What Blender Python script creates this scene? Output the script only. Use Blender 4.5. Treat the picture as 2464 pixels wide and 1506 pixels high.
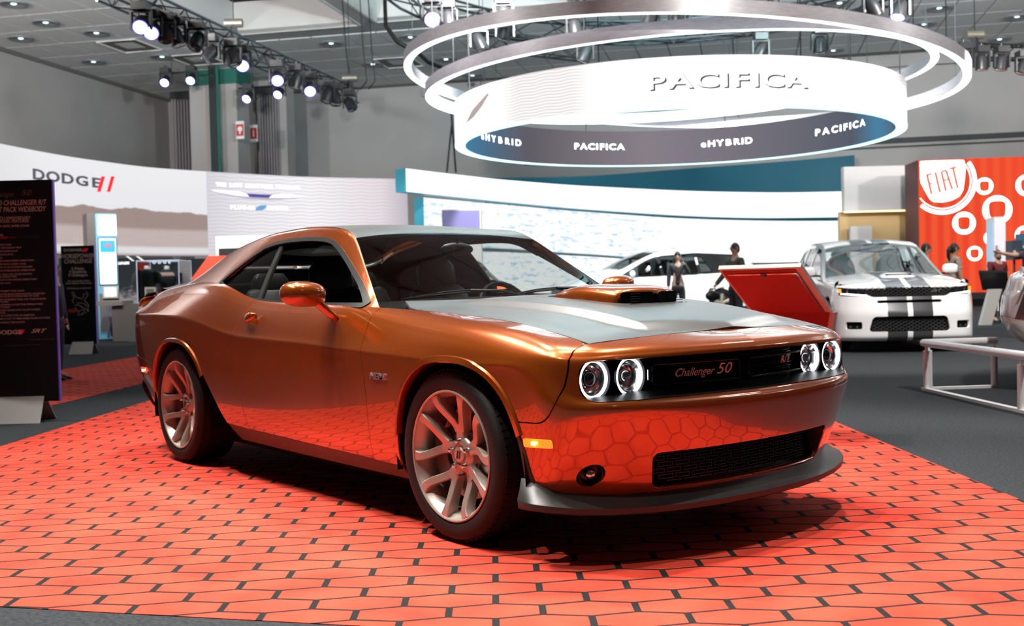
import bpy, bmesh, math, random
import numpy as np
from mathutils import Matrix, Vector

for o in list(bpy.data.objects):
    bpy.data.objects.remove(o, do_unlink=True)
random.seed(7); rng = np.random.default_rng(7)
SC = bpy.context.scene
COL = SC.collection
IW, IH = 2464, 1506

# ------------------------------------------------------------------ camera
FPX = 2583.018
CAM = np.array([3.6602, -3.5325, 1.0877])
YAW, PITCH, ROLL = math.radians(141.1195), math.radians(-1.5968), math.radians(-1.3542)
def cam_basis():
    cy, sy, cp, sp = math.cos(YAW), math.sin(YAW), math.cos(PITCH), math.sin(PITCH)
    f = np.array([cy*cp, sy*cp, sp]); r = np.array([sy, -cy, 0.]); u = np.cross(r, f)
    c, s = math.cos(ROLL), math.sin(ROLL)
    return f, c*r+s*u, -s*r+c*u
CF, CR, CU = cam_basis()
cam_data = bpy.data.cameras.new('camera'); cam = bpy.data.objects.new('camera', cam_data); COL.objects.link(cam)
cam_data.sensor_width = 36.0; cam_data.sensor_fit = 'HORIZONTAL'; cam_data.lens = 36.0*FPX/IW
cam_data.clip_start = 0.05; cam_data.clip_end = 300
M = Matrix.Identity(4)
for k in range(3):
    M[k][0], M[k][1], M[k][2], M[k][3] = CR[k], CU[k], -CF[k], CAM[k]
cam.matrix_world = M
cam_data.dof.use_dof = True; cam_data.dof.focus_distance = 4.4; cam_data.dof.aperture_fstop = 4.0
SC.camera = cam

# hall axes: the hall's long axis runs along the view
HD = np.array([math.cos(YAW), math.sin(YAW), 0.]); HR = np.array([math.sin(YAW), -math.cos(YAW), 0.]); UZ = np.array([0, 0, 1.])
def ray(px, py):
    return CF + CR*(px-IW/2)/FPX + CU*(IH/2-py)/FPX
def onz(px, py, z=0.):
    d = ray(px, py); return CAM + d*((z-CAM[2])/d[2])
def at(px, py, depth):
    """point seen at a pixel, `depth` metres away along the hall axis"""
    d = ray(px, py); return CAM + d*(depth/(d@HD))
def hall(depth, right, z=0.):
    return np.array([CAM[0], CAM[1], 0.]) + HD*depth + HR*right + UZ*z
def hcoord(P):
    d = np.asarray(P, float)-np.array([CAM[0], CAM[1], 0.]); return d@HD, d@HR, d[2]
HALL_ANG = math.atan2(HD[1], HD[0])

# ------------------------------------------------------------------ world, light, exposure
world = bpy.data.worlds.new('hall_ambient'); SC.world = world; world.use_nodes = True
world.node_tree.nodes['Background'].inputs[0].default_value = (0.62, 0.70, 0.78, 1)
world.node_tree.nodes['Background'].inputs[1].default_value = 0.03
SC.view_settings.view_transform = 'Standard'; SC.view_settings.look = 'None'
SC.view_settings.exposure = 0.0; SC.view_settings.gamma = 1.0; SC.view_settings.use_curve_mapping = False

def spot(loc, target, watt, ang=40, radius=.10, col=(1, .96, .9), blend=.5):
    d = bpy.data.lights.new('spot_lamp', 'SPOT'); d.energy = watt; d.spot_size = math.radians(ang); d.spot_blend = blend
    d.shadow_soft_size = radius; d.color = col
    o = bpy.data.objects.new('spot_lamp', d); COL.objects.link(o); o.location = Vector(loc)
    o.rotation_euler = (Vector(target)-Vector(loc)).to_track_quat('-Z', 'Y').to_euler()
    return o
def point_fill(loc, watt, radius=.2, col=(1, 1, 1)):
    d = bpy.data.lights.new('point_fill', 'POINT'); d.energy = watt; d.shadow_soft_size = radius; d.color = col
    o = bpy.data.objects.new('point_fill', d); COL.objects.link(o); o.location = Vector(loc); return o

# show spotlights on trusses over the stand; most hang behind the orange car
for (x, y, z, w, tx, ty) in [(-5.0, -1.8, 8.0, 1300, -2.6, -1.6), (-3.4, -2.9, 8.0, 1500, -1.2, -2.3), (-1.8, -2.2, 8.2, 1500, .6, -1.7), (-4.0, .4, 8.0, 1300, -1.4, .2), (-2.6, 1.8, 8.0, 1300, -.2, 1.2),
                             (-.7, -.4, 8.4, 1200, 1.2, -.6), (-6.2, 1.8, 8.0, 1100, -3.8, 1.4), (-.2, 2.6, 8.0, 1300, 1.6, 1.6), (-.9, -3.7, 8.2, 1300, 1.3, -2.7), (-7.4, -2.4, 8.0, 1100, -5.0, -2.0), (1.5, -4.2, 8.2, 800, 1.9, -2.9), (1.3, .9, 8.2, 900, 2.2, .4)]:
    spot((x, y, z), (tx, ty, 0), w*1.2, 56, .08)
# unseen point lamps added to fill the hall with light
for dep, rt, w in ((-5, 8, 60), (9, 8, 120), (9, 18, 200), (17, -9, 260), (17, 8, 300), (17, 18, 330)):
    point_fill(hall(dep, rt, 8.2), w, .45, (1, .97, .94))
for rt in (-1.5, 3.5, 8.5):
    spot(hall(11.5, rt, 7.6), hall(18.5, rt*1.05+.3, 5.6), 700, 42, .12)      # lamps on the silver rings
for rt in (-18, -9, 0, 9, 18):
    spot(hall(19.5, rt, 7.3), hall(47, rt*1.7, 8.2), 7000, 130, .3, (1, .98, .96), .8)  # out-of-frame spots added to brighten the far walls and ceiling
for (d, r) in ((19.5, -.5), (19.5, 7.0), (22.0, 3.3)):
    spot(hall(d, r, 7.7), hall(d+2.5, r, 10.), 2300, 150, .2, (.42, .90, 1.), .9)     # cyan uplights on the circular truss
# extra spots added to brighten the white SUV, the van and the striped coupe
for (d, r, z, w) in ((10.5, 4.6, 6.5, 2600), (12.5, 8.5, 6.5, 1800), (21, 4.5, 6.4, 2200), (20, 9.5, 6.4, 1200), (5.5, 5.2, 6.5, 2200)):
    p = hall(d, r, z); spot(p, hall(d+4.2, r*.98, .6), w, 60, .15)
spot(hall(19.5, -7.2, 5.6), hall(24.6, -7.9, 1.2), 800, 60, .15); spot(hall(23.0, -4.4, 5.6), hall(27.4, -5.6, 1.3), 700, 60, .15)  # spot added to brighten the glass case, with a second aimed further back

# ------------------------------------------------------------------ materials
MATS = {}
def pbsdf(name, col, rough=.5, metal=0., coat=0., coat_rough=.03, emit=None, emit_s=0., spec=.5, alpha=1., trans=0., ior=1.45, sheen=0.):
    m = bpy.data.materials.new(name); m.use_nodes = True
    b = m.node_tree.nodes['Principled BSDF']; I = b.inputs
    I['Base Color'].default_value = (*col, 1); I['Roughness'].default_value = rough; I['Metallic'].default_value = metal
    I['Coat Weight'].default_value = coat; I['Coat Roughness'].default_value = coat_rough
    I['Specular IOR Level'].default_value = spec; I['Alpha'].default_value = alpha; I['Transmission Weight'].default_value = trans; I['IOR'].default_value = ior
    I['Sheen Weight'].default_value = sheen
    if emit is not None:
        I['Emission Color'].default_value = (*emit, 1); I['Emission Strength'].default_value = emit_s
    MATS[name] = m; return m
def add_noise(m, scale=60, c1=None, c2=None, bump=0., detail=4, lo=.4, hi=.6, stretch=(1, 1, 1)):
    nt = m.node_tree; b = nt.nodes['Principled BSDF']
    tc = nt.nodes.new('ShaderNodeTexCoord'); mp = nt.nodes.new('ShaderNodeMapping'); n = nt.nodes.new('ShaderNodeTexNoise')
    mp.inputs['Scale'].default_value = stretch
    n.inputs['Scale'].default_value = scale; n.inputs['Detail'].default_value = detail
    nt.links.new(tc.outputs['Object'], mp.inputs[0]); nt.links.new(mp.outputs[0], n.inputs['Vector'])
    if c1 is not None:
        r = nt.nodes.new('ShaderNodeValToRGB'); r.color_ramp.elements[0].position = lo; r.color_ramp.elements[1].position = hi
        r.color_ramp.elements[0].color = (*c1, 1); r.color_ramp.elements[1].color = (*c2, 1)
        nt.links.new(n.outputs['Fac'], r.inputs[0]); nt.links.new(r.outputs[0], b.inputs['Base Color'])
    if bump:
        bp = nt.nodes.new('ShaderNodeBump'); bp.inputs['Strength'].default_value = bump; bp.inputs['Distance'].default_value = .01
        nt.links.new(n.outputs['Fac'], bp.inputs['Height']); nt.links.new(bp.outputs[0], b.inputs['Normal'])
    return m

# ------------------------------------------------------------------ mesh helpers
def link(o, parent=None):
    COL.objects.link(o)
    if parent is not None: o.parent = parent
    return o
def add_mesh(name, V, F, mat, parent=None, smooth=False, normals=None, mats=None, mi=None):
    me = bpy.data.meshes.new(name)
    me.from_pydata([tuple(map(float, v)) for v in V], [], [tuple(map(int, f)) for f in F]); me.update()
    for m in (mats if mats else [mat]):
        if m is not None: me.materials.append(m)
    if mi is not None: me.polygons.foreach_set('material_index', np.asarray(mi, np.int32))
    if smooth: me.polygons.foreach_set('use_smooth', np.ones(len(me.polygons), bool))
    if normals is not None: me.normals_split_custom_set_from_vertices([tuple(map(float, n)) for n in normals])
    return link(bpy.data.objects.new(name, me), parent)
def from_bm(name, bm, mat, parent=None, smooth=None):
    bmesh.ops.recalc_face_normals(bm, faces=bm.faces)
    me = bpy.data.meshes.new(name); bm.to_mesh(me); bm.free()
    if mat is not None: me.materials.append(mat)
    if smooth is not None:
        me.polygons.foreach_set('use_smooth', np.ones(len(me.polygons), bool))
        if smooth < 180: me.set_sharp_from_angle(angle=math.radians(smooth))
    return link(bpy.data.objects.new(name, me), parent)
class MB:
    """collects boxes, tubes, prisms into one mesh"""
    def __init__(s): s.V = []; s.F = []
    def add(s, V, F):
        k = len(s.V); s.V += [tuple(v) for v in V]; s.F += [tuple(i+k for i in f) for f in F]; return s
    def box(s, c, d, R=None):
        c = np.asarray(c, float); h = np.asarray(d, float)/2
        P = np.array([[x, y, z] for x in (-1, 1) for y in (-1, 1) for z in (-1, 1)])*h
        if R is not None: P = P@np.asarray(R).T
        return s.add(P+c, [(0, 1, 3, 2), (4, 6, 7, 5), (0, 4, 5, 1), (2, 3, 7, 6), (0, 2, 6, 4), (1, 5, 7, 3)])
    def tube(s, path, r, n=8, cap=True, closed=False):
        path = np.asarray(path, float); m = len(path); r = np.broadcast_to(r, (m,))
        V = []; F = []; up = None
        for i in range(m):
            if closed: t = path[(i+1) % m]-path[i-1]
            else: t = path[min(i+1, m-1)]-path[max(i-1, 0)]
            t = t/(np.linalg.norm(t)+1e-12)
            if up is None:
                a = np.array([0, 0, 1.]) if abs(t[2]) < .9 else np.array([1., 0, 0]); up = np.cross(t, a); up /= np.linalg.norm(up)
            else:
                up = up-t*(up@t); up /= np.linalg.norm(up)
            w = np.cross(t, up)
            for k in range(n):
                an = 2*math.pi*k/n; V.append(path[i]+r[i]*(math.cos(an)*up+math.sin(an)*w))
        for i in range(m if closed else m-1):
            for k in range(n):
                a = i*n+k; b = i*n+(k+1) % n; j = ((i+1) % m)*n
                F.append((a, b, j+(k+1) % n, j+k))
        if cap and not closed: F += [tuple(range(n))[::-1], tuple((m-1)*n+k for k in range(n))]
        return s.add(V, F)
    def cyl(s, a, b, r, n=12, r2=None): return s.tube([a, b], [r, r if r2 is None else r2], n)
    def prism(s, poly, d0, d1, ax=2, R=None, o=(0, 0, 0)):
        """extrude a 2D polygon between d0 and d1 along axis ax"""
        n = len(poly); V = []
        for d in (d0, d1):
            for (a, b) in poly:
                v = [0, 0, 0]; v[ax] = d; q = [i for i in range(3) if i != ax]; v[q[0]] = a; v[q[1]] = b; V.append(v)
        V = np.array(V, float)
        if R is not None: V = V@np.asarray(R).T
        V = V+np.asarray(o, float)
        return s.add(V, [tuple(range(n))[::-1], tuple(range(n, 2*n))]+[(i, (i+1) % n, n+(i+1) % n, n+i) for i in range(n)])
    def lathe(s, prof, n=24, ax=2, o=(0, 0, 0)):
        """revolve (radius, height) profile"""
        V = []; m = len(prof); F = []
        for k in range(n):
            an = 2*math.pi*k/n
            for (r, h) in prof:
                v = [0, 0, 0]; q = [i for i in range(3) if i != ax]; v[ax] = h; v[q[0]] = r*math.cos(an); v[q[1]] = r*math.sin(an); V.append(v)
        for k in range(n):
            for i in range(m-1):
                a = k*m+i; b = ((k+1) % n)*m+i; F.append((a, a+1, b+1, b))
        return s.add(np.array(V)+np.asarray(o, float), F)
    def build(s, name, mat, parent=None, smooth=None):
        bm = bmesh.new(); vs = [bm.verts.new(v) for v in s.V]
        for f in s.F:
            try: bm.faces.new([vs[i] for i in f])
            except ValueError: pass
        return from_bm(name, bm, mat, parent, smooth)
def empty(name, loc=(0, 0, 0), rz=0., parent=None):
    o = bpy.data.objects.new(name, None); o.empty_display_size = .2; o.location = Vector([float(v) for v in loc]); o.rotation_euler = (0, 0, rz)
    return link(o, parent)
def tag(o, label, cat, group=None):
    o['label'] = label; o['category'] = cat
    if group: o['group'] = group
    return o
def struct(o, label=None):
    o['kind'] = 'structure'
    if label: o['label'] = label
    return o
def bev(o, w=.01, seg=2, ang=35):
    m = o.modifiers.new('bevel', 'BEVEL'); m.width = w; m.segments = seg; m.limit_method = 'ANGLE'; m.angle_limit = math.radians(ang); return o
def copy_tree(o, parent=None):
    c = o.copy(); COL.objects.link(c)
    if parent is not None: c.parent = parent
    for ch in list(o.children): copy_tree(ch, c)
    return c
FONT_CACHE = {}
def text_obj(name, s, size, mat, parent=None, M=None, depth=0., shear=0., sx=1., align='CENTER', outline=0., space=1., bold=0.):
    cu = bpy.data.curves.new(name, 'FONT'); cu.body = s; cu.size = size; cu.align_x = align; cu.align_y = 'CENTER'; cu.shear = shear
    cu.extrude = depth; cu.space_character = space; cu.resolution_u = 3; cu.offset = bold
    t = bpy.data.objects.new(name, cu); COL.objects.link(t)
    bpy.context.view_layer.update()
    me = bpy.data.meshes.new_from_object(t.evaluated_get(bpy.context.evaluated_depsgraph_get()))
    bpy.data.objects.remove(t, do_unlink=True); bpy.data.curves.remove(cu)
    me.name = name; me.materials.clear(); me.materials.append(mat)
    if sx != 1.: me.transform(Matrix.Diagonal((sx, 1, 1, 1)))
    if M is not None: me.transform(M)
    return link(bpy.data.objects.new(name, me), parent)
def frame_m(o, right, up):
    """matrix putting local x along right, y along up, z toward the viewer, at o"""
    r = np.asarray(right, float); r = r/np.linalg.norm(r); u = np.asarray(up, float); u = u-r*(u@r); u = u/np.linalg.norm(u); n = np.cross(r, u)
    m = Matrix.Identity(4)
    for k in range(3): m[k][0], m[k][1], m[k][2], m[k][3] = r[k], u[k], n[k], o[k]
    return m

# ------------------------------------------------------------------ smooth surfaces and panels cut from them
class Surf:
    """uniform cubic B-spline surface over a control grid (nu, nv, 3)"""
    def __init__(s, D, fit=2):
        D = np.asarray(D, float); P = D.copy()
        s.n = D.shape[:2]; s.P = P
        uu, vv = np.meshgrid(np.arange(D.shape[0]), np.arange(D.shape[1]), indexing='ij')
        for _ in range(fit):
            s.P = s.P+.85*(D-s.at(uu.ravel(), vv.ravel()).reshape(D.shape))
    def _w(s, t, n):
        t = np.clip(t, 0, n-1-1e-9); i = np.floor(t).astype(int); f = t-i
        return i, np.stack([(1-f)**3, 3*f**3-6*f**2+4, -3*f**3+3*f**2+3*f+1, f**3], -1)/6
    def at(s, u, v):
        P = s.P; P = np.concatenate([2*P[:1]-P[1:2], P, 2*P[-1:]-P[-2:-1]], 0); P = np.concatenate([2*P[:, :1]-P[:, 1:2], P, 2*P[:, -1:]-P[:, -2:-1]], 1)
        i, wu = s._w(np.asarray(u, float), s.n[0]); j, wv = s._w(np.asarray(v, float), s.n[1])
        out = 0
        for a in range(4):
            for b in range(4):
                out = out+P[i+a, j+b]*(wu[:, a]*wv[:, b])[:, None]
        return out
    def normal(s, u, v):
        e = 1e-3; n0, n1 = s.n
        du = s.at(np.minimum(u+e, n0-1), v)-s.at(np.maximum(u-e, 0), v); dv = s.at(u, np.minimum(v+e, n1-1))-s.at(u, np.maximum(v-e, 0))
        n = np.cross(du, dv); return n/(np.linalg.norm(n, axis=1, keepdims=True)+1e-12)
class Func:
    """surface given by a function of two parameters"""
    def __init__(s, f): s.f = f
    def at(s, u, v): return s.f(np.asarray(u, float), np.asarray(v, float))
    def normal(s, u, v):
        e = 1e-4; n = np.cross(s.at(u+e, v)-s.at(u-e, v), s.at(u, v+e)-s.at(u, v-e)); return n/(np.linalg.norm(n, axis=1, keepdims=True)+1e-12)
def clip_poly(UV, faces, S, fn):
    val = fn(S.at(UV[:, 0], UV[:, 1]), UV)
    keep = val >= 0
    if keep.all(): return UV, faces
    edges = {}; 
    for f in faces:
        for a, b in zip(f, f[1:]+f[:1]):
            if keep[a] != keep[b]: edges.setdefault((min(a, b), max(a, b)), len(edges))
    if edges:
        E = np.array(list(edges.keys())); lo = np.where(keep[E[:, 0]][:, None], UV[E[:, 0]], UV[E[:, 1]]); hi = np.where(keep[E[:, 0]][:, None], UV[E[:, 1]], UV[E[:, 0]])
        for _ in range(14):
            mid = (lo+hi)/2; k = fn(S.at(mid[:, 0], mid[:, 1]), mid) >= 0
            lo = np.where(k[:, None], mid, lo); hi = np.where(k[:, None], hi, mid)
        NV = lo
    else: NV = np.zeros((0, 2))
    base = len(UV); out = []
    for f in faces:
        g = []
        for a, b in zip(f, f[1:]+f[:1]):
            if keep[a]: g.append(a)
            if keep[a] != keep[b]: g.append(base+edges[(min(a, b), max(a, b))])
        if len(g) >= 3: out.append(g)
    UV = np.concatenate([UV, NV]); used = sorted({i for f in out for i in f}); mp = {k: i for i, k in enumerate(used)}
    return UV[used], [[mp[i] for i in f] for f in out]
def panel(name, S, ur, vr, mat, parent, clips=(), thick=.012, flip=False, mirror=False, off=0., both=False, rim=None):
    """a piece of surface S cut by the clip functions, with a turned-in edge of `thick`"""
    uu = np.linspace(*ur) if len(ur) == 3 else np.asarray(ur); vv = np.linspace(*vr) if len(vr) == 3 else np.asarray(vr)
    nu, nv = len(uu), len(vv)
    UV = np.array([[a, b] for a in uu for b in vv])
    faces = [[i*nv+j, (i+1)*nv+j, (i+1)*nv+j+1, i*nv+j+1] for i in range(nu-1) for j in range(nv-1)]
    for c in clips:
        if not faces: break
        UV, faces = clip_poly(UV, faces, S, c)
    P = S.at(UV[:, 0], UV[:, 1]); N = S.normal(UV[:, 0], UV[:, 1])
    if flip: N = -N; faces = [f[::-1] for f in faces]
    P = P+N*off
    if thick:
        cnt = {}
        for f in faces:
            for a, b in zip(f, f[1:]+f[:1]): cnt[(a, b)] = cnt.get((a, b), 0)+1
        bd = [(a, b) for (a, b) in cnt if (b, a) not in cnt]
        bv = sorted({i for e in bd for i in e}); k0 = len(P); m1 = {v: k0+i for i, v in enumerate(bv)}; k1 = k0+len(bv)
        sidev = np.zeros((len(P), 3))
        for a, b in bd:
            t = P[b]-P[a]; sn = np.cross(t, N[a]); sn = sn/(np.linalg.norm(sn)+1e-12); sidev[a] += sn; sidev[b] += sn
        sd = sidev[bv]; sd = sd/(np.linalg.norm(sd, axis=1, keepdims=True)+1e-12)
        dr = -N[bv]*thick if rim is None else np.asarray(rim)*np.ones((len(bv), 1))
        P = np.concatenate([P, P[bv], P[bv]+dr]); N = np.concatenate([N, (sd+N[bv]*.6)/np.linalg.norm(sd+N[bv]*.6, axis=1, keepdims=True), sd])
        for a, b in bd: faces.append([b, a, m1[a], m1[a]+len(bv)] [:0] or [m1[b], m1[a], m1[a]+len(bv), m1[b]+len(bv)])
    if mirror:
        P = P*[1, -1, 1]; N = N*[1, -1, 1]; faces = [f[::-1] for f in faces]
    return add_mesh(name, P, faces, mat, parent, True, N)
def interp(x, pts):
    p = np.asarray(sorted(pts), float); return np.interp(x, p[:, 0], p[:, 1])
def sinterp(x, pts):
    """smooth (monotone cubic) interpolation"""
    p = np.asarray(sorted(pts), float); X, Y = p[:, 0], p[:, 1]; h = np.diff(X); d = np.diff(Y)/h
    m = np.empty_like(Y); m[0], m[-1] = d[0], d[-1]
    for i in range(1, len(X)-1):
        m[i] = 0 if d[i-1]*d[i] <= 0 else 3*(h[i-1]+h[i])/((2*h[i]+h[i-1])/d[i-1]+(h[i]+2*h[i-1])/d[i])
    x = np.clip(np.asarray(x, float), X[0], X[-1]); i = np.clip(np.searchsorted(X, x)-1, 0, len(h)-1); t = (x-X[i])/h[i]
    return Y[i]*(2*t**3-3*t**2+1)+h[i]*m[i]*(t**3-2*t**2+t)+Y[i+1]*(-2*t**3+3*t**2)+h[i]*m[i+1]*(t**3-t**2)
def sstep(a, b, x):
    t = np.clip((x-a)/(b-a), 0, 1); return t*t*(3-2*t)
def smin(a, b, k):
    h = np.clip(.5+.5*(b-a)/k, 0, 1); return b*(1-h)+a*h-k*h*(1-h)
def rrect(x, y, cx, cy, hx, hy, r):
    """signed distance to a rounded rectangle, negative inside"""
    qx = np.abs(x-cx)-hx+r; qy = np.abs(y-cy)-hy+r
    return np.minimum(np.maximum(qx, qy), 0)+np.hypot(np.maximum(qx, 0), np.maximum(qy, 0))-r
# ================================================================== floor and carpets
M_FLOOR = pbsdf('charcoal_carpet', (.03, .034, .037), .95, spec=.1); add_noise(M_FLOOR, 55, (.022, .025, .028), (.046, .050, .053), .25, 5, .35, .7)
fl = add_mesh('floor', [hall(d, r, 0) for d, r in ((-14, -45), (-14, 45), (75, 45), (75, -45))], [(0, 1, 2, 3)], M_FLOOR); struct(fl, 'dark charcoal exhibition hall carpet')
def hex_material():
    """red carpet printed with flat black-lined hexagons"""
    m = pbsdf('red_hexagon_carpet', (.7, .06, .03), .9, spec=.15); nt = m.node_tree; b = nt.nodes['Principled BSDF']; N = nt.nodes.new; L = nt.links.new
    geo = N('ShaderNodeTexCoord')
    sep = N('ShaderNodeSeparateXYZ'); L(geo.outputs['Object'], sep.inputs[0])
    def mth(op, a, b_=None, c=None):
        n = N('ShaderNodeMath'); n.operation = op
        for i, v in enumerate((a, b_, c)):
            if v is None: continue
            if isinstance(v, (int, float)): n.inputs[i].default_value = v
            else: L(v, n.inputs[i])
        return n.outputs[0]
    W_, H_ = .311, .2646
    def cell(ox, oy):
        x = mth('SUBTRACT', sep.outputs[0], ox*W_); y = mth('SUBTRACT', sep.outputs[1], oy*H_)
        fx = mth('SUBTRACT', mth('FRACT', mth('ADD', mth('DIVIDE', x, W_), .5)), .5); fy = mth('SUBTRACT', mth('FRACT', mth('ADD', mth('DIVIDE', y, H_), .5)), .5)
        ax = mth('ABSOLUTE', mth('MULTIPLY', fx, W_)); ay = mth('ABSOLUTE', mth('MULTIPLY', fy, H_))
        # flattened hexagon: |x| < W/2, and slanted top
        hh, hl = .0815, .050      # half height at the tip, half length of the short side
        d1 = mth('SUBTRACT', W_/2-.0125, ax)
        sl = (hh-hl)/(W_/2)
        d2 = mth('SUBTRACT', mth('SUBTRACT', hh-.0075, mth('MULTIPLY', ax, sl)), ay)
        return mth('MINIMUM', d1, d2)
    d = mth('MAXIMUM', cell(0, 0), cell(.5, .5))
    mask = N('ShaderNodeMapRange'); mask.inputs[1].default_value = -.001; mask.inputs[2].default_value = .001; L(d, mask.inputs[0])
    no = N('ShaderNodeTexNoise'); no.inputs['Scale'].default_value = 3.2; no.inputs['Detail'].default_value = 5; L(geo.outputs['Object'], no.inputs['Vector'])
    r = N('ShaderNodeValToRGB'); r.color_ramp.elements[0].position = .3; r.color_ramp.elements[1].position = .6
    r.color_ramp.elements[0].color = (.50, .036, .020, 1); r.color_ramp.elements[1].color = (.66, .062, .034, 1); L(no.outputs['Fac'], r.inputs[0])
    mx = N('ShaderNodeMix'); mx.data_type = 'RGBA'; mx.inputs[6].default_value = (.016, .015, .014, 1); L(mask.outputs[0], mx.inputs[0]); L(r.outputs[0], mx.inputs[7]); L(mx.outputs[2], b.inputs['Base Color'])
    n2 = N('ShaderNodeTexNoise'); n2.inputs['Scale'].default_value = 260; bp = N('ShaderNodeBump'); bp.inputs['Strength'].default_value = .15; bp.inputs['Distance'].default_value = .004
    L(geo.outputs['Object'], n2.inputs['Vector']); L(n2.outputs['Fac'], bp.inputs['Height']); L(bp.outputs[0], b.inputs['Normal'])
    return m
M_HEX = hex_material()
def carpet(name, pts, label, org=(.8555, -1.1730), ang=None, z=.003):
    """pts in world xy; the print is laid out from org along the hall axes"""
    c, s_ = E1
    cp = empty('tmp'); bpy.data.objects.remove(cp)
    L_ = []
    for p in pts:
        d = np.array(p[:2])-np.array(org); L_.append((d[0]*c+d[1]*s_, -d[0]*s_+d[1]*c))
    mb = MB().prism(L_, -.004, z, 2)
    o = mb.build(name, M_HEX); o.location = (org[0], org[1], 0); o.rotation_euler = (0, 0, math.atan2(s_, c))
    return o
th = math.atan2(.249+.166*0, .187); E1 = (math.cos(math.radians(52.1)), math.sin(math.radians(52.1)))
e1 = np.array([E1[0], E1[1]]); e2 = np.array([-E1[1], E1[0]])
A_ = np.array([.862, -1.216])
def along(p, q, t): return np.array(p)+(np.array(q)-np.array(p))*t
fr0, fr1 = np.array([-.369, -2.609]), np.array([.497, -1.936])
rg0, rg1 = np.array([-.99, 3.277]), np.array([1.243, 1.492])
lf0, lf1 = np.array([-4.632, -1.592]), np.array([-7.055, .433])
def isect(p, d, q, e):
    t = np.linalg.solve(np.array([d, -e]).T, q-p); return p+d*t[0]
df, dr_, dl = fr1-fr0, rg1-rg0, lf1-lf0
cr = isect(fr0, df, rg0, dr_); cl = isect(fr0, df, lf0, dl)
far_r = rg0-dr_*5.0; far_l = lf1+dl*4.0
tag(carpet('hexagon_carpet', [cl, cr, far_r, far_l], ''), 'red carpet with black hexagon outlines under the orange car', 'carpet')
s0, s1 = np.array([-7.286, -.498]), np.array([-8.991, 1.031]); h0, h1 = np.array([-12.353, 1.09]), np.array([-14.261, 2.8])
tag(carpet('hexagon_carpet', [s0-(s1-s0)*.9, s1+(s1-s0)*4.2, h1+(h1-h0)*3.6, h0-(h1-h0)*2.2], ''), 'red hexagon carpet strip behind the black specification board', 'carpet')
# ================================================================== hall shell (its axes are turned 12.5 degrees from the view)
TA = math.radians(12.5)
VD = HD*math.cos(TA)+HR*math.sin(TA); VRt = HR*math.cos(TA)-HD*math.sin(TA)
def hv(d, r, z=0.): return np.array([CAM[0], CAM[1], 0.])+VD*d+VRt*r+UZ*z
ROTV = np.array([VD, VRt, UZ]).T     # local (depth, right, up) -> world
HZ = 10.0
M_WALL = pbsdf('hall_wall_paint', (.36, .34, .335), .85); add_noise(M_WALL, .35, (.345, .33, .325), (.375, .355, .35), 0, 2)
M_TILE = pbsdf('ceiling_tile', (.62, .62, .62), .9); add_noise(M_TILE, 30, (.58, .58, .58), (.66, .66, .66), .05)
M_TGRID = pbsdf('ceiling_grid', (.34, .34, .34), .9)
M_VOID = pbsdf('ceiling_void', (.012, .014, .018), .95)
M_DRAIL = pbsdf('dark_wall_rail', (.02, .025, .028), .6)
M_GREEN = pbsdf('column_green', (.012, .12, .09), .6)
def quadbox(name, d0, d1, r0, r1, z0, z1, mat, parent=None):
    c = hv((d0+d1)/2, (r0+r1)/2, (z0+z1)/2)
    return MB().box(c, (d1-d0, r1-r0, z1-z0), ROTV).build(name, mat, parent)
wb_ = struct(quadbox('wall_back', 46.2, 46.6, -30, 40, 0, HZ, M_WALL), 'tall grey back wall of the exhibition hall')
wl_ = struct(quadbox('wall_left', -12, 47, -27.0, -26.6, 0, HZ, M_WALL), 'tall grey side wall beside the stage')
struct(quadbox('trim_1', 46.05, 46.2, -9.5, 40, 6.40, 6.60, M_DRAIL), 'dark rail running along the back wall')
struct(quadbox('trim_2', 46.10, 46.2, -9.5, 40, 6.22, 6.28, M_DRAIL), 'thin dark line below the wall rail')
struct(quadbox('trim_3', 45.9, 46.2, -14.0, 40, HZ-.55, HZ-.25, M_WALL), 'pale ledge under the ceiling')
# ceiling with two dark coffers
CO = [(-14, 35.0, -17.5, -12.9), (-14, 34.8, -12.15, -5.5)]
def in_coffer(d, r, pad=0.): return any(a-pad < d < b+pad and c-pad < r < e+pad for a, b, c, e in CO)
mb = MB()
for (d0, d1, r0, r1) in ((35.0, 47, -27, 40), (-12, 35.0, -27, -17.5), (-12, 35.0, -12.9, -12.15), (-12, 35.0, -5.5, 40), (34.8, 35.0, -12.15, -5.5)):
    mb.box(hv((d0+d1)/2, (r0+r1)/2, HZ+.10), (d1-d0, r1-r0, .14), ROTV)
ceil = struct(mb.build('ceiling', M_TGRID), 'suspended tile ceiling')
mb = MB()
M_COF = pbsdf('coffer_wall_paint', (.55, .53, .52), .8)
for (d0, d1, r0, r1), zt in zip(CO, (1.15, 2.6)):
    mb.box(hv(d1+.05, (r0+r1)/2, HZ+zt/2), (.1, r1-r0, zt), ROTV)
    mb.box(hv((d0+d1)/2, r0-.05, HZ+zt/2), (d1-d0, .1, zt), ROTV); mb.box(hv((d0+d1)/2, r1+.05, HZ+zt/2), (d1-d0, .1, zt), ROTV)
cof = mb.build('coffer_fascia', M_COF, ceil)
mb = MB()
for (d0, d1, r0, r1), zt in zip(CO, (1.15, 2.6)): mb.box(hv((d0+d1)/2, (r0+r1)/2, HZ+zt+1.4), (d1-d0+1, r1-r0+1, .1), ROTV)
mb.build('coffer_void', M_VOID, ceil)
TD, TR = 1.9, 1.22
tile_src = None; rest = MB(); nt_ = 0
cand = []
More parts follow.
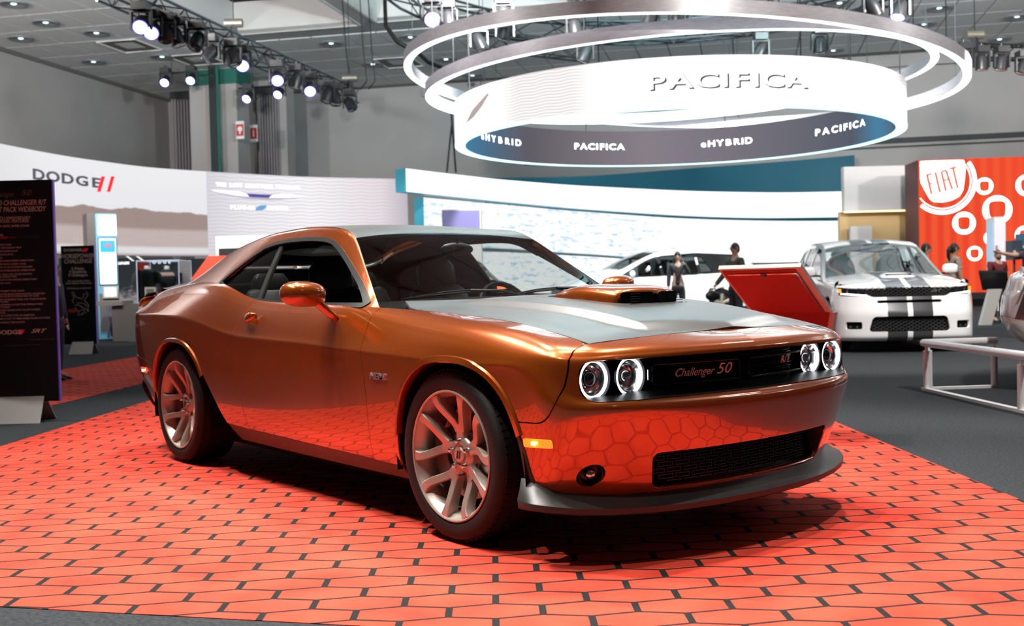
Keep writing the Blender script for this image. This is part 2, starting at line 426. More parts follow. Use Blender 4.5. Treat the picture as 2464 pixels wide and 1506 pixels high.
for i in range(-6, 25):
    for j in range(-22, 33):
        d, r = .9+TD*i, .15+TR*j
        if r < -26 or r > 39.3 or d > 45.3: continue
        if in_coffer(d, r, -.0) or any((a < d+TD/2 and d-TD/2 < b and c < r+TR/2-.02 and r-TR/2+.02 < e) for a, b, c, e in CO): continue
        P = hv(d, r, HZ); q = P-CAM; dep = q@CF
        if dep < 2: vis = False
        else:
            px, py = IW/2+FPX*(q@CR)/dep, IH/2-FPX*(q@CU)/dep; vis = -40 < px < IW+40 and -40 < py < 260
        cand.append((0 if vis else 1, dep, d, r))
cand.sort()
for vis, dep, d, r in cand:
    if vis == 0 and nt_ < 300:
        if tile_src is None:
            tile_src = MB().box((0, 0, 0), (TD-.05, TR-.05, .03), ROTV).build('ceiling_tile', M_TILE, ceil); o = tile_src
        else:
            o = tile_src.copy(); COL.objects.link(o); o.parent = ceil
        o.location = Vector(hv(d, r, HZ+.005)); nt_ += 1
    else: rest.box(hv(d, r, HZ+.005), (TD-.05, TR-.05, .03), ROTV)
ro = rest.build('ceiling_tiles', M_TILE, ceil); ro['kind'] = 'stuff'
# column, curtain recess and corner pier
mb = MB(); mb.box(at(530, 300, 44.0)*[1, 1, 0]+[0, 0, HZ/2], (1.1, 2.05, HZ), ROTV); colm = struct(mb.build('wall_pier', M_WALL), 'square grey column with a dark conduit')
bx = at(515, 300, 42.9)*[1, 1, 0]
MB().box(bx+UZ*HZ/2, (.12, .30, HZ), ROTV).build('conduit', M_DRAIL, colm)
MB().box(bx+VRt*.20+UZ*HZ/2, (.06, .10, HZ), ROTV).build('green_stripe', M_GREEN, colm)
MB().box(at(530, 300, 44.0)*[1, 1, 0]+[0, 0, HZ-.35], (1.25, 2.2, .6), ROTV).build('green_lit_top', M_GREEN, colm)  # green light on the column top put into this box's colour
struct(MB().box(at(640, 300, 46.5)*[1, 1, 0]+[0, 0, HZ/2], (.6, .9, HZ), ROTV).build('corner_pier', M_WALL), 'grey wall pier behind the column')
struct(MB().box(at(685, 300, 46.0)*[1, 1, 0]+[0, 0, HZ/2], (.8, .55, HZ-.1), ROTV).build('corner_pier', M_WALL), 'pale wall end beside the ribbed curtain')
M_CURT = pbsdf('ribbed_curtain', (.20, .18, .19), .6)
for (p0, p1, dep) in ((412, 470, 46.3), (622, 674, 45.6)):
    A, B = at(p0, 300, dep)*[1, 1, 0], at(p1, 300, dep)*[1, 1, 0]; n = 8; L = np.linalg.norm(B-A); u = (B-A)/L
    cu_ = empty('ribbed_partition', (A+B)/2)
    for k in range(n):
        c = A+u*L*(k+.5)/n-(A+B)/2
        MB().cyl(c, c+UZ*(HZ-.7), L/n*.40, 10).build('rib', M_CURT, cu_, 60)
    MB().box((0, 0, HZ-.55), (.2, L*1.05, .35), ROTV).build('head_rail', M_DRAIL, cu_)
    MB().box(VD*.25+UZ*(HZ/2-.3), (.05, L*1.02, HZ-.7), ROTV).build('backing', M_DRAIL, cu_)
    tag(cu_, 'folded ribbed partition %s the grey column' % ('in the dark corner left of' if p0 < 500 else 'between the pier and the pale wall end, right of'), 'partition')

# recessed downlights and air vents
M_DLR = pbsdf('downlight_ring', (.16, .17, .18), .4); M_DLB = pbsdf('downlight_bulb', (.8, 1, 1), .3, emit=(.75, 1, 1), emit_s=2.2)
dl_src = None
for (px, py) in ((33, 10), (232, 80), (50, 93), (390, 137), (225, 149), (110, 55), (797, 105), (897, 155), (988, 90), (1073, 143), (1137, 182), (2020, 8), (2224, 59), (2447, 41), (2005, 122), (2205, 94), (2260, 20), (2405, 95)):
    P = onz(px, py, HZ-.03)
    if dl_src is None:
        dl_src = empty('ceiling_downlight', P)
        MB().lathe([(.42, .02), (.42, -.03), (.30, -.03), (.24, .015), (.0005, .015)], 20).build('trim_ring', M_DLR, dl_src, 50)
        MB().lathe([(.09, .01), (.07, -.01), (.0005, -.02)], 12).build('bulb', M_DLB, dl_src, 50); o = dl_src
    else: o = copy_tree(dl_src); o.location = Vector(P)
    tag(o, 'round recessed downlight in the ceiling tiles', 'light', 'recessed ceiling downlights')
M_VENT = pbsdf('vent_metal', (.14, .12, .10), .6)
for k, (px, py) in enumerate(((313, 110), (960, 150), (475, 143))):
    P = onz(px, py, HZ-.02); v = empty('ceiling_vent', P)
    MB().add([ROTV@np.array(p) for p in ((-.9, -.75, 0), (.9, -.75, 0), (.9, .75, 0), (-.9, .75, 0), (0, 0, .02))], [(0, 1, 4), (1, 2, 4), (2, 3, 4), (3, 0, 4)]).build('vent_louvre', M_VENT, v)
    MB().tube([ROTV@np.array(p) for p in ((-.9, -.75, -.01), (.9, -.75, -.01), (.9, .75, -.01), (-.9, .75, -.01))], .03, 5, closed=True).build('vent_frame', M_TILE, v)
    tag(v, ['square air vent in the ceiling above the side wall', 'square air vent in the ceiling beside the silver rings', 'narrow dark vent slot above the green-lit column top'][k], 'vent')
# numerals and safety signs
M_INK = pbsdf('dark_ink', (.03, .03, .03), .6); M_SIGNW = pbsdf('sign_white', (.75, .73, .72), .5); M_SIGNR = pbsdf('sign_red', (.55, .03, .04), .5)
for s_, px, py in (('18', 1132, 208), ('20', 2037, 149)):
    c = at(px, py, 43); q = hcoord(c)
    dd = (46.02)/((ray(px, py))@VD); c = CAM+ray(px, py)*dd
    tag(text_obj('wall_number', s_, .42, M_INK, None, frame_m(c, VRt, UZ), .01), 'black numeral painted on the back wall %s' % ('under the drooping ceiling cable' if s_ == '18' else 'above the LED ring near the red display'), 'sign')
for k, (px, py, dep) in enumerate(((578, 313, 42.6), (611, 321, 45.2))):
    c = at(px, py, dep); s_ = empty('safety_sign', c)
    R = ROTV
    MB().box((0, 0, 0), (.04, .34, .70), R).build('plate', M_SIGNW, s_); MB().box(-VD*.022, (.02, .30, .46), R).build('red_field', M_SIGNR, s_)
    if k == 0:
        MB().prism([(-.10, .05), (-.04, .14), (.05, .14), (.10, .08), (.09, -.04), (.03, -.06), (.03, -.16), (-.03, -.16), (-.03, -.04), (-.09, -.02)], -.040, -.034, 0, R).build('pictogram', M_SIGNW, s_)
    else:
        MB().prism([(-.03, .10), (0, .18), (.03, .10), (.035, -.14), (-.035, -.14)], -.040, -.034, 0, R).build('pictogram', M_SIGNW, s_)
    tag(s_, ['red and white fire hose sign on the grey column', 'red and white fire extinguisher sign on the pier behind the column'][k], 'sign')
# ================================================================== LED walls, ring screen, silver rings
def uvmesh(name, V, F, UVs, mats, mi, parent=None, smooth=True):
    o = add_mesh(name, V, F, None, parent, smooth, mats=mats, mi=mi)
    uvl = o.data.uv_layers.new(name='UVMap'); vi = np.zeros(len(o.data.loops), np.int32); o.data.loops.foreach_get('vertex_index', vi)
    uvl.data.foreach_set('uv', np.asarray(UVs, np.float32)[vi].ravel()); return o
def led_mat(name, strength=1.): 
    m = bpy.data.materials.new(name); m.use_nodes = True; nt = m.node_tree; nt.nodes.clear()
    o = nt.nodes.new('ShaderNodeOutputMaterial'); e = nt.nodes.new('ShaderNodeEmission'); e.inputs[1].default_value = strength; nt.links.new(e.outputs[0], o.inputs[0])
    uv = nt.nodes.new('ShaderNodeUVMap'); sp = nt.nodes.new('ShaderNodeSeparateXYZ'); nt.links.new(uv.outputs[0], sp.inputs[0])
    class K: pass
    k = K(); k.m = m; k.nt = nt; k.e = e; k.u = sp.outputs[0]; k.v = sp.outputs[1]; k.uv = uv.outputs[0]
    def mth(op, a, b=None, c=None, clamp=False):
        n = nt.nodes.new('ShaderNodeMath'); n.operation = op; n.use_clamp = clamp
        for i, x in enumerate((a, b, c)):
            if x is None: continue
            if isinstance(x, (int, float)): n.inputs[i].default_value = x
            else: nt.links.new(x, n.inputs[i])
        return n.outputs[0]
    def mix(f, a, b):
        n = nt.nodes.new('ShaderNodeMix'); n.data_type = 'RGBA'
        if isinstance(f, (int, float)): n.inputs[0].default_value = f
        else: nt.links.new(f, n.inputs[0])
        for i, x in ((6, a), (7, b)):
            if isinstance(x, tuple): n.inputs[i].default_value = (*x, 1)
            else: nt.links.new(x, n.inputs[i])
        return n.outputs[2]
    def ramp(x, stops, interp='LINEAR'):
        n = nt.nodes.new('ShaderNodeValToRGB'); cr = n.color_ramp; cr.interpolation = interp
        while len(cr.elements) < len(stops): cr.elements.new(.5)
        for el, (p, c) in zip(cr.elements, stops): el.position = p; el.color = (*c, 1)
        nt.links.new(x, n.inputs[0]); return n.outputs[0]
    def noise(scale, detail=3, sx=1., sy=1.):
        mp = nt.nodes.new('ShaderNodeMapping'); mp.inputs['Scale'].default_value = (sx, sy, 1); nt.links.new(uv.outputs[0], mp.inputs[0])
        n = nt.nodes.new('ShaderNodeTexNoise'); n.inputs['Scale'].default_value = scale; n.inputs['Detail'].default_value = detail; nt.links.new(mp.outputs[0], n.inputs['Vector']); return n.outputs['Fac']
    def step(x, a, b):
        n = nt.nodes.new('ShaderNodeMapRange'); n.interpolation_type = 'SMOOTHSTEP'; n.inputs[1].default_value = a; n.inputs[2].default_value = b
        nt.links.new(x, n.inputs[0]); return n.outputs[0]
    def waves(base, lo, n_lines=46, amp=.004, freq=70):
        w = mth('MULTIPLY', mth('SINE', mth('MULTIPLY', k.u, freq)), amp)
        q = mth('SINE', mth('MULTIPLY', mth('ADD', k.v, w), n_lines*2*math.pi)); f = step(q, -1., 1.)
        return mix(f, lo, base)
    k.mth, k.mix, k.ramp, k.noise, k.step, k.waves = mth, mix, ramp, noise, step, waves
    def out(c): nt.links.new(c, e.inputs[0]); MATS[name] = m; return m
    k.out = out; return k
M_LEDBACK = pbsdf('screen_housing', (.03, .03, .035), .5)
def curved_screen(name, pts, mat, edge, thick=.25, parent=None, n=60):
    """pts: (x, y, ztop, zbot) along the wall, left to right as seen; u runs 0..1 along it"""
    pts = np.array(pts, float); t = np.linspace(0, 1, n); k = np.linspace(0, 1, len(pts)); P = np.stack([sinterp(t, list(zip(k, pts[:, j]))) for j in range(4)], -1)
    L = np.concatenate([[0], np.cumsum(np.linalg.norm(np.diff(P[:, :2], axis=0), axis=1))]); L /= L[-1]
    tan = np.gradient(P[:, :2], axis=0); nb = np.stack([-tan[:, 1], tan[:, 0]], -1); nb /= np.linalg.norm(nb, axis=1, keepdims=True)
    if ((nb@HD[:2]).mean()) < 0: nb = -nb
    V = []; UVs = []; F = []; mi = []
    for i in range(n):
        for (o, z, v) in ((0, P[i, 3], 0), (0, P[i, 2], 1), (1, P[i, 2], 1), (1, P[i, 3], 0)):
            V.append((P[i, 0]+nb[i, 0]*thick*o, P[i, 1]+nb[i, 1]*thick*o, z)); UVs.append((L[i], v))
    # split front verts so shading and uv stay clean
    for i in range(n-1):
        for j in range(4):
            F.append((i*4+j, i*4+(j+1) % 4, (i+1)*4+(j+1) % 4, (i+1)*4+j)); mi.append(0 if j == 0 else 1)
    F += [(0, 3, 2, 1), tuple((n-1)*4+j for j in range(4))]; mi += [1, 1]
    o = uvmesh(name, V, F, UVs, [mat, edge], mi, parent, False)
    def frame(u, v, lift=.03):
        x = np.interp(u, L, P[:, 0]); y = np.interp(u, L, P[:, 1]); z = np.interp(u, L, P[:, 3])*(1-v)+np.interp(u, L, P[:, 2])*v
        tx = np.array([np.interp(u, L, tan[:, 0]), np.interp(u, L, tan[:, 1]), 0]); tx /= np.linalg.norm(tx); nn = np.array([np.interp(u, L, nb[:, 0]), np.interp(u, L, nb[:, 1]), 0])
        return np.array([x, y, z])-nn*lift, tx
    return o, frame
# ---- left wall: desert picture and wave pattern
kd = led_mat('desert_led_picture', 1.)
sky = kd.ramp(kd.v, [(0., (.78, .72, .72)), (.55, (.82, .82, .85)), (1., (.86, .86, .88))])
ridge = kd.mth('ADD', .36, kd.mth('MULTIPLY', kd.noise(6, 5, 1.2, 0.), .30)); hill = kd.step(kd.mth('SUBTRACT', ridge, kd.v), -.006, .012)
hc = kd.mix(kd.noise(40, 4, 2, 6), (.30, .22, .20), (.42, .32, .30))
c = kd.mix(hill, sky, hc)
plain = kd.step(kd.mth('SUBTRACT', .30, kd.v), -.03, .03); c = kd.mix(plain, c, kd.mix(kd.noise(30, 4, 1, 8), (.46, .36, .34), (.62, .54, .52)))
road = kd.step(kd.mth('SUBTRACT', .10, kd.v), -.02, .02); c = kd.mix(road, c, kd.mix(kd.step(kd.v, .0, .04), (.38, .33, .34), (.74, .72, .74)))
vig = kd.step(kd.u, .0, .35)
c = kd.mix(kd.mth('MULTIPLY', kd.mth('SUBTRACT', 1., vig), .35), c, (.35, .30, .32))
wav = kd.waves(kd.ramp(kd.u, [(.60, (.62, .60, .66)), (.70, (.86, .84, .88)), (.82, (.98, .95, .97)), (.95, (.80, .72, .76)), (1., (.50, .44, .50))]), (.55, .52, .57), 23, .006, 170)
wav2 = kd.mix(.55, wav, kd.ramp(kd.u, [(.60, (.66, .64, .70)), (.72, (.9, .88, .92)), (.82, (1., .98, 1.)), (.95, (.84, .76, .80)), (1., (.55, .48, .54))]))
side = kd.step(kd.u, .6315, .6325)
M_DESERT = kd.out(kd.mix(side, c, wav2))
def col_pt(px, dep): p = at(px, 650, dep); return p[0], p[1]
tab = [(-260, 19.6), (0, 23.2), (230, 26.6), (420, 29.0), (700, 31.5), (985, 33.2)]
lw, lwf = curved_screen('led_wall', [(*col_pt(px, d), 4.37, 2.03) for px, d in tab], M_DESERT, M_LEDBACK, .3, n=70)
tag(lw, 'long curved video wall showing a desert and pale waves', 'video wall')
# graphics on it: letters and emblems (parts of the wall)
M_LCH = pbsdf('letter_chrome', (.12, .12, .14), .25, .6); M_LRED = pbsdf('letter_red', (.5, .01, .015), .4, emit=(.55, .01, .02), emit_s=.5)
M_LWHT = pbsdf('letter_white', (.9, .9, .9), .5, emit=(1, 1, 1), emit_s=1.3)
def u_of(px, table, o_frame):
    best = min(np.linspace(0, 1, 800), key=lambda u: abs((lambda q: IW/2+FPX*((q-CAM)@CR)/((q-CAM)@CF))(o_frame(u, .5)[0])-px)); return best
def adv(word):
    """centre of every letter along a word, 0..1, from rough letter widths"""
    w = [{'I': .42, ' ': .55, '-': .55, 'F': .86, 'E': .88, 'L': .84, 'P': .92, 'R': .96, '1': .7, 'e': .9, 'O': 1.12, 'G': 1.1, 'D': 1.06, 'C': 1.08, 'A': 1.04}.get(c, 1.) for c in word]
    t = np.cumsum(w); return (t-np.array(w)/2)/t[-1]
def put_word(word, px0, px1, py, frame, ztop, zbot, mat, parent, name, sx=1.4, shear=0., lift=.05, bold=0., size=None):
    """letters placed one by one along a curved screen between two pixels"""
    u0, u1 = u_of(px0, None, frame), u_of(px1, None, frame)
    n = len(word); mids = adv(word)
    for i, ch in enumerate(word):
        if ch == ' ': continue
        u = u0+(u1-u0)*mids[i]; p, tx = frame(u, .5, lift)
        # height from the pixel row
        dep = (p-CAM)@HD; q = at(np.interp(mids[i], (0, 1), (px0, px1)), py if not isinstance(py, tuple) else np.interp(mids[i], (0, 1), py), dep)
        p = np.array([p[0], p[1], q[2]])
        text_obj(name, ch, size, mat, parent, frame_m(p, tx, UZ), .004, shear, sx, bold=bold)
put_word('DODGE', 76, 246, (419, 443), lwf, 0, 0, M_LCH, lw, 'chrome_letter', 1.95, 0, .06, .010, .33)
for q in (0, 23):
    u = u_of(241+q, None, lwf); p, tx = lwf(u, .5, .08); dep = (p-CAM)@HD; zc = at(245+q, 443, dep)[2]; hh_ = 19*dep/FPX
    V = [(p+tx*a+UZ*(b+zc-p[2])-0) for a, b in ((-.155, -hh_), (-.05, -hh_), (.125, hh_), (.02, hh_))]
    nn = np.cross(tx, UZ); V2 = [v+nn*.02 for v in V]
    MB().add(V+V2, [(0, 1, 2, 3), (4, 5, 6, 7), (0, 1, 5, 4), (1, 2, 6, 5), (2, 3, 7, 6), (3, 0, 4, 7)]).build('red_slash', M_LRED, lw)
put_word('THE 2019 CHRYSLER PACIFICA', 521, 725, (444, 452), lwf, 0, 0, M_LWHT, lw, 'caption_letter', 1.1, 0, .05, .006, .125)
put_word('PLUG-IN', 553, 613, (499, 500), lwf, 0, 0, M_LWHT, lw, 'caption_letter', 1.2, 0, .05, .005, .13)
put_word('HYBRID', 642, 694, (501, 502), lwf, 0, 0, M_LWHT, lw, 'caption_letter', 1.2, 0, .05, .005, .13)
def flat_on(frame, px, py, poly, mat, name, parent, lift=.05, th=.01, px_scale=None):
    """polygon given in pixels relative to (px,py), laid on a curved screen"""
    u = u_of(px, None, frame); p, tx = frame(u, .5, lift); dep = (p-CAM)@HD; zc = at(px, py, dep)[2]; s_ = dep/FPX; nn = -np.cross(tx, UZ)
    cs = tx@HR
    V = [p+tx*(a*s_/cs)+UZ*(zc-p[2]-b*s_) for a, b in poly]
    n = len(V); MB().add(V+[v+nn*-th for v in V], [tuple(range(n)), tuple(range(n, 2*n))[::-1]]+[(i, (i+1) % n, n+(i+1) % n, n+i) for i in range(n)]).build(name, mat, parent)
M_WING = pbsdf('wing_silver', (.42, .38, .44), .3, .4, emit=(.4, .36, .42), emit_s=.35); M_WINGL = pbsdf('wing_light', (.8, .78, .84), .3, emit=(.9, .87, .92), emit_s=.8)
M_NAVY = pbsdf('emblem_navy', (.05, .04, .22), .4, emit=(.05, .04, .25), emit_s=.5); M_LEAF = pbsdf('leaf_blue', (.08, .22, .38), .4, emit=(.10, .26, .42), emit_s=.6)
flat_on(lwf, 625, 469, [(-98, -8), (-40, -7), (-22, -2), (22, -2), (42, -6), (98, -2), (90, 3), (40, 9), (20, 11), (0, 10.5), (-20, 11), (-45, 7), (-92, -3)], M_WING, 'wing_emblem', lw)
flat_on(lwf, 625, 468, [(-92, -6), (-42, -5.5), (-24, 0), (-16, 6), (-42, 4.5), (-84, -3)], M_WINGL, 'wing_highlight', lw, .065); flat_on(lwf, 625, 468, [(92, -1), (44, -4), (26, 0), (18, 7), (44, 6), (84, 3)], M_WINGL, 'wing_highlight', lw, .065)
flat_on(lwf, 623, 470, [(-25, -3), (25, -2), (20, 4), (-19, 4)], M_NAVY, 'emblem_plate', lw, .075)
flat_on(lwf, 628, 500, [(-12, 7), (-9, -1), (-1, -6), (11, -7), (9, 0), (2, 6)], M_LEAF, 'leaf_emblem', lw, .06)

# dark merchandise wall under it
kb = led_mat('track_photo', .8)
cbk = kb.mix(kb.step(kb.mth('ADD', kb.v, kb.mth('MULTIPLY', kb.noise(14, 5, 3, 2), .5)), .55, .9), (.42, .38, .40), (.035, .04, .045))
M_TRACK = kb.out(cbk)
mw, mwf = curved_screen('photo_wall', [(*col_pt(px, d), 2.0, .0) for px, d in ((150, 27.5), (330, 29.0), (470, 30.6), (640, 32.0))], M_TRACK, M_LEDBACK, .2, n=30)
tag(mw, 'dark wall with a faded track photo behind the merchandise', 'wall panel')
M_STRIPW = pbsdf('strip_light', (.9, .9, .9), .4, emit=(1, 1, 1), emit_s=1.0)
for px in (313, 337): flat_on(mwf, px, 623, [(-7, -8), (-3, -8), (9, 5), (5, 5)], M_STRIPW, 'white_dash', mw, .05)
for px in (342, 348): flat_on(mwf, px, 629, [(-4, 3), (0, 3), (3, -3), (-1, -3)], M_LRED, 'red_dash', mw, .05)
put_word('CHALLENGER', 268, 312, (634, 633), mwf, 0, 0, M_LWHT, mw, 'wall_letter', 1.2, .3, .05, .004, .09)
put_word('DODGE', 352, 414, (632, 631), mwf, 0, 0, M_LWHT, mw, 'wall_letter', 1.4, 0, .05, .004, .10)

# ---- stage screens
kc = led_mat('stage_led_bright', 1.35)
grid = kc.step(kc.noise(34, 2, 1.6, .35), .50, .62); tri = kc.step(kc.noise(9, 3, 1.2, 1.0), .42, .70)
blue = kc.mth('MULTIPLY', kc.mth('MULTIPLY', grid, tri), kc.step(kc.mth('ABSOLUTE', kc.mth('SUBTRACT', kc.u, .34)), .30, .02))
lines = kc.step(kc.mth('SINE', kc.mth('MULTIPLY', kc.u, 240)), .92, 1.)
cc = kc.mix(kc.mth('MULTIPLY', blue, .55), (1., 1., 1.), (.22, .52, .86)); cc = kc.mix(kc.mth('MULTIPLY', lines, .10), cc, (.6, .75, .85))
M_STAGE = kc.out(cc)
kc2 = led_mat('stage_led_city', 1.12)
grid = kc2.step(kc2.noise(26, 2, 2.2, .5), .46, .60); tri = kc2.step(kc2.noise(7, 4, 1.5, 1.6), .40, .62); dots = kc2.step(kc2.noise(60, 1, 2, 1), .66, .72)
bl = kc2.mth('MULTIPLY', kc2.mth('MULTIPLY', grid, tri), kc2.step(kc2.u, .66, .50))
cc = kc2.mix(kc2.mth('MULTIPLY', bl, .75), (1., 1., 1.), (.30, .55, .80)); cc = kc2.mix(kc2.mth('MULTIPLY', dots, .6), cc, (1., 1., 1.))
M_STAGE2 = kc2.out(cc)
M_TEAL = pbsdf('teal_screen_edge', (.02, .16, .22), .4, emit=(.02, .28, .38), emit_s=.55)
M_TEALP = pbsdf('teal_panel', (.012, .075, .11), .6, emit=(.01, .10, .15), emit_s=.35)
def scr_tab(t): 
    out = []
    for px, d, yt, yb in t:
        a, b = at(px, yt, d), at(px, yb, d); out.append((a[0], a[1], a[2], b[2]))
    return out
s1_, s1f = curved_screen('stage_screen', scr_tab([(976, 28.0, 405, 461), (1100, 29.9, 420, 474), (1230, 31.8, 434, 487), (1420, 34.4, 448, 504), (1600, 36.5, 457, 516), (1850, 38.4, 463, 524), (2097, 39.3, 459, 521)]), M_STAGE, M_TEAL, .35)
tag(s1_, 'upper of the two glowing white curved stage screens', 'video screen')
s2_, s2f = curved_screen('stage_screen', scr_tab([(1019, 29.4, 475, 590), (1200, 32.0, 491, 597), (1400, 34.9, 509, 610), (1600, 37.2, 523, 624), (1850, 39.0, 531, 632), (2067, 39.7, 531, 626)]), M_STAGE2, M_TEAL, .35)
tag(s2_, 'lower tall curved stage screen showing a pale blue city', 'video screen')
s3_, s3f = curved_screen('stage_screen', scr_tab([(1040, 30.6, 602, 720), (1200, 33.0, 606, 730), (1400, 36.0, 616, 730), (1600, 38.4, 630, 730), (1850, 40.0, 640, 730), (2040, 40.6, 640, 730)]), M_STAGE2, M_TEAL, .3)
tag(s3_, 'bottom band of stage screens behind the parked white van', 'video screen')
pt = scr_tab([(1180, 34.8, 428, 600), (1400, 38.0, 424, 600), (1700, 41.6, 402, 600), (1900, 43.0, 387, 600), (2056, 43.4, 373, 600)])
s4_, _ = curved_screen('stage_backdrop', pt, M_TEALP, M_TEALP, .3); tag(s4_, 'dark teal curved backdrop rising behind the stage screens', 'backdrop')
M_PURP = pbsdf('purple_screen', (.14, .13, .30), .4, emit=(.20, .19, .38), emit_s=.6)
p = at(1113, 550, 27.0); pb_ = empty('screen_box', p*[1, 1, 0]); wz = p[2]
w_ = 92*27/FPX
MB().box((0, 0, (wz+.45)/2), (.9, w_, wz+.45), np.array([HD, HR, UZ]).T).build('cabinet', pbsdf('pale_cabinet', (.55, .53, .52), .6), pb_)
MB().box(-HD*.47+UZ*(wz+.02), (.04, w_-.06, .8), np.array([HD, HR, UZ]).T).build('display', M_PURP, pb_)
tag(pb_, 'tall box with a purple display in front of the stage screens', 'display')

# ---- round LED ring
RC, RR_, RZB, RZT = hall(24., 3.70), 4.87, 4.14, 5.04
def rdir(phi): return -HD*math.cos(phi)+HR*math.sin(phi)
kr = led_mat('ring_led_outer', 1.5)
zone = kr.mth('MULTIPLY', kr.step(kr.mth('ABSOLUTE', kr.mth('SUBTRACT', kr.u, .392)), .060, .018), .75)
zone2 = kr.mth('MULTIPLY', kr.step(kr.mth('ABSOLUTE', kr.mth('SUBTRACT', kr.u, .70)), .075, .03), kr.step(kr.v, .55, .95))
zone = kr.mth('MAXIMUM', zone, zone2)
cc = kr.mix(zone, (1., 1., 1.), kr.waves((.62, .58, .57), (.34, .32, .32), 16, .010, 330)); M_RINGO = kr.out(cc)
ki = led_mat('ring_led_inner', 1.)
base = kr_base = ki.ramp(ki.u, [(.0, (.30, .26, .30)), (.12, (.13, .12, .14)), (.19, (.06, .20, .34)), (.25, (.05, .30, .50)), (.29, (.07, .10, .15)), (.40, (.13, .12, .145)), (.455, (.16, .14, .17)), (.458, (.42, .36, .42)), (.50, (.60, .57, .60)), (.53, (.20, .18, .21)), (.58, (.46, .39, .45)), (.63, (.15, .14, .16)), (.70, (.10, .10, .12)), (.76, (.06, .28, .48)), (.80, (.10, .12, .16)), (1., (.30, .26, .30))])
cc = ki.waves(base, (.085, .08, .095), 20, .006, 420); M_RINGI = ki.out(ki.mix(.5, base, cc))
M_RINGE = pbsdf('ring_edge_light', (.6, .9, 1), .4, emit=(.55, .92, 1.), emit_s=1.6)
ring = empty('led_ring', RC)
n = 128
def ring_face(name, r0, z0, r1, z1, mat, parent, tilt=None, flipv=False):
    V = []; UVs = []; F = []
    for i in range(n+1):
        phi = 2*math.pi*i/n-math.pi
        for (r, z, v) in ((r0, z0, 0), (r1, z1, 1)):
            zz = z+(0 if tilt is None else tilt(phi, r)); V.append(rdir(phi)*r+UZ*zz); UVs.append((i/n, v))
    F = [(2*i, 2*i+2, 2*i+3, 2*i+1) for i in range(n)]
    return uvmesh(name, V, F, UVs, [mat], [0]*n, parent)
ring_face('outer_screen', RR_, RZB, RR_, RZT, M_RINGO, ring); ri = ring_face('inner_screen', RR_-.22, RZT, RR_-.22, RZB, M_RINGI, ring)
# inner face runs the other way up: fix v so the picture is upright is not needed for bands
ring_face('bottom_light', RR_, RZB, RR_-.22, RZB, M_RINGE, ring); ring_face('top_cover', RR_-.22, RZT, RR_, RZT, M_LEDBACK, ring)
ring_face('edge_strip', RR_+.006, RZB-.01, RR_+.006, RZB+.03, M_RINGE, ring)
M_RINGT = pbsdf('ring_letter_shadow', (.12, .10, .11), .6); M_RINGW = pbsdf('ring_letter_face', (1, 1, 1), .6, emit=(1, 1, 1), emit_s=1.6)
def ring_word(word, ph0, ph1, z, size, mat, inner, sx=1.5, name='ring_letter', dz=0., lift=.02, bold=0., dphi=0.):
    for i, ch in enumerate(word):
        ph = math.radians(ph0+(ph1-ph0)*adv(word)[i]+dphi)
        dr = rdir(ph); rad = RR_+lift if not inner else RR_-.22-lift
        tx = HD*math.sin(ph)+HR*math.cos(ph)
        if inner: tx = -tx
        text_obj(name, ch, size, mat, ring, frame_m(dr*rad+UZ*(z+dz), tx, UZ), .003, 0, sx, bold=bold)
ring_word('PACIFICA', -14.6, 20.6, 4.585, .36, M_RINGT, False, 1.75, 'letter_shadow', -.022, .012, .008, .28)
ring_word('PACIFICA', -14.6, 20.6, 4.585, .36, M_RINGW, False, 1.75, 'letter_face', .0, .022, .0)
ring_word('PACIFICA', 205.5, 187.5, 4.62, .22, M_RINGW, True, 1.3, bold=.004)
ring_word('eHYBRID', 163.0, 145.5, 4.62, .22, M_RINGW, True, 1.3, bold=.004)
ring_word('PACIFICA', 124.0, 100.5, 4.60, .22, M_RINGW, True, 1.45, bold=.004)
ring_word('eHYBRID', 250.0, 226.0, 4.60, .22, M_RINGW, True, 1.4, bold=.004)
for ph, k in ((-62.5, 1),):
    dr = rdir(math.radians(ph)); tx = HD*math.sin(math.radians(ph))+HR*math.cos(math.radians(ph)); c = dr*(RR_+.02)
    V = [c+tx*a+UZ*(4.60+b) for a, b in ((-.5, -.22), (-.15, .02), (.55, .24), (.62, .20), (.30, .02), (-.1, -.14))]
    MB().add(V, [tuple(range(6))]).build('wing_mark', pbsdf('wing_mark', (.45, .38, .38), .5), ring)
for k in range(8):
    ph = math.radians(20+45*k); MB().cyl(rdir(ph)*(RR_-.11)+UZ*RZT, rdir(ph)*(RR_-.11)+UZ*(HZ-.04), .012, 5).build('suspension_wire', M_DRAIL, ring)
ring.location = Vector(RC)
tag(ring, 'huge white LED ring screen lettered PACIFICA hung under silver rings', 'ring screen')
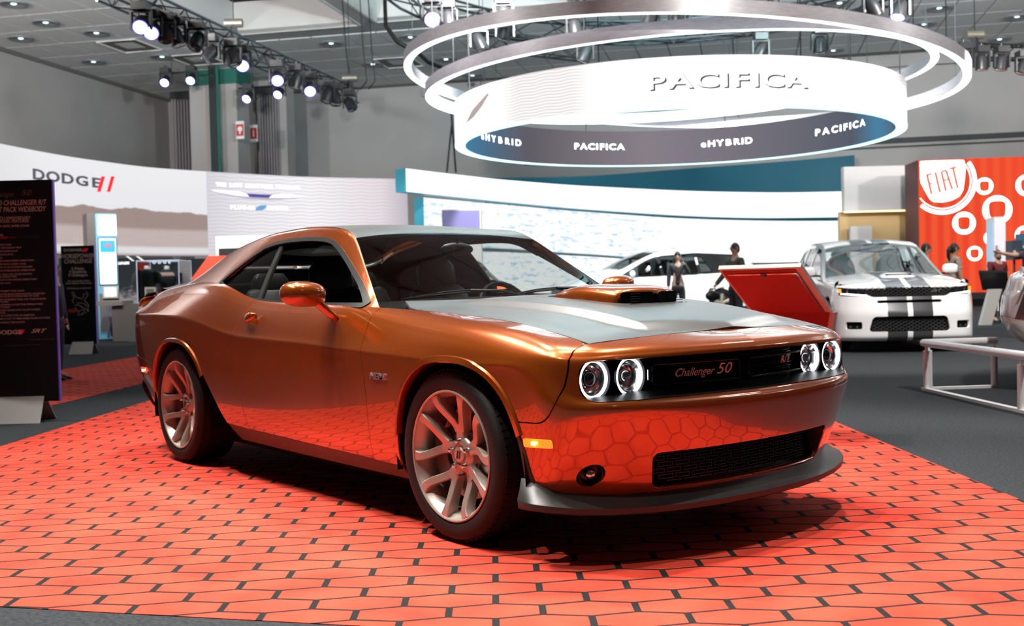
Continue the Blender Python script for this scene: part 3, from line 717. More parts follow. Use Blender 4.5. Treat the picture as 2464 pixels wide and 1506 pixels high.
# silver rings
M_ALU = pbsdf('brushed_aluminium', (.70, .68, .72), .38, .45); add_noise(M_ALU, 6, (.70, .68, .73), (.84, .82, .86), 0, 3, .35, .65, (1, 1, 8))
M_RLED = pbsdf('ring_under_light', (1, 1, 1), .4, emit=(.92, .97, 1), emit_s=2.0)
def silver_ring(cd, cr, R, z0, tx_, td_, label):
    g = empty('silver_ring', hall(cd, cr)); h = .235
    def tl(phi, r): d = rdir(phi)*r; return tx_*(d@HR)+td_*(d@HD)
    ring_face('outer_band', R, z0, R, z0+h, M_ALU, g, tl); ring_face('inner_band', R-.16, z0+h, R-.16, z0, M_ALU, g, tl)
    ring_face('under_light', R, z0, R-.16, z0, M_RLED, g, tl); ring_face('top_band', R-.16, z0+h, R, z0+h, M_ALU, g, tl)
    for k in range(10):
        ph = math.radians(36*k+11); p = rdir(ph)*(R-.08); MB().cyl(p+UZ*(z0+h+tl(ph, R-.08)), p+UZ*(HZ-.04), .010, 5).build('suspension_wire', M_DRAIL, g)
    return tag(g, label, 'ring')
silver_ring(24., 3.78, 6.03, 5.42, -.070, -.010, 'outer and larger of the two tilted silver rings above the LED ring')
silver_ring(24., 3.70, 5.50, 5.36, .028, .006, 'inner and smaller of the two silver rings above the LED ring')
# ================================================================== the orange coupe
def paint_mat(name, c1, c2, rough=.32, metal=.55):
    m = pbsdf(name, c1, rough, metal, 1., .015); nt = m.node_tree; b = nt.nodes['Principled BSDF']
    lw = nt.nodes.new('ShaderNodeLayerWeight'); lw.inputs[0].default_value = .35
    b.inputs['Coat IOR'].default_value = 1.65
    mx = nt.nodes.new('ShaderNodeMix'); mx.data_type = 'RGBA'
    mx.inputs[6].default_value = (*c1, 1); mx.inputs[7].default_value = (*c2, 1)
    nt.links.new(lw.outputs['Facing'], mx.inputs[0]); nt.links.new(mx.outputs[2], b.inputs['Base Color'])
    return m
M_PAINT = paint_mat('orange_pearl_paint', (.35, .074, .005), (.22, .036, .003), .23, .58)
M_MATTE = pbsdf('satin_black_wrap', (.026, .025, .024), .36, .0, .6, .30, spec=.7); M_MATTE.node_tree.nodes['Principled BSDF'].inputs['Coat IOR'].default_value = 1.7
M_BLACK = pbsdf('black_plastic', (.012, .012, .014), .45)
M_BLACKG = pbsdf('gloss_black_plastic', (.008, .008, .010), .18)
M_SATIN = pbsdf('satin_splitter', (.022, .021, .020), .40, spec=.5)
M_DARK = pbsdf('dark_void', (.004, .004, .005), .9, spec=.1)
M_TRIM = pbsdf('window_trim_rubber', (.010, .010, .010), .5, spec=.22)
M_RUB = pbsdf('tyre_rubber', (.007, .007, .007), .6, spec=.3); add_noise(M_RUB, 140, bump=.15)
M_RIM = pbsdf('magnesium_wheel', (.42, .36, .31), .42, .65)
M_CHROME = pbsdf('chrome', (.75, .75, .78), .08, 1.)
M_BADGE = pbsdf('badge_metal', (.62, .56, .55), .25, .9)
M_STEEL = pbsdf('brake_steel', (.33, .31, .30), .35, .9)
M_CALIP = pbsdf('brake_caliper', (.035, .03, .03), .4)
M_SEAT = pbsdf('black_leather', (.012, .012, .013), .45); add_noise(M_SEAT, 90, bump=.2)
M_DASH = pbsdf('dashboard_vinyl', (.018, .018, .02), .55); add_noise(M_DASH, 200, bump=.2)
M_HALO = pbsdf('headlamp_halo', (1, 1, 1), .3, emit=(.96, .95, 1), emit_s=4.)
M_REFL = pbsdf('lamp_reflector', (.62, .60, .60), .16, 1.)
M_AMBER = pbsdf('amber_marker', (.75, .22, .01), .2, coat=1., emit=(1, .33, .02), emit_s=.9)
M_AMBERC = pbsdf('amber_lamp_core', (1, .8, .4), .3, emit=(1, .62, .2), emit_s=12.)
M_REDL = pbsdf('red_marker', (.5, .02, .01), .2, coat=1., emit=(1, .08, .03), emit_s=1.2)
M_REDC = pbsdf('red_lamp_core', (1, .5, .3), .3, emit=(1, .4, .25), emit_s=8.)
def glass_mat(name, tint, refl=1., ior=1.5):
    m = bpy.data.materials.new(name); m.use_nodes = True; nt = m.node_tree; nt.nodes.clear()
    o = nt.nodes.new('ShaderNodeOutputMaterial'); t = nt.nodes.new('ShaderNodeBsdfTransparent'); g = nt.nodes.new('ShaderNodeBsdfGlossy')
    f = nt.nodes.new('ShaderNodeFresnel'); mx = nt.nodes.new('ShaderNodeMixShader'); mu = nt.nodes.new('ShaderNodeMath'); mu.operation = 'MULTIPLY'
    t.inputs[0].default_value = (*tint, 1); g.inputs['Roughness'].default_value = .01; f.inputs[0].default_value = ior; mu.inputs[1].default_value = refl
    nt.links.new(f.outputs[0], mu.inputs[0]); nt.links.new(mu.outputs[0], mx.inputs[0]); nt.links.new(t.outputs[0], mx.inputs[1]); nt.links.new(g.outputs[0], mx.inputs[2]); nt.links.new(mx.outputs[0], o.inputs[0])
    MATS[name] = m; return m
M_GLASS = glass_mat('windscreen_glass', (.62, .68, .66))
M_GLASSD = glass_mat('tinted_glass', (.30, .33, .33))
M_GLASSC = glass_mat('clear_glass', (.93, .96, .97))

car = tag(empty('muscle_car', (0, 0, .008)), 'burnt orange two-door muscle car with satin black bonnet and roof', 'car')

# ---- body belt: rows from the sill up to the shoulder, stations from the nose round to the tail
SX = [.45, .25, 0, -.3, -.65, -.9, -1.2, -1.55, -1.9, -2.15, -2.4, -2.65, -2.95, -3.3, -3.55, -3.72]
def sx(tab): return [float(sinterp(x, tab)) for x in SX]
ZC = sx([(.45, .769), (0, .769), (-.3, .777), (-.65, .787), (-1.2, .809), (-1.9, .824), (-2.15, .838), (-2.4, .876), (-2.65, .912), (-2.95, .928), (-3.3, .932), (-3.72, .928)])
YC = sx([(.45, .935), (.25, .950), (0, .958), (-.65, .955), (-1.2, .950), (-1.9, .944), (-2.15, .946), (-2.4, .954), (-2.65, .962), (-2.95, .965), (-3.3, .957), (-3.55, .940), (-3.72, .915)])
ZL = sx([(.45, .884), (.25, .915), (0, .936), (-.3, .955), (-.65, .976), (-.9, .988), (-1.2, .994), (-1.55, 1.002), (-1.9, 1.018), (-2.15, 1.062), (-2.4, 1.112), (-2.65, 1.128), (-2.95, 1.128), (-3.3, 1.112), (-3.55, 1.092), (-3.72, 1.062)])
YL = sx([(.45, .75), (.25, .75), (-.3, .752), (-.5, .765), (-.65, .815), (-.78, .858), (-.9, .87), (-1.55, .868), (-1.9, .866), (-2.15, .858), (-2.4, .843), (-2.65, .822), (-2.95, .792), (-3.3, .762), (-3.55, .742), (-3.72, .72)])
REAR = [(-3.85, .862), (-3.935, .765), (-3.99, .55), (-4.02, .28), (-4.03, 0)]
def row(front, zf, ys, zs, rin, zr, rs=1.):
    r = [(x, y, z) for (x, y), z in zip(front, zf)]
    r += [(x, y, z) for x, y, z in zip(SX, ys, zs)]
    r += [(x+rin, y*rs, z) for (x, y), z in zip(REAR, zr)]
    return r
def c5(v): return [v]*6
FR = {
 'A': ([(.830, 0), (.812, .28), (.757, .50), (.685, .66), (.615, .76), (.545, .835)], c5(.235)),
 'B': ([(.852, 0), (.835, .28), (.785, .52), (.712, .69), (.643, .79), (.567, .865)], c5(.30)),
 'C': ([(.878, 0), (.863, .28), (.818, .53), (.750, .71), (.682, .815), (.600, .888)], c5(.42)),
 'D': ([(.893, 0), (.879, .28), (.840, .54), (.776, .73), (.710, .83), (.620, .904)], c5(.52)),
 'E': ([(.899, 0), (.886, .28), (.852, .55), (.792, .742), (.727, .845), (.634, .914)], [.575, .577, .582, .588, .592, .60]),
 'F': ([(.893, 0), (.880, .28), (.847, .55), (.788, .742), (.722, .843), (.630, .914)], [.606, .608, .613, .62, .626, .66]),
 'G': ([(.876, 0), (.864, .28), (.831, .55), (.774, .738), (.710, .836), (.622, .911)], [.625, .627, .632, .642, .65, .71]),
 'H': ([(.866, 0), (.854, .28), (.823, .55), (.767, .737), (.706, .836), (.617, .907)], [.70, .70, .702, .705, .712, .765]),
 'I': ([(.872, 0), (.860, .28), (.829, .55), (.769, .737), (.703, .832), (.611, .900)], [.782, .782, .781, .779, .776, .795]),
 'J': ([(.864, 0), (.852, .28), (.819, .547), (.758, .733), (.692, .822), (.603, .884)], [.806, .806, .804, .80, .797, .815]),
 'K': ([(.838, 0), (.827, .28), (.795, .545), (.738, .728), (.675, .808), (.59, .842)], [.832, .831, .828, .821, .822, .840]),
 'L': ([(.752, 0), (.742, .28), (.717, .52), (.672, .745), (.635, .752), (.57, .752)], [.866, .864, .857, .841, .848, .862]),
}
LO = sx([(.45, 1.), (-3.3, 1.), (-3.55, .965), (-3.72, .93)])
rows = []
rows.append(row(*FR['A'], [y*.93 for y in sx([(.45, .90), (-.65, .935), (-3.3, .92), (-3.55, .86), (-3.72, .80)])], sx([(.45, .225), (0, .20), (-3.3, .22), (-3.72, .27)]), .50, [.27]*5, .93))
rows.append(row(*FR['B'], sx([(.45, .902), (.2, .915), (-.65, .916), (-2.4, .912), (-3.3, .905), (-3.55, .86), (-3.72, .81)]), sx([(.45, .30), (0, .285), (-2.4, .295), (-3.3, .31), (-3.72, .335)]), .38, [.335]*5, .95))
rows.append(row(*FR['C'], sx([(.45, .918), (0, .935), (-.65, .936), (-2.4, .934), (-2.95, .938), (-3.3, .928), (-3.55, .895), (-3.72, .86)]), sx([(.45, .42), (0, .40), (-3.3, .42), (-3.72, .435)]), .17, [.435]*5, .98))
rows.append(row(*FR['D'], sx([(.45, .930), (0, .947), (-.65, .946), (-1.9, .940), (-2.4, .946), (-2.95, .954), (-3.3, .946), (-3.55, .922), (-3.72, .893)]), sx([(.45, .54), (0, .54), (-2.2, .55), (-3.72, .53)]), .06, [.53]*5))
rows.append(row(*FR['E'], [y-.003 for y in YC], [.54+(z-.54)*.58 for z in ZC], .0, [.64]*5))
rows.append(row(*FR['F'], [y-.001 for y in YC], [.54+(z-.54)*.85 for z in ZC], .0, [.77]*5))
rows.append(row(*FR['G'], [y for y in YC], [z-.010 for z in ZC], .012, [.86]*5))
rows.append(row(*FR['H'], [y-.006 for y in YC], [z+.010 for z in ZC], .03, [.90]*5))
def mixr(a, b, t, dy=0, dz=0): return a+(b-a)*t
yI = [YC[i]+(YL[i]-YC[i])*t for i, t in enumerate(sx([(.45, .10), (0, .10), (-.65, .22), (-1.2, .25), (-2.15, .22), (-2.6, .20), (-3.72, .22)]))]
zI = [ZC[i]+(ZL[i]-ZC[i])*t for i, t in enumerate(sx([(.45, .34), (0, .36), (-.65, .36), (-1.2, .36), (-2.15, .34), (-2.6, .32), (-3.72, .3)]))]
yJ = [YC[i]+(YL[i]-YC[i])*t for i, t in enumerate(sx([(.45, .29), (0, .28), (-.65, .42), (-1.2, .48), (-2.15, .46), (-2.6, .44), (-3.72, .45)]))]
zJ = [ZC[i]+(ZL[i]-ZC[i])*t for i, t in enumerate(sx([(.45, .65), (0, .68), (-.65, .68), (-1.2, .66), (-2.15, .66), (-2.6, .66), (-3.72, .6)]))]
yK = [YC[i]+(YL[i]-YC[i])*t for i, t in enumerate(sx([(.45, .56), (0, .55), (-.65, .68), (-1.2, .74), (-2.15, .74), (-2.6, .72), (-3.72, .72)]))]
zK = [ZC[i]+(ZL[i]-ZC[i])*t for i, t in enumerate(sx([(.45, .885), (0, .895), (-.65, .90), (-1.2, .885), (-2.15, .88), (-2.6, .90), (-3.72, .86)]))]
rows.append(row(*FR['I'], yI, zI, .05, [.955]*5))
rows.append(row(*FR['J'], yJ, zJ, .07, [1.0, 1.01, 1.02, 1.02, 1.02]))
rows.append(row(*FR['K'], yK, zK, .10, [1.035, 1.05, 1.06, 1.065, 1.065], .98))
rows.append(row(*FR['L'], YL, ZL, .16, [1.045, 1.07, 1.085, 1.09, 1.09], .92))
BELT = Surf(np.array(rows).transpose(1, 0, 2), 3)
NS, NR = BELT.n
_bu, _bv = [a.ravel() for a in np.meshgrid(np.linspace(0, NS-1, 240), np.linspace(0, NR-1, 110), indexing='ij')]
_bp = BELT.at(_bu, _bv)
def belt_uv(x, z, side=True):
    """parameters of the belt point with given side-view (x, z), or front-view (y, z)"""
    k = 0 if side else 1
    x = np.atleast_1d(np.asarray(x, float)); z = np.atleast_1d(np.asarray(z, float)); out = []
    msk = (_bu > 4.2) & (_bu < 22) if side else (_bu < 5)
    U, V, Pb = _bu[msk], _bv[msk], _bp[msk]
    for a, b in zip(x, z):
        i = np.argmin((Pb[:, k]-a)**2+(Pb[:, 2]-b)**2); u, v = U[i], V[i]
        for _ in range(6):
            p = BELT.at(np.array([u, u+1e-3, u]), np.array([v, v, v+1e-3]))
            J = np.array([(p[1]-p[0])[[k, 2]], (p[2]-p[0])[[k, 2]]]).T/1e-3
            d = np.linalg.lstsq(J, np.array([a, b])-p[0][[k, 2]], rcond=None)[0]; d = np.clip(d, -.3, .3)
            u = np.clip(u+d[0], 0, NS-1); v = np.clip(v+d[1], 0, NR-1)
        out.append((u, v))
    return np.array(out)
def belt_pt(x, z, side=True, off=0.):
    uv = belt_uv(x, z, side); return BELT.at(uv[:, 0], uv[:, 1])+off*BELT.normal(uv[:, 0], uv[:, 1])

def arch(P, gx, grow=0.):
    x = P[:, 0]-gx-.03; z = np.maximum(P[:, 2]-.30, 0)
    v = ((np.abs(x)/(.435+grow))**2.4+(z/(.458+grow))**2.4)**(1/2.4)-1
    if gx < -1:
        xr = P[:, 0]-gx; v = np.minimum(v, np.where(xr > .25, P[:, 2]-(.60-(xr-.42)*1.08)+grow*-.5, 1))
    return v
a_f = lambda P, UV: arch(P, 0.); a_r = lambda P, UV: arch(P, -2.951)
G = .0025
X_FD = [(.20, -.638), (.45, -.638), (.567, -.640), (.70, -.655), (.787, -.668), (.99, -.676), (1.1, -.676)]
X_DQ = [(.20, -1.93), (.31, -1.964), (.61, -2.063), (.78, -2.095), (.83, -2.098), (.88, -2.06), (.93, -2.005), (.98, -1.965), (1.03, -1.925), (1.2, -1.90)]
def fd(P, UV): return P[:, 0]-interp(P[:, 2], X_FD)
def dq(P, UV): return P[:, 0]-interp(P[:, 2], X_DQ)
def sillz(P, UV): return P[:, 2]-interp(P[:, 0], [(-2.6, .315), (-1.9, .292), (-.6, .272), (.3, .262)])
def fb(P, UV):   # >0 : fender side of the fender / nose joint
    a = sinterp(P[:, 2], [(.50, .60), (.58, .625), (.64, .655), (.70, .672), (.763, .678), (.80, .672), (.83, .662), (.88, .655)])-P[:, 0]
    return np.where(P[:, 0] < .25, 1., smin(a, P[:, 2]-(.543+.02*(P[:, 0]-.44)), .07))
def qb(P, UV):   # >0 : quarter panel side of the rear bumper joint
    return np.where(P[:, 0] > -2.95, 1., P[:, 2]-interp(P[:, 0], [(-4.1, .72), (-3.75, .645), (-3.6, .632), (-3.2, .598)]))
def op_grille(P): return rrect(P[:, 1], P[:, 2], 0, .7065, .838, .0795, .055)
def op_intake(P): return rrect(P[:, 1], P[:, 2], 0, .343, .545+.22*(P[:, 2]-.343), .074, .035)
V0, V1 = 0, NR-1
FINE = np.unique(np.concatenate([np.linspace(0, 5, 26), np.linspace(5, 5.6, 5), np.linspace(0, NR-1, 34)]))
for mir in (False, True):
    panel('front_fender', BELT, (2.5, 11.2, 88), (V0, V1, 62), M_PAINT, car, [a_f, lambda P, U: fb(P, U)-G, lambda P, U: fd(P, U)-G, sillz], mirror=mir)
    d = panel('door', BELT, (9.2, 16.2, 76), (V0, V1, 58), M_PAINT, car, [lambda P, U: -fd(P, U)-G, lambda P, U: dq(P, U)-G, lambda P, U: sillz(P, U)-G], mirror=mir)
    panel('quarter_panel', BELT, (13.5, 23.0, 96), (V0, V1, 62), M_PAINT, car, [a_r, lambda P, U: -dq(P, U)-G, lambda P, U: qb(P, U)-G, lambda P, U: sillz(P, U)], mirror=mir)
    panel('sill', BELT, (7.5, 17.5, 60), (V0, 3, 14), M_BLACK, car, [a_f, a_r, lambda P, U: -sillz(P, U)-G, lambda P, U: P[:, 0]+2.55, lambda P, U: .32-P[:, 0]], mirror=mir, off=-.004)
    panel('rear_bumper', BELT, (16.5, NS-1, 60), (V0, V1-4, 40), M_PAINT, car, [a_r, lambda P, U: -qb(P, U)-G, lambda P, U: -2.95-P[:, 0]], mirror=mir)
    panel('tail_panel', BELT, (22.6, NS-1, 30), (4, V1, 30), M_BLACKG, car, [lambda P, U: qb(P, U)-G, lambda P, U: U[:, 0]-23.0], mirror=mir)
    panel('blackout_shell', BELT, (0, NS-1, 150), (V0, V1-.3, 44), M_DARK, car, [lambda P, U: arch(P, 0., -.01), lambda P, U: arch(P, -2.951, -.01), lambda P, U: op_grille(P)-.01+np.where(P[:, 0] < .5, 9, 0), lambda P, U: op_intake(P)+.004+np.where(P[:, 0] < .5, 9, 0), lambda P, U: np.hypot(P[:, 1]-.765, P[:, 2]-.342)-.05+np.where(P[:, 0] < .4, 9, 0)], mirror=mir, off=-.028, thick=0)  # black liner added to block light leaks and darken the panel gaps
# front fascia: one piece across the car
def fascia_mesh():
    parts = []
    clips = [lambda P, U: -fb(P, U)-G, lambda P, U: op_grille(P), lambda P, U: op_intake(P), lambda P, U: np.hypot(P[:, 1]-.765, P[:, 2]-.342)-.045, lambda P, U: arch(P, 0., .0), lambda P, U: P[:, 0]-.32]
    for mir in (False, True):
        o = panel('tmp', BELT, (0, 8.0, 92), (V0, V1, 74), M_PAINT, None, clips, thick=.045 if False else .02, mirror=mir)
        parts.append(o)
    bm = bmesh.new()
    V = []; F = []; N = []
    for o in parts:
        k = len(V); me = o.data
        V += [tuple(v.co) for v in me.vertices]; N += [tuple(v) for v in np.array([c.vector[:] for c in me.corner_normals])[:0]] if False else []
        F += [tuple(i+k for i in p.vertices) for p in me.polygons]
        nn = np.zeros((len(me.vertices), 3)); cn = np.zeros(len(me.loops)*3, np.float32); me.corner_normals.foreach_get('vector', cn); vi = np.zeros(len(me.loops), np.int32); me.loops.foreach_get('vertex_index', vi)
        nn[vi] = cn.reshape(-1, 3); N += nn.tolist()
        bpy.data.objects.remove(o, do_unlink=True)
    bm.free()
    return add_mesh('front_fascia', V, F, M_PAINT, car, True, N)
fascia = fascia_mesh()

# ---- arch lips, splitter fin, side markers
def arch_curve(gx, t):
    c, s_ = np.cos(t), np.sin(t); n = 2.4
    x = np.sign(c)*np.abs(c)**(2/n)*.435; z = np.abs(s_)**(2/n)*.458
    return gx+.03+x, .30+z
for gx, t0, t1 in ((0., .34, 2.95), (-2.951, .52, 2.95)):
    t = np.linspace(t0, t1, 44); x, z = arch_curve(gx, t)
    cx = gx+.03
    for mir in (False, True):
        V = []; F = []; N = []
        rings = []
        for grow, off in ((-.004, -.03), (-.004, .006), (.004, .011), (.05, .010), (.062, .0005)):
            xx = cx+(x-cx)*(1+grow); zz = .30+(z-.30)*(1+grow)
            rings.append(belt_pt(xx, zz, True, off))
        for r in rings: V += r.tolist()
        m = len(t)
        for k in range(len(rings)-1):
            for i in range(m-1): F.append((k*m+i, k*m+i+1, (k+1)*m+i+1, (k+1)*m+i))
        V = np.array(V)
        if mir: V = V*[1, -1, 1]
        else: F = [f[::-1] for f in F]
        ob = add_mesh('arch_lip', V, F, M_PAINT, car, True); ob.data.set_sharp_from_angle(angle=math.radians(38))
for mir in (False, True):
    panel('side_marker', BELT, (4.5, 7.5, 40), (1.5, 4.5, 40), M_AMBER, car, [lambda P, U: -rrect(P[:, 0], P[:, 2]-.03*(P[:, 0]-.55), .545, .468, .068, .0165, .006)], thick=.008, mirror=mir, off=.005)
    core = belt_pt([.535], [.468], True, .012)[0]*[1, -1 if mir else 1, 1]
    MB().box(core, (.022, .004, .012)).build('marker_bulb', M_AMBERC, car)
    panel('rear_marker', BELT, (17.5, 23, 40), (2.5, 5, 40), M_REDL, car, [lambda P, U: -rrect(P[:, 0], P[:, 2], -3.56, .552, .075, .018, .008)], thick=.008, mirror=mir, off=.006)
    core = belt_pt([-3.53], [.552], True, .014)[0]*[1, -1 if mir else 1, 1]
    MB().box(core, (.035, .004, .014)).build('marker_bulb', M_REDC, car)
    # black flap in front of the wheel, joining the splitter
    panel('wheel_flap', BELT, (4.5, 8.2, 50), (0, 6, 60), M_SATIN, car, [a_f, lambda P, U: -arch(P, 0., 0)+interp(P[:, 2], [(.20, .16), (.26, .12), (.34, .075), (.54, .012)]), lambda P, U: .545-P[:, 2], lambda P, U: P[:, 0]-.2], thick=.02, mirror=mir, off=.006)

# ---- splitter
SPo = np.array([(.912, 0), (.908, .12), (.898, .26), (.873, .42), (.83, .58), (.768, .73), (.70, .845), (.635, .915), (.575, .948), (.52, .958), (.475, .955)])
SPi = np.array([(.80, 0), (.795, .12), (.785, .26), (.75, .42), (.70, .56), (.635, .67), (.575, .755), (.53, .82), (.50, .87), (.47, .90), (.44, .91)])
def splitter():
    z_out = interp(SPo[:, 1], [(0, .198), (.5, .200), (.8, .208), (.95, .226)]); V = []; F = []
    n0 = len(SPo)
    full = [(i, -1) for i in range(n0-1, 0, -1)]+[(i, 1) for i in range(n0)]
    for i, sg in full:
        o, q, z = SPo[i], SPi[i], z_out[i]; zi = .262+(.03 if i > 7 else 0)
        m = o*.55+q*.45
        V += [(q[0], sg*q[1], zi+.03), (m[0], sg*m[1], z+.036+(zi-.25)*.5), (o[0]-.012, sg*(o[1]-.004), z+.022), (o[0], sg*o[1], z+.016), (o[0], sg*o[1], z-.006), (o[0]-.01, sg*(o[1]-.004), z-.012), (q[0], sg*q[1], z-.012)]
    k = 7
    for i in range(len(full)-1):
        for j in range(k-1): F.append((i*k+j, i*k+j+1, (i+1)*k+j+1, (i+1)*k+j))
        F.append((i*k+k-1, i*k, (i+1)*k, (i+1)*k+k-1))
    F += [tuple(range(k)), tuple((len(full)-1)*k+j for j in range(k))[::-1]]
    mb = MB(); mb.add(V, F); return mb.build('splitter', M_SATIN, car, 40)
splitter()

# ---- bonnet
HC = [(.80, .845), (.752, .866), (.68, .889), (.6, .909), (.4, .945), (.2, .968), (0, .983), (-.3, .997), (-.72, 1.004)]
HE = [(.80, .80), (.67, .841), (.554, .866), (.41, .891), (.227, .918), (.013, .936), (-.255, .952), (-.5, .966), (-.72, .98)]
def hood_z(x, y):
    a = np.abs(y)
    zc = sinterp(x, HC); ze = sinterp(x, HE)
    z = zc-(zc-ze)*(a/.75)**2.3
    b = sstep(.475, .415, a)*sstep(.69, .60, x+.25*(a-.42))*sstep(-.62, -.40, x)
    z = z+.020*b-.010*sstep(.75, .60, a)*sstep(.40, .48, a)*sstep(.66, .5, x)*sstep(-.6, -.3, x)
    # kick up to the cowl at the rear corners
    z = z+.024*sstep(-.48, -.70, x)*(a/.75)**2
    return z
HOOD = Func(lambda u, v: np.stack([u, v, hood_z(u, v)], -1))
HEy = [(-.75, .64), (-.70, .675), (-.62, .715), (-.54, .745), (-.45, .7475), (.2, .7475), (.45, .7475), (.675, .7475)]
def hood_side(P, U): return sinterp(U[:, 0], HEy)-np.abs(U[:, 1])
def hood_front(P, U): return sinterp(np.abs(U[:, 1]), [(0, .750), (.28, .740), (.52, .715), (.745, .670), (.8, .66)])-U[:, 0]-.002
def scoop_hole(P, U): return rrect(U[:, 0], U[:, 1], .02, 0, .33, .262, .16)
hy = np.unique(np.concatenate([np.linspace(-.76, .76, 60), np.linspace(.40, .49, 14), -np.linspace(.40, .49, 14)]))
hood = panel('bonnet', HOOD, (-.72, .76, 90), hy, M_MATTE, car, [hood_side, hood_front, lambda P, U: scoop_hole(P, U)], thick=.014)
panel('bonnet_scoop_pan', HOOD, (-.40, .40, 46), (-.30, .30, 40), M_MATTE, car, [lambda P, U: -scoop_hole(P, U)-.003, lambda P, U: rrect(U[:, 0], U[:, 1], .02, 0, .285, .218, .13)], thick=.03)
panel('bonnet_underside', HOOD, (-.72, .74, 20), (-.74, .74, 20), M_DARK, car, [hood_side, lambda P, U: hood_front(P, U)-.01], thick=0, off=-.05)
# shaker scoop
def scoop():
    xs = np.array([.305, .303, .295, .27, .22, .12, 0, -.1, -.18, -.235]); V = []; F = []; n = 29
    hgt = sinterp(xs, [(.305, .055), (.303, .068), (.295, .077), (.22, .083), (0, .076), (-.1, .060), (-.18, .035), (-.235, .0)])
    wid = sinterp(xs, [(.305, .188), (.303, .197), (.295, .203), (.22, .210), (0, .205), (-.18, .17), (-.235, .14)])
    t = np.linspace(0, math.pi, n)
    for x, h, w in zip(xs, hgt, wid):
        c, s_ = np.cos(t), np.sin(t); y = np.sign(c)*np.abs(c)**.55*w; q = np.abs(s_)**.42*h
        sw = .055*(np.abs(y)/.2)**2 if x > .2 else .055*(np.abs(y)/.2)**2*max(0, (x+.1)/.3)
        zb = hood_z(np.full_like(y, x), y)*0+float(hood_z(np.array([x]), np.array([.2]))[0])-.012
        V += [(x-sx_, yy, zb_+qq) for sx_, yy, qq, zb_ in zip(np.atleast_1d(sw)*np.ones(n), y, q, zb)]
    m = len(xs)
    for i in range(m-1):
        for j in range(n-1): F.append((i*n+j, i*n+j+1, (i+1)*n+j+1, (i+1)*n+j))
    mb = MB(); mb.add(V, F)
    mb.add([V[j] for j in range(n)], [tuple(range(n))])
    o = mb.build('shaker_scoop', M_PAINT, car, 50)
    return o
sc = scoop()
zb = float(hood_z(np.array([.3]), np.array([.2]))[0])-.012
for s_ in (-1, 1):
    poly = []
    for (cx, cz, a0) in ((.165, .052, 0), (.033, .052, 90), (.033, .016, 180), (.165, .016, 270)):
        for a in np.linspace(a0, a0+90, 6):
            poly.append((cx+.014*math.cos(math.radians(a)), cz+.012*math.sin(math.radians(a))))
    V = []; F = []
    for dx, k in ((.006, 1.0), (-.004, .93), (-.06, .9)):
        V += [(.305-.055*(y/.2)**2+dx, s_*(.1+(y-.1)*k), zb+.034+(z-.034)*k) for y, z in poly]
    n = len(poly)
    for r in range(2):
        for i in range(n): F.append((r*n+i, r*n+(i+1) % n, (r+1)*n+(i+1) % n, (r+1)*n+i))
    F.append(tuple(2*n+i for i in range(n)))
    g = MB().add(V, F).build('scoop_intake', M_BLACK, sc)
    # dark filler in front of the recess so it reads as an opening, with its mesh
    mb = MB()
    mb.add([(v[0]+.0035, v[1], v[2]) for v in V[:n]], [tuple(range(n))])
    mb.build('intake_shade_fill', M_DARK, sc)
    mb = MB()
    for r in range(5):
        z = zb+.012+r*.011
        mb.box((.305-.055*(.1/.2)**2+.009, s_*.1, z), (.004, .142, .0022), np.array([[math.cos(-s_*.26), -math.sin(-s_*.26), 0], [math.sin(-s_*.26), math.cos(-s_*.26), 0], [0, 0, 1]]))
    mb.build('intake_mesh', M_BLACKG, sc)

# ---- greenhouse: one surface holding windscreen, roof, pillars, rear window
GX = [-.45, -.60, -.742, -.9, -1.1, -1.254, -1.365, -1.5, -1.75, -2.0, -2.25, -2.5, -2.8, -3.1, -3.42]
def gt(tab): return [float(sinterp(x, tab)) for x in GX]
gzc = gt([(-.45, .905), (-.6, .985), (-.72, 1.045), (-.9, 1.140), (-1.1, 1.247), (-1.25, 1.325), (-1.35, 1.372), (-1.45, 1.403), (-1.6, 1.431), (-1.9, 1.450), (-2.2, 1.444), (-2.5, 1.412), (-2.8, 1.345), (-3.1, 1.225), (-3.42, 1.10)])
gzr = gt([(-.45, .84), (-.6, .912), (-.742, .990), (-.9, 1.094), (-1.1, 1.230), (-1.254, 1.334), (-1.365, 1.380), (-1.5, 1.404), (-1.8, 1.420), (-2.2, 1.407), (-2.5, 1.374), (-2.8, 1.320), (-3.1, 1.225), (-3.42, 1.115)])
gyr = gt([(-.45, .868), (-.6, .842), (-.742, .800), (-.9, .742), (-1.1, .668), (-1.254, .614), (-1.365, .602), (-1.8, .600), (-2.5, .600), (-2.8, .605), (-3.1, .625), (-3.42, .64)])
gzl = gt([(-.45, .82), (-.742, .965), (-.9, .975), (-1.55, .985), (-1.9, 1.003), (-2.15, 1.045), (-2.4, 1.098), (-2.65, 1.118), (-2.95, 1.118), (-3.42, 1.085)])
gyl = gt([(-.45, .90), (-.742, .875), (-1.9, .868), (-2.15, .860), (-2.4, .848), (-2.65, .826), (-2.95, .796), (-3.42, .755)])
gro = []
for zf, yf in ((0, 0), (.25, .23), (.50, .475), (.70, .68), (.82, .80), (.90, .885), (.965, .955), (1., 1.02)):
    gro.append([(x, gyl[i]+(gyr[i]-gyl[i])*yf, gzl[i]+(gzr[i]-gzl[i])*zf) for i, x in enumerate(GX)])
VR = 7   # row of the roof gutter / windscreen edge
for k, (yf, cf) in enumerate(((.93, .16), (.70, .52), (.36, .86), (0, 1.))):
    gro.append([(x, gyr[i]*1.0*yf, gzr[i]+(gzc[i]-gzr[i])*cf) for i, x in enumerate(GX)])
GH = Surf(np.array(gro).transpose(1, 0, 2), 3)
GN, GV = GH.n
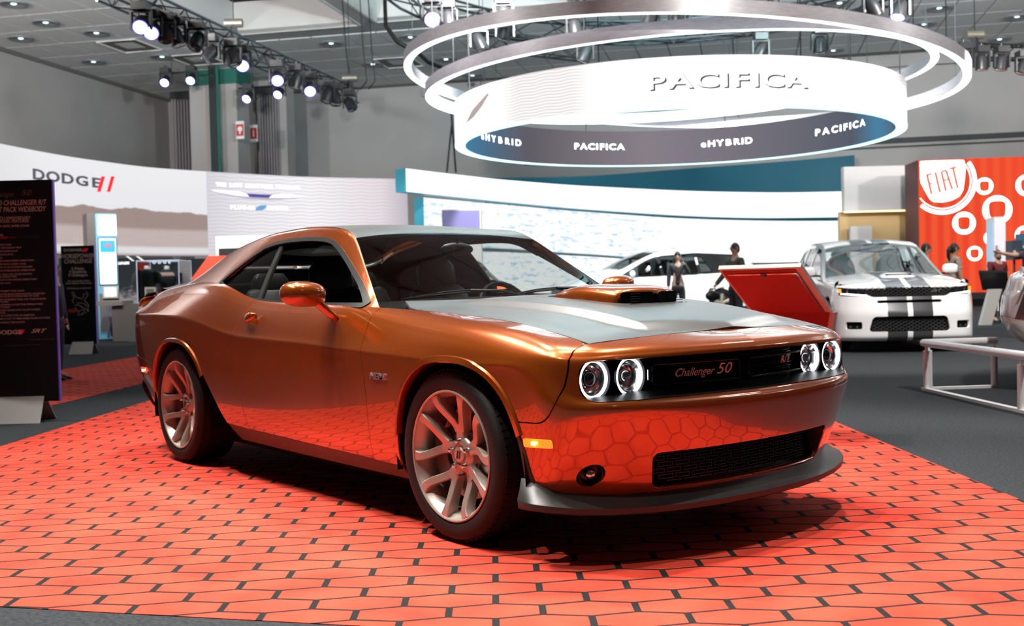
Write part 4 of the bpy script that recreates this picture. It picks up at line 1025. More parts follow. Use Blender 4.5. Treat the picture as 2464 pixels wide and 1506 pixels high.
WIN = np.array([(-2.476, 1.123), (-2.425, 1.172), (-2.359, 1.226), (-2.28, 1.278), (-2.191, 1.318), (-2.09, 1.336), (-1.941, 1.345), (-1.75, 1.345), (-1.616, 1.340), (-1.50, 1.331), (-1.42, 1.315), (-1.345, 1.284), (-1.16, 1.190), (-.973, 1.092), (-.80, .992), (-1.05, .994), (-1.343, .998), (-1.75, 1.010), (-2.0, 1.024), (-2.10, 1.038), (-2.25, 1.072)])
def poly_sdf(x, z, pts):
    d = np.full(x.shape, 1e9); ins = np.zeros(x.shape, bool); n = len(pts)
    for i in range(n):
        a, b = pts[i], pts[(i+1) % n]; e = b-a; wx, wz = x-a[0], z-a[1]
        t = np.clip((wx*e[0]+wz*e[1])/(e@e), 0, 1); d = np.minimum(d, np.hypot(wx-t*e[0], wz-t*e[1]))
        c = ((a[1] <= z) != (b[1] <= z)); xx = a[0]+(z-a[1])/(e[1] if abs(e[1]) > 1e-12 else 1e-12)*e[0]; ins ^= c & (x < xx)
    return np.where(ins, -d, d)
def win(P): return poly_sdf(P[:, 0], P[:, 2], WIN)
def ws_top(P): return P[:, 0]-(-1.352+.098*(np.abs(P[:, 1])/.61)**2)      # >0 in front of the roof edge
def beltz(P): return P[:, 2]-interp(P[:, 0], [(-3.5, 1.05), (-2.95, 1.10), (-2.65, 1.10), (-2.4, 1.088), (-2.15, 1.035), (-1.9, .995), (-.9, .965), (-.5, .93)])
def rg(P): return rrect(P[:, 0], P[:, 1], -2.72, 0, .36, .60, .12)
gu = np.linspace(0, GN-1, 110); gvs = np.unique(np.concatenate([np.linspace(0, VR, 60)]))
for mir in (False, True):
    ur = gu
    panel('roof_side_frame', GH, ur, gvs, M_PAINT, car, [lambda P, U: win(P)-.012, lambda P, U: beltz(P), lambda P, U: VR-.28-U[:, 1]+np.where(P[:, 0] < -1.25, .28, 0)], mirror=mir, thick=.03)
    panel('window_trim', GH, ur, gvs, M_TRIM, car, [lambda P, U: win(P)+.006, lambda P, U: .016-win(P)], mirror=mir, thick=.012, off=.006)
    panel('quarter_glass', GH, ur, gvs, M_GLASSD, car, [lambda P, U: -win(P), lambda P, U: -(P[:, 0]-interp(P[:, 2], [(1.0, -1.92), (1.33, -2.02)]))], mirror=mir, thick=0, off=-.012)
    panel('pillar_strip', GH, ur, gvs, M_TRIM, car, [lambda P, U: -win(P), lambda P, U: .02-np.abs(P[:, 0]-interp(P[:, 2], [(1.0, -1.92), (1.33, -2.02)]))], mirror=mir, thick=.02, off=-.006)
    panel('windscreen_trim', GH, np.linspace(0, 8, 60), np.linspace(5, 9, 40), M_TRIM, car, [lambda P, U: ws_top(P), lambda P, U: .055-np.abs(U[:, 1]-(VR-.2)), lambda P, U: beltz(P)-.02], mirror=mir, thick=.008, off=.003)
    panel('roof_gutter', GH, np.linspace(4, GN-3, 60), np.linspace(5, 9, 40), M_BLACK, car, [lambda P, U: -ws_top(P), lambda P, U: .05-np.abs(U[:, 1]-(VR+.03))], mirror=mir, thick=.006, off=.002)
def half_pair(name, mat, us, vs, clips, **kw):
    """two mirrored halves welded into one part"""
    a = panel(name, GH, us, vs, mat, None, clips, **kw); b = panel(name, GH, us, vs, mat, None, clips, mirror=True, **kw)
    V = []; F = []; N = []
    for o in (a, b):
        me = o.data; k = len(V); V += [tuple(v.co) for v in me.vertices]; F += [tuple(i+k for i in p.vertices) for p in me.polygons]
        nn = np.zeros((len(me.vertices), 3)); cn = np.zeros(len(me.loops)*3, np.float32); me.corner_normals.foreach_get('vector', cn); vi = np.zeros(len(me.loops), np.int32); me.loops.foreach_get('vertex_index', vi)
        nn[vi] = cn.reshape(-1, 3); N += nn.tolist(); bpy.data.objects.remove(o, do_unlink=True)
    return add_mesh(name, V, F, mat, car, True, N)
half_pair('windscreen', M_GLASS, np.linspace(0, 7.5, 60), np.linspace(VR-.3, GV-1, 24), [lambda P, U: ws_top(P), lambda P, U: U[:, 1]-(VR-.24)], thick=0)
roof = half_pair('roof_panel', M_MATTE, gu, np.linspace(VR, GV-1, 26), [lambda P, U: -ws_top(P)-.004, lambda P, U: rg(P)-.01, lambda P, U: U[:, 1]-(VR+.03)], thick=.02)
half_pair('rear_window', M_GLASS, gu, np.linspace(VR, GV-1, 26), [lambda P, U: -rg(P)], thick=0, off=-.004)
half_pair('headliner', M_SEAT, gu, np.linspace(2, GV-1, 30), [lambda P, U: -ws_top(P)-.03, lambda P, U: win(P)-.012, lambda P, U: rg(P)-.02, lambda P, U: beltz(P)], thick=0, off=-.035, flip=False)
# boot lid and lip spoiler
def deck_z(x, y):
    return sinterp(x, [(-3.90, 1.075), (-3.72, 1.096), (-3.5, 1.112), (-3.2, 1.124), (-2.9, 1.13)])-.03*(np.abs(y)/.75)**2.5
DECK = Func(lambda u, v: np.stack([u, v, deck_z(u, v)], -1))
panel('boot_lid', DECK, (-3.88, -2.95, 24), (-.78, .78, 30), M_MATTE, car, [lambda P, U: interp(U[:, 0], [(-3.95, .62), (-3.85, .66), (-3.72, .715), (-3.3, .758), (-2.95, .79)])-np.abs(U[:, 1])], thick=.02)
V = []; F = []
ys = np.linspace(-.70, .70, 25)
for y in ys:
    e = 1-sstep(.52, .70, abs(y))*.7; xb = -3.86+.10*(abs(y)/.7)**2.2
    V += [(xb+.20, y, float(deck_z(np.array([xb+.20]), np.array([y]))[0])+.002), (xb+.02, y, 1.088+.040*e), (xb-.012, y, 1.088+.042*e), (xb-.02, y, 1.072), (xb+.05, y, 1.05)]
for i in range(len(ys)-1):
    for j in range(4): F.append((i*5+j, i*5+j+1, (i+1)*5+j+1, (i+1)*5+j))
MB().add(V, F).build('lip_spoiler', M_MATTE, car, 50)
MB().box((-4.035, 0, .84), (.02, 1.1, .13)).build('tail_lamp_bar', M_REDL, car)

# ---- nose: recess, mesh, lamps, badges
def loop_rr(cy, cz, hy, hz, r, n=8):
    pts = []
    for (sy, sz, a0) in ((1, 1, 0), (-1, 1, 90), (-1, -1, 180), (1, -1, 270)):
        for a in np.linspace(a0, a0+90, n): pts.append((cy+sy*(hy-r)+r*math.cos(math.radians(a)), cz+sz*(hz-r)+r*math.sin(math.radians(a))))
    # subdivide long edges
    out = []
    for i, p in enumerate(pts):
        q = pts[(i+1) % len(pts)]; L = math.dist(p, q); k = max(1, int(L/.06))
        out += [(p[0]+(q[0]-p[0])*j/k, p[1]+(q[1]-p[1])*j/k) for j in range(k)]
    return np.array(out)
def front_x(y, z): return belt_pt(np.abs(y), z, False)[:, 0]
Lp = loop_rr(0, .7065, .836, .0775, .054)
x0 = front_x(Lp[:, 0], Lp[:, 1])
V = []; F = []; n = len(Lp)
def gx_(y): return .800-.105*np.minimum(np.abs(y)/.58, 1)**2-.02*np.maximum(np.abs(y)-.58, 0)/.25
stack = [(x0-.004, Lp)]
L1 = Lp.copy(); L1[:, 0] *= .992; L1[:, 1] = .7065+(L1[:, 1]-.7065)*.97; stack.append((x0-.02, L1))
L2 = Lp.copy(); L2[:, 0] *= .985; L2[:, 1] = np.where(L2[:, 1] < .70, L2[:, 1]+.022, L2[:, 1]-.004); stack.append((np.minimum(gx_(L2[:, 0])-.012, x0-.03), L2))
L3 = L2.copy(); L3[:, 0] *= .97; stack.append((gx_(L3[:, 0])-.06, L3))
for xx, L in stack: V += [(a, b, c) for a, (b, c) in zip(xx, L)]
for k in range(3):
    for i in range(n): F.append((k*n+i, k*n+(i+1) % n, (k+1)*n+(i+1) % n, (k+1)*n+i))
bz = MB().add(V, F).build('grille_surround', M_SATIN if False else M_BLACK, car, 60)
M_BLACK.node_tree.nodes['Principled BSDF'].inputs['Roughness'].default_value = .38
yy = np.linspace(-.81, .81, 41)
V = [(gx_(y)-.055, y, z) for y in yy for z in (.62, .795)]
add_mesh('grille_back', V, [(2*i, 2*i+2, 2*i+3, 2*i+1) for i in range(40)], M_DARK, car)
def frontbox(mb, y0, y1, z0, z1, dx, th=.006):
    ys = np.linspace(y0, y1, max(2, int(abs(y1-y0)/.05)+1)); V = []
    for y in ys:
        x = float(gx_(y))+dx; V += [(x, y, z0), (x, y, z1), (x-th, y, z1), (x-th, y, z0)]
    F = []
    for i in range(len(ys)-1):
        for j in range(4): F.append((i*4+j, i*4+(j+1) % 4, (i+1)*4+(j+1) % 4, (i+1)*4+j))
    F += [(0, 1, 2, 3), tuple(len(V)-4+j for j in range(4))[::-1]]
    mb.add(V, F)
# brick-pattern mesh of raised frames
mb = MB()
for r in range(6):
    z = .648+r*.0235; off = .045 if r % 2 else 0
    for k in range(-6, 7):
        c = k*.086+off*.95
        if abs(c) > .47: continue
        for (a, b, lo, hi) in ((c-.037, c+.037, z-.0085, z-.006), (c-.037, c+.037, z+.006, z+.0085), (c-.037, c-.0345, z-.006, z+.006), (c+.0345, c+.037, z-.006, z+.006)): frontbox(mb, a, b, lo, hi, -.03, .01)
mb.build('grille_mesh', M_BLACKG, car)
# twin grille frames
for s_, y0, y1 in ((-1, .03, .475), (1, .03, .475)):
    mb = MB(); path = loop_rr(s_*(y0+y1)/2, .707, (y1-y0)/2, .040, .016, 5)
    mb.tube([(float(gx_(y))+.004, y, z) for y, z in path], .0045, 6, closed=True)
    mb.build('grille_frame', M_BLACKG, car, 60)
M_GBADGE = pbsdf('grille_badge', (.70, .50, .48), .4, .1)
def on_grille(name, s, y, z, size, shear=.3, sx=1., bold=0., parent=car, dx=.006, mat=None):
    a = math.atan2(float(gx_(y+.05))-float(gx_(y-.05)), .1)
    return text_obj(name, s, size, mat or M_GBADGE, parent, frame_m((float(gx_(y))+dx, y, z), (math.sin(a), math.cos(a), 0), (0, 0, 1)), .0015, shear, sx, bold=bold)
on_grille('script_badge', 'Challenger', -.285, .708, .046, .45, .98)
on_grille('fifty_badge', '50', -.13, .712, .062, .35, 1.35)
on_grille('model_badge', 'R/T', .31, .722, .044, .25, 1.3, .0)
mb = MB(); frontbox(mb, -.492, -.486, .688, .728, .004, .004); mb.build('grille_pin', M_CHROME, car)
# headlamps
def headlamp(y, inner):
    x = .696 if not inner else .706; z = .7085
    tilt = -math.copysign(.10, y)
    h = empty('headlamp', (x, y, z), 0, car); h.rotation_euler = (0, 0, 0)
    seg = 40
    MB().lathe([(.086, -.05), (.086, .0), (.080, .012), (.076, .006), (.074, -.03)], seg, 0).build('lamp_bezel', M_BLACKG, h, 50)
    MB().lathe([(.0725, -.004), (.0715, .006), (.0655, .006), (.0635, -.004), (.0725, -.004)], seg, 0).build('halo_ring', M_HALO, h, 60)
    if inner:
        MB().lathe([(.060, .0), (.050, -.018), (.046, -.018), (.045, -.03), (.034, -.035), (.030, -.02), (.026, -.012), (.018, -.004), (0.0005, -.001)], seg, 0).build('projector_bowl', M_REFL, h, 30)
        mb = MB()
        for k in range(9): mb.box((.0, 0, -.020+k*.005), (.002, 2*math.sqrt(max(.0242**2-(-.020+k*.005)**2, 1e-6)), .0012))
        mb.build('lens_ribs', M_CHROME, h)
    else:
        MB().lathe([(.060, .0), (.052, -.022), (.040, -.032), (.038, -.030), (.036, -.045), (.0005, -.05)], seg, 0).build('reflector_bowl', M_REFL, h, 30)
        MB().lathe([(.034, -.045), (.034, -.02), (.030, -.014), (.020, -.006), (.0005, -.002)], seg, 0).build('projector_lens', M_BLACKG, h, 40)
        MB().lathe([(.0365, -.03), (.0375, -.022), (.0345, -.020), (.0335, -.03)], seg, 0).build('lens_ring', M_CHROME, h, 40)
    MB().lathe([(.077, .005), (.060, .020), (.035, .029), (.0005, .032)], seg, 0).build('lamp_cover', M_GLASSC, h, 180)
    return h
for y in (-.757, .757): headlamp(y, False)
for y in (-.576, .576): headlamp(y, True)
# lower intake
yy = np.linspace(-.62, .62, 41)
def ix_(y): return front_x(np.atleast_1d(y), np.full(np.atleast_1d(y).shape, .34))
ixv = ix_(yy)
add_mesh('intake_back', [(x-.085, y, z) for x, y in zip(ixv, yy) for z in (.25, .44)], [(2*i, 2*i+2, 2*i+3, 2*i+1) for i in range(40)], M_DARK, car)
Lq = loop_rr(0, .343, .545, .074, .035); Lq[:, 0] += np.sign(Lq[:, 0])*.22*(Lq[:, 1]-.343)*(np.abs(Lq[:, 0]) > .3)
xq = front_x(Lq[:, 0], Lq[:, 1]); n = len(Lq); V = []; F = []
for dx, k in ((-.003, .998), (-.03, .97), (-.085, .95)): V += [(a+dx, b*k, .343+(c-.343)*(k if k > .99 else k-.02)) for a, (b, c) in zip(xq, Lq)]
for k in range(2):
    for i in range(n): F.append((k*n+i, k*n+(i+1) % n, (k+1)*n+(i+1) % n, (k+1)*n+i))
MB().add(V, F).build('intake_surround', M_BLACK, car, 50)
mb = MB()
for r in range(6):
    z = .283+r*.0245; off = .04 if r % 2 else 0
    for k in range(-7, 8):
        c = k*.08+off
        if abs(c) > .49+.2*(z-.343): continue
        xc = float(ix_(np.array([c]))[0]); sl = (float(ix_(np.array([c+.03]))[0])-float(ix_(np.array([c-.03]))[0]))/.06
        for (a, b, lo, hi) in ((-.034, .034, -.0085, -.006), (-.034, .034, .006, .0085), (-.034, -.0315, -.006, .006), (.0315, .034, -.006, .006)):
            x1, x2 = xc-.055+sl*a, xc-.055+sl*b
            mb.add([(x1, c+a, z+lo), (x2, c+b, z+lo), (x2, c+b, z+hi), (x1, c+a, z+hi), (x1-.01, c+a, z+lo), (x2-.01, c+b, z+lo), (x2-.01, c+b, z+hi), (x1-.01, c+a, z+hi)], [(0, 1, 2, 3), (7, 6, 5, 4), (0, 4, 5, 1), (3, 2, 6, 7), (0, 3, 7, 4), (1, 5, 6, 2)])
mb.build('intake_mesh', M_BLACKG, car)
# fog lamps
for s_ in (-1, 1):
    uv = belt_uv([.765], [.342], False); p = BELT.at(uv[:, 0], uv[:, 1])[0]; nrm = BELT.normal(uv[:, 0], uv[:, 1])[0]
    f = empty('fog_lamp', (p[0], p[1]*s_, p[2]), 0, car)
    nrm = np.array([nrm[0], nrm[1]*s_, nrm[2]]); f.rotation_euler = Vector(nrm*.75+np.array([.25, 0, 0])).to_track_quat('X', 'Z').to_euler()
    MB().lathe([(.050, -.012), (.048, -.004), (.045, -.006), (.036, -.04), (.0005, -.045)], 32, 0).build('lamp_pod', M_BLACK, f, 40)
    MB().lathe([(.0225, -.03), (.0225, -.012), (.019, -.004), (.010, .002), (.0005, .004)], 24, 0).build('lamp_lens', M_REFL, f, 50)
# fender letters
text_obj('side_badge', 'HEMI', .040, M_BADGE, car, frame_m((-.520, -float(belt_pt([-.52], [.669])[0][1])-.003, .668), (1, 0, 0), (0, 0, 1)), .0025, .0, 1.55, bold=.0012)

# ---- door mirrors and handles
def ell(mb, c, r, nu=20, nv=12, f=None):
    V = []; F = []
    for i in range(nv+1):
        ph = math.pi*i/nv
        for k in range(nu):
            th = 2*math.pi*k/nu; d = np.array([math.sin(ph)*math.cos(th), math.sin(ph)*math.sin(th), math.cos(ph)])
            p = np.asarray(c, float)+(np.asarray(r)*d if f is None else f(d)); V.append(p)
    for i in range(nv):
        for k in range(nu): F.append((i*nu+k, i*nu+(k+1) % nu, (i+1)*nu+(k+1) % nu, (i+1)*nu+k))
    return mb.add(V, F)
for s_ in (-1, 1):
    m = empty('door_mirror', (-.98, s_*.93, .95), 0, car)
    def shp(d, s_=s_):
        y = np.sign(d[1])*abs(d[1])**.72*.118; z = np.sign(d[2])*abs(d[2])**.80*.062; x = np.sign(d[0])*abs(d[0])**.9*(.085 if d[0] > 0 else .035)
        return np.array([x-.25*abs(y)*.3, y, z+.05*y*s_])
    mb = MB(); ell(mb, (-.03, s_*.13, .10), (1, 1, 1), 28, 18, shp); mb.build('mirror_shell', M_PAINT, m, 180)
    mb = MB(); V = []
    pts = [((.02, -s_*.015, -.025), .035, .014), ((.005, s_*.015, .01), .034, .015), ((-.01, s_*.055, .05), .030, .017), ((-.02, s_*.085, .08), .032, .02)]
    rings = []
    for (p, a, b) in pts:
        rings.append([np.array(p)+np.array([a*math.cos(t), 0, 0])+np.array([0, -s_*b*.8, b])*math.sin(t) for t in np.linspace(0, 2*math.pi, 16, endpoint=False)])
    V = [v for r in rings for v in r]; F = [(i*16+k, i*16+(k+1) % 16, (i+1)*16+(k+1) % 16, (i+1)*16+k) for i in range(3) for k in range(16)]+[tuple(range(16))[::-1]]
    mb.add(V, F).build('mirror_arm', M_PAINT, m, 180)
    mb = MB(); ell(mb, (-.068, s_*.13, .10), (.006, .10, .048), 20, 10); mb.build('mirror_glass', M_CHROME, m, 180)
for s_ in (-1, 1):
    p = belt_pt([-1.865], [.905])[0]; p = p*[1, s_, 1]
    h = empty('door_handle', p, 0, car)
    # dished cup and the grip across it
    MB().add([(x, s_*(-.004 if q == 0 else -.020), z) for q in (0, 1) for (x, z) in [(-.055, -.055), (.03, -.058), (.05, -.02), (.055, .012), (.0, .035), (-.05, .02)]], [(0, 1, 2, 3, 4, 5), (6, 7, 8, 9, 10, 11)]+[(i, (i+1) % 6, 6+(i+1) % 6, 6+i) for i in range(6)]).build('handle_cup', M_DARK, h)
    V = []; F = []; n = 10
    secs = [(-.062, .005, .012), (-.05, .018, .020), (-.01, .030, .024), (.03, .026, .022), (.058, .010, .012)]
    for (x, o, w) in secs:
        for t in np.linspace(0, 2*math.pi, n, endpoint=False): V.append((x, s_*(o+.010*math.cos(t)), .020+.012*x/.06+w*math.sin(t)))
    for i in range(4):
        for k in range(n): F.append((i*n+k, i*n+(k+1) % n, (i+1)*n+(k+1) % n, (i+1)*n+k))
    F += [tuple(range(n)), tuple(4*n+k for k in range(n))]
    MB().add(V, F).build('handle_grip', M_PAINT, h, 180)

# ---- wipers and cowl
V = []; F = []
ys = np.linspace(-.80, .80, 33)
for y in ys:
    a = abs(y); xr = -.70+.0*a; V += [(-.60, y, .92), (-.72+.03*(a/.8)**2, y, .955), (-.82, y, .95)]
for i in range(32):
    for j in range(2): F.append((i*3+j, i*3+j+1, (i+1)*3+j+1, (i+1)*3+j))
MB().add(V, F).build('cowl_panel', M_DARK, car, 60)
def gh_pt(x, y, off=.01):
    return np.array([x, y, float(np.interp(x, sorted(GX), [z for _, z in sorted(zip(GX, gzc))]))-(.045)*(abs(y)/.75)**2+off])
for (y0, y1) in ((-.66, .0), (-.02, .56)):
    mb = MB(); t = np.linspace(0, 1, 9)
    a = np.array([-.760, y0, 1.012]); b = np.array([-.745, y1, 1.046])
    pa = [a*(1-k)+b*k+np.array([0, 0, .008*math.sin(math.pi*k)]) for k in t]
    mb.tube(pa, .006, 6); mb.tube([pa[5]+np.array([0, 0, .008]), pa[7]+np.array([.02, .03, -.004]), np.array([-.70, y1+.10, 1.0])], .008, 6)
    mb.tube([pa[1]+np.array([0, 0, .004]), pa[3]+np.array([0, 0, .010]), pa[5]+np.array([0, 0, .010]), pa[7]+np.array([0, 0, .004])], .004, 5)
    mb.build('wiper', M_BLACK, car, 60)

# ---- cabin
M_INT = M_DASH
V = []; F = []
for y in np.linspace(-.74, .74, 19):
    q = .02*(1-(abs(y)/.74)**2)
    V += [(-.70, y, .955), (-.85, y, .985+q), (-1.05, y, .99+q), (-1.16, y, .955+q), (-1.18, y, .80), (-1.05, y, .62)]
for i in range(18):
    for j in range(5): F.append((i*6+j, i*6+j+1, (i+1)*6+j+1, (i+1)*6+j))
MB().add(V, F).build('dashboard', M_DASH, car, 50)
mb = MB(); mb.box((-1.9, 0, .30), (2.9, 1.55, .06)); mb.box((-.72, 0, .55), (.05, 1.5, .75)); mb.box((-3.02, 0, .72), (.06, 1.5, .70)); mb.box((-1.75, 0, .50), (1.3, .26, .34))
for s_ in (-1, 1): mb.box((-1.75, s_*.80, .62), (2.3, .05, .62))
mb.box((-3.25, 0, 1.0), (.6, 1.4, .06))
mb.build('cabin_tub', M_DASH, car)
mb = MB(); mb.box((-1.5, 0, .20), (4.3, 1.5, .10)); mb.box((.30, 0, .33), (.75, 1.1, .24)); mb.box((-3.45, 0, .40), (.6, 1.3, .25)); mb.build('underbody', M_DARK, car)
def seat(x, y, w, hz, rear=False):
    s = empty('seat', (x, y, .34), 0, car)
    def cush(name, secs, n=16):
        V = []; F = []
        for (c, d, ax) in secs:
            for t in np.linspace(0, 2*math.pi, n, endpoint=False):
                u_ = np.sign(math.cos(t))*abs(math.cos(t))**.5; v_ = np.sign(math.sin(t))*abs(math.sin(t))**.6
                V.append(np.array(c)+np.array([0, d[0]*u_, 0])+np.array(ax)*d[1]*v_)
        m = len(secs)
        for i in range(m-1):
            for k in range(n): F.append((i*n+k, i*n+(k+1) % n, (i+1)*n+(k+1) % n, (i+1)*n+k))
        F += [tuple(range(n))[::-1], tuple((m-1)*n+k for k in range(n))]
        return MB().add(V, F).build(name, M_SEAT, s, 60)
    cush('seat_base', [((.30, 0, .12), (w*.8, .05), (0, 0, 1)), ((.26, 0, .13), (w, .09), (0, 0, 1)), ((.0, 0, .12), (w, .09), (0, 0, 1)), ((-.26, 0, .10), (w*.95, .08), (0, 0, 1))])
    cush('backrest', [((-.20, 0, .12), (w*.9, .06), (1, 0, .2)), ((-.26, 0, .30), (w, .085), (1, 0, .25)), ((-.33, 0, .52), (w*.98, .08), (1, 0, .28)), ((-.385, 0, .70), (w*.75, .06), (1, 0, .3)), ((-.395, 0, .73), (w*.62, .04), (1, 0, .3))])
    cush('headrest', [((-.38, 0, hz-.02), (w*.38, .04), (1, 0, .3)), ((-.392, 0, hz+.03), (w*.50, .055), (1, 0, .3)), ((-.41, 0, hz+.13), (w*.50, .055), (1, 0, .3)), ((-.415, 0, hz+.17), (w*.40, .035), (1, 0, .3))])
for y in (-.38, .38): seat(-1.55, y, .26, .72)
for y in (-.34, .34): seat(-2.42, y, .25, .66, True)
sw = empty('steering_wheel', (-1.24, .38, .91), 0, car); sw.rotation_euler = (0, math.radians(-25), 0)
MB().tube([(0, .185*math.cos(t), .185*math.sin(t)) for t in np.linspace(0, 2*math.pi, 32, endpoint=False)], .016, 8, closed=True).build('wheel_rim', M_SEAT, sw, 180)
mb = MB(); mb.box((.01, 0, -.01), (.05, .12, .11)); mb.box((.0, .09, 0), (.02, .12, .03)); mb.box((0, -.09, 0), (.02, .12, .03)); mb.box((0, 0, -.10), (.02, .03, .12)); mb.cyl((.02, 0, 0), (.25, 0, -.02), .03, 10)
mb.build('wheel_hub', M_DASH, sw)
mb = MB(); ell(mb, (-1.20, .0, 1.275), (.022, .115, .038), 18, 10); mb.cyl((-1.19, 0, 1.28), (-1.20, 0, 1.33), .008, 6); mb.build('rear_view_mirror', M_BLACK, car, 60)

# ---- wheels
def make_wheel():
    """wheel about its own axis (local y = axle, outer face at -y)"""
    w = empty('wheel', (0, 0, 0), 0, car)
    ty = [(.2755, -.118), (.279, -.130), (.292, -.136), (.32, -.138), (.343, -.132), (.3545, -.118), (.3605, -.098), (.362, -.06), (.3622, 0), (.362, .06), (.3605, .098), (.3545, .118), (.32, .135), (.285, .13), (.2755, .118)]
    mb = MB().lathe(ty, 96, 1)
    tire = mb.build('tyre', M_RUB, w, 50)
    # tread blocks at the shoulders
    mb = MB()
    for k in range(72):
        a = 2*math.pi*k/72; c, s_ = math.cos(a), math.sin(a); R = np.array([[c, 0, -s_], [0, 1, 0], [s_, 0, c]])
        for y0 in (-.095, -.045, .0, .045, .095):
            mb.box(R@np.array([.3625 if abs(y0) < .09 else .3605, y0, 0]), (.004, .036, .022), R)
    mb.build('tread_block', M_RUB, w)
    # barrel and lip
    prof = [(.2775, -.128), (.2775, -.134), (.2725, -.1365), (.2675, -.133), (.266, -.120), (.252, -.105), (.246, -.06), (.244, .05), (.262, .11), (.275, .125), (.2765, .118), (.258, .09)]
    rim = MB().lathe(prof, 80, 1).build('rim', M_RIM, w, 40)
    # five forked spokes, dished toward the hub
    def face_y(r): return -.074-.056*sstep(.09, .262, r)-.004*(r < 0)
    mb = MB()
    def bar(pts, wid, dep, bevel=.35):
        """bar along polar points (r, ang) with given half widths"""
        V = []; F = []; P = []
        for (r, a) in pts: P.append(np.array([r*math.cos(a), float(face_y(np.array(r))), r*math.sin(a)]))
        P = np.array(P); m = len(P)
        for i in range(m):
            t = P[min(i+1, m-1)]-P[max(i-1, 0)]; t[1] = 0; t /= np.linalg.norm(t); s_ = np.array([-t[2], 0, t[0]])
            h, d = wid[i], dep[i]
            for (a, b) in ((-1, .40), (-.86, .07), (-.70, 0), (.70, 0), (.86, .07), (1, .40)):
                V.append(P[i]+s_*h*a+np.array([0, d*b, 0]))
            V.append(P[i]+s_*h*.75+np.array([0, d, 0])); V.append(P[i]-s_*h*.75+np.array([0, d, 0]))
        for i in range(m-1):
            for j in range(8): F.append((i*8+j, i*8+(j+1) % 8, (i+1)*8+(j+1) % 8, (i+1)*8+j))
        F += [tuple(range(8)), tuple((m-1)*8+j for j in range(8))[::-1]]
        mb.add(V, F)
    for k in range(5):
        a0 = math.radians(90-72*k)
        bar([(.045, a0), (.075, a0), (.105, a0), (.128, a0)], [.034, .030, .027, .026], [.05]*4)
        for sg in (-1, 1):
            pts = []; wd = []; dp = []
            for q in np.linspace(0, 1, 9):
                r = .098+q*.168; off = sg*(.012+.078*sstep(0, 1.0, q)**.9+.006*q); an = a0+math.atan2(off, r)
                pts.append((math.hypot(r, 0), an)); wd.append(.0195+.003*abs(q-.5)+.006*max(0, q-.8)/.2); dp.append(.045+.01*q)
            bar(pts, wd, dp)
    mb.build('spokes', M_RIM, w, 24)
    MB().lathe([(.078, .0), (.078, -.060), (.070, -.072), (.050, -.080), (.046, -.080), (.046, -.074), (.0005, -.074)], 40, 1).build('hub', M_RIM, w, 40)
    MB().lathe([(.034, -.074), (.034, -.083), (.030, -.087), (.0005, -.088)], 32, 1).build('centre_cap', M_RIM, w, 40)
    for q in (-.008, .008):
        MB().prism([(q-.007, -.017), (q+.001, -.017), (q+.011, .017), (q+.003, .017)], -.0885, -.0895, 1).build('cap_stripe', M_BLACK, w)
    for k in range(5):
        a = math.radians(90-72*k); c = np.array([.0575*math.cos(a), 0, .0575*math.sin(a)])
        MB().lathe([(.0135, -.060), (.0135, -.066), (.0115, -.088), (.009, -.095), (.0005, -.097)], 12, 1, c).build('lug_nut', M_CHROME, w, 50)
    MB().lathe([(.195, -.012), (.195, -.034), (.10, -.034), (.10, -.045), (.06, -.045), (.06, -.012), (.195, -.012)], 56, 1).build('brake_disc', M_STEEL, w, 40)
    mb = MB(); V = []
    for t in np.linspace(math.radians(150), math.radians(212), 9):
        for (r, y) in ((.115, -.062), (.205, -.062), (.212, -.05), (.212, .0), (.115, .0)): V.append((r*math.cos(t), y, r*math.sin(t)))
    F = [(i*5+j, i*5+(j+1) % 5, (i+1)*5+(j+1) % 5, (i+1)*5+j) for i in range(8) for j in range(5)]+[(0, 1, 2, 3, 4), (40, 41, 42, 43, 44)]
    mb.add(V, F).build('brake_caliper', M_CALIP, w)
    MB().lathe([(.0005, .02), (.24, .02), (.24, .06)], 40, 1).build('dust_shield', M_DARK, w)
    return w
w0 = make_wheel()
w0.location = (0, -.803, .362); w0.rotation_euler = (0, math.radians(-4), 0)
for (x, s_) in ((-2.951, -1), (0, 1), (-2.951, 1)):
    w = copy_tree(w0, car); w.location = (x, s_*.803, .362); w.rotation_euler = (0, math.radians(9 if x else -4), 0 if s_ < 0 else math.pi)
for gx in (0., -2.951):
    for s_ in (-1, 1):
        V = []; F = []; tt = np.linspace(-.15, math.pi+.15, 30)
        for t in tt:
            r = .455; V += [(gx+.03+r*math.cos(t), s_*.925, .32+r*math.sin(t)*1.0), (gx+.03+r*math.cos(t), s_*.60, .32+r*math.sin(t))]
        for i in range(29): F.append((2*i, 2*i+1, 2*i+3, 2*i+2))
        k = len(V); V.append((gx+.03, s_*.60, .30)); F += [(2*i+1, k, 2*i+3) for i in range(29)]
        MB().add(V, F).build('wheel_liner', M_DARK, car)
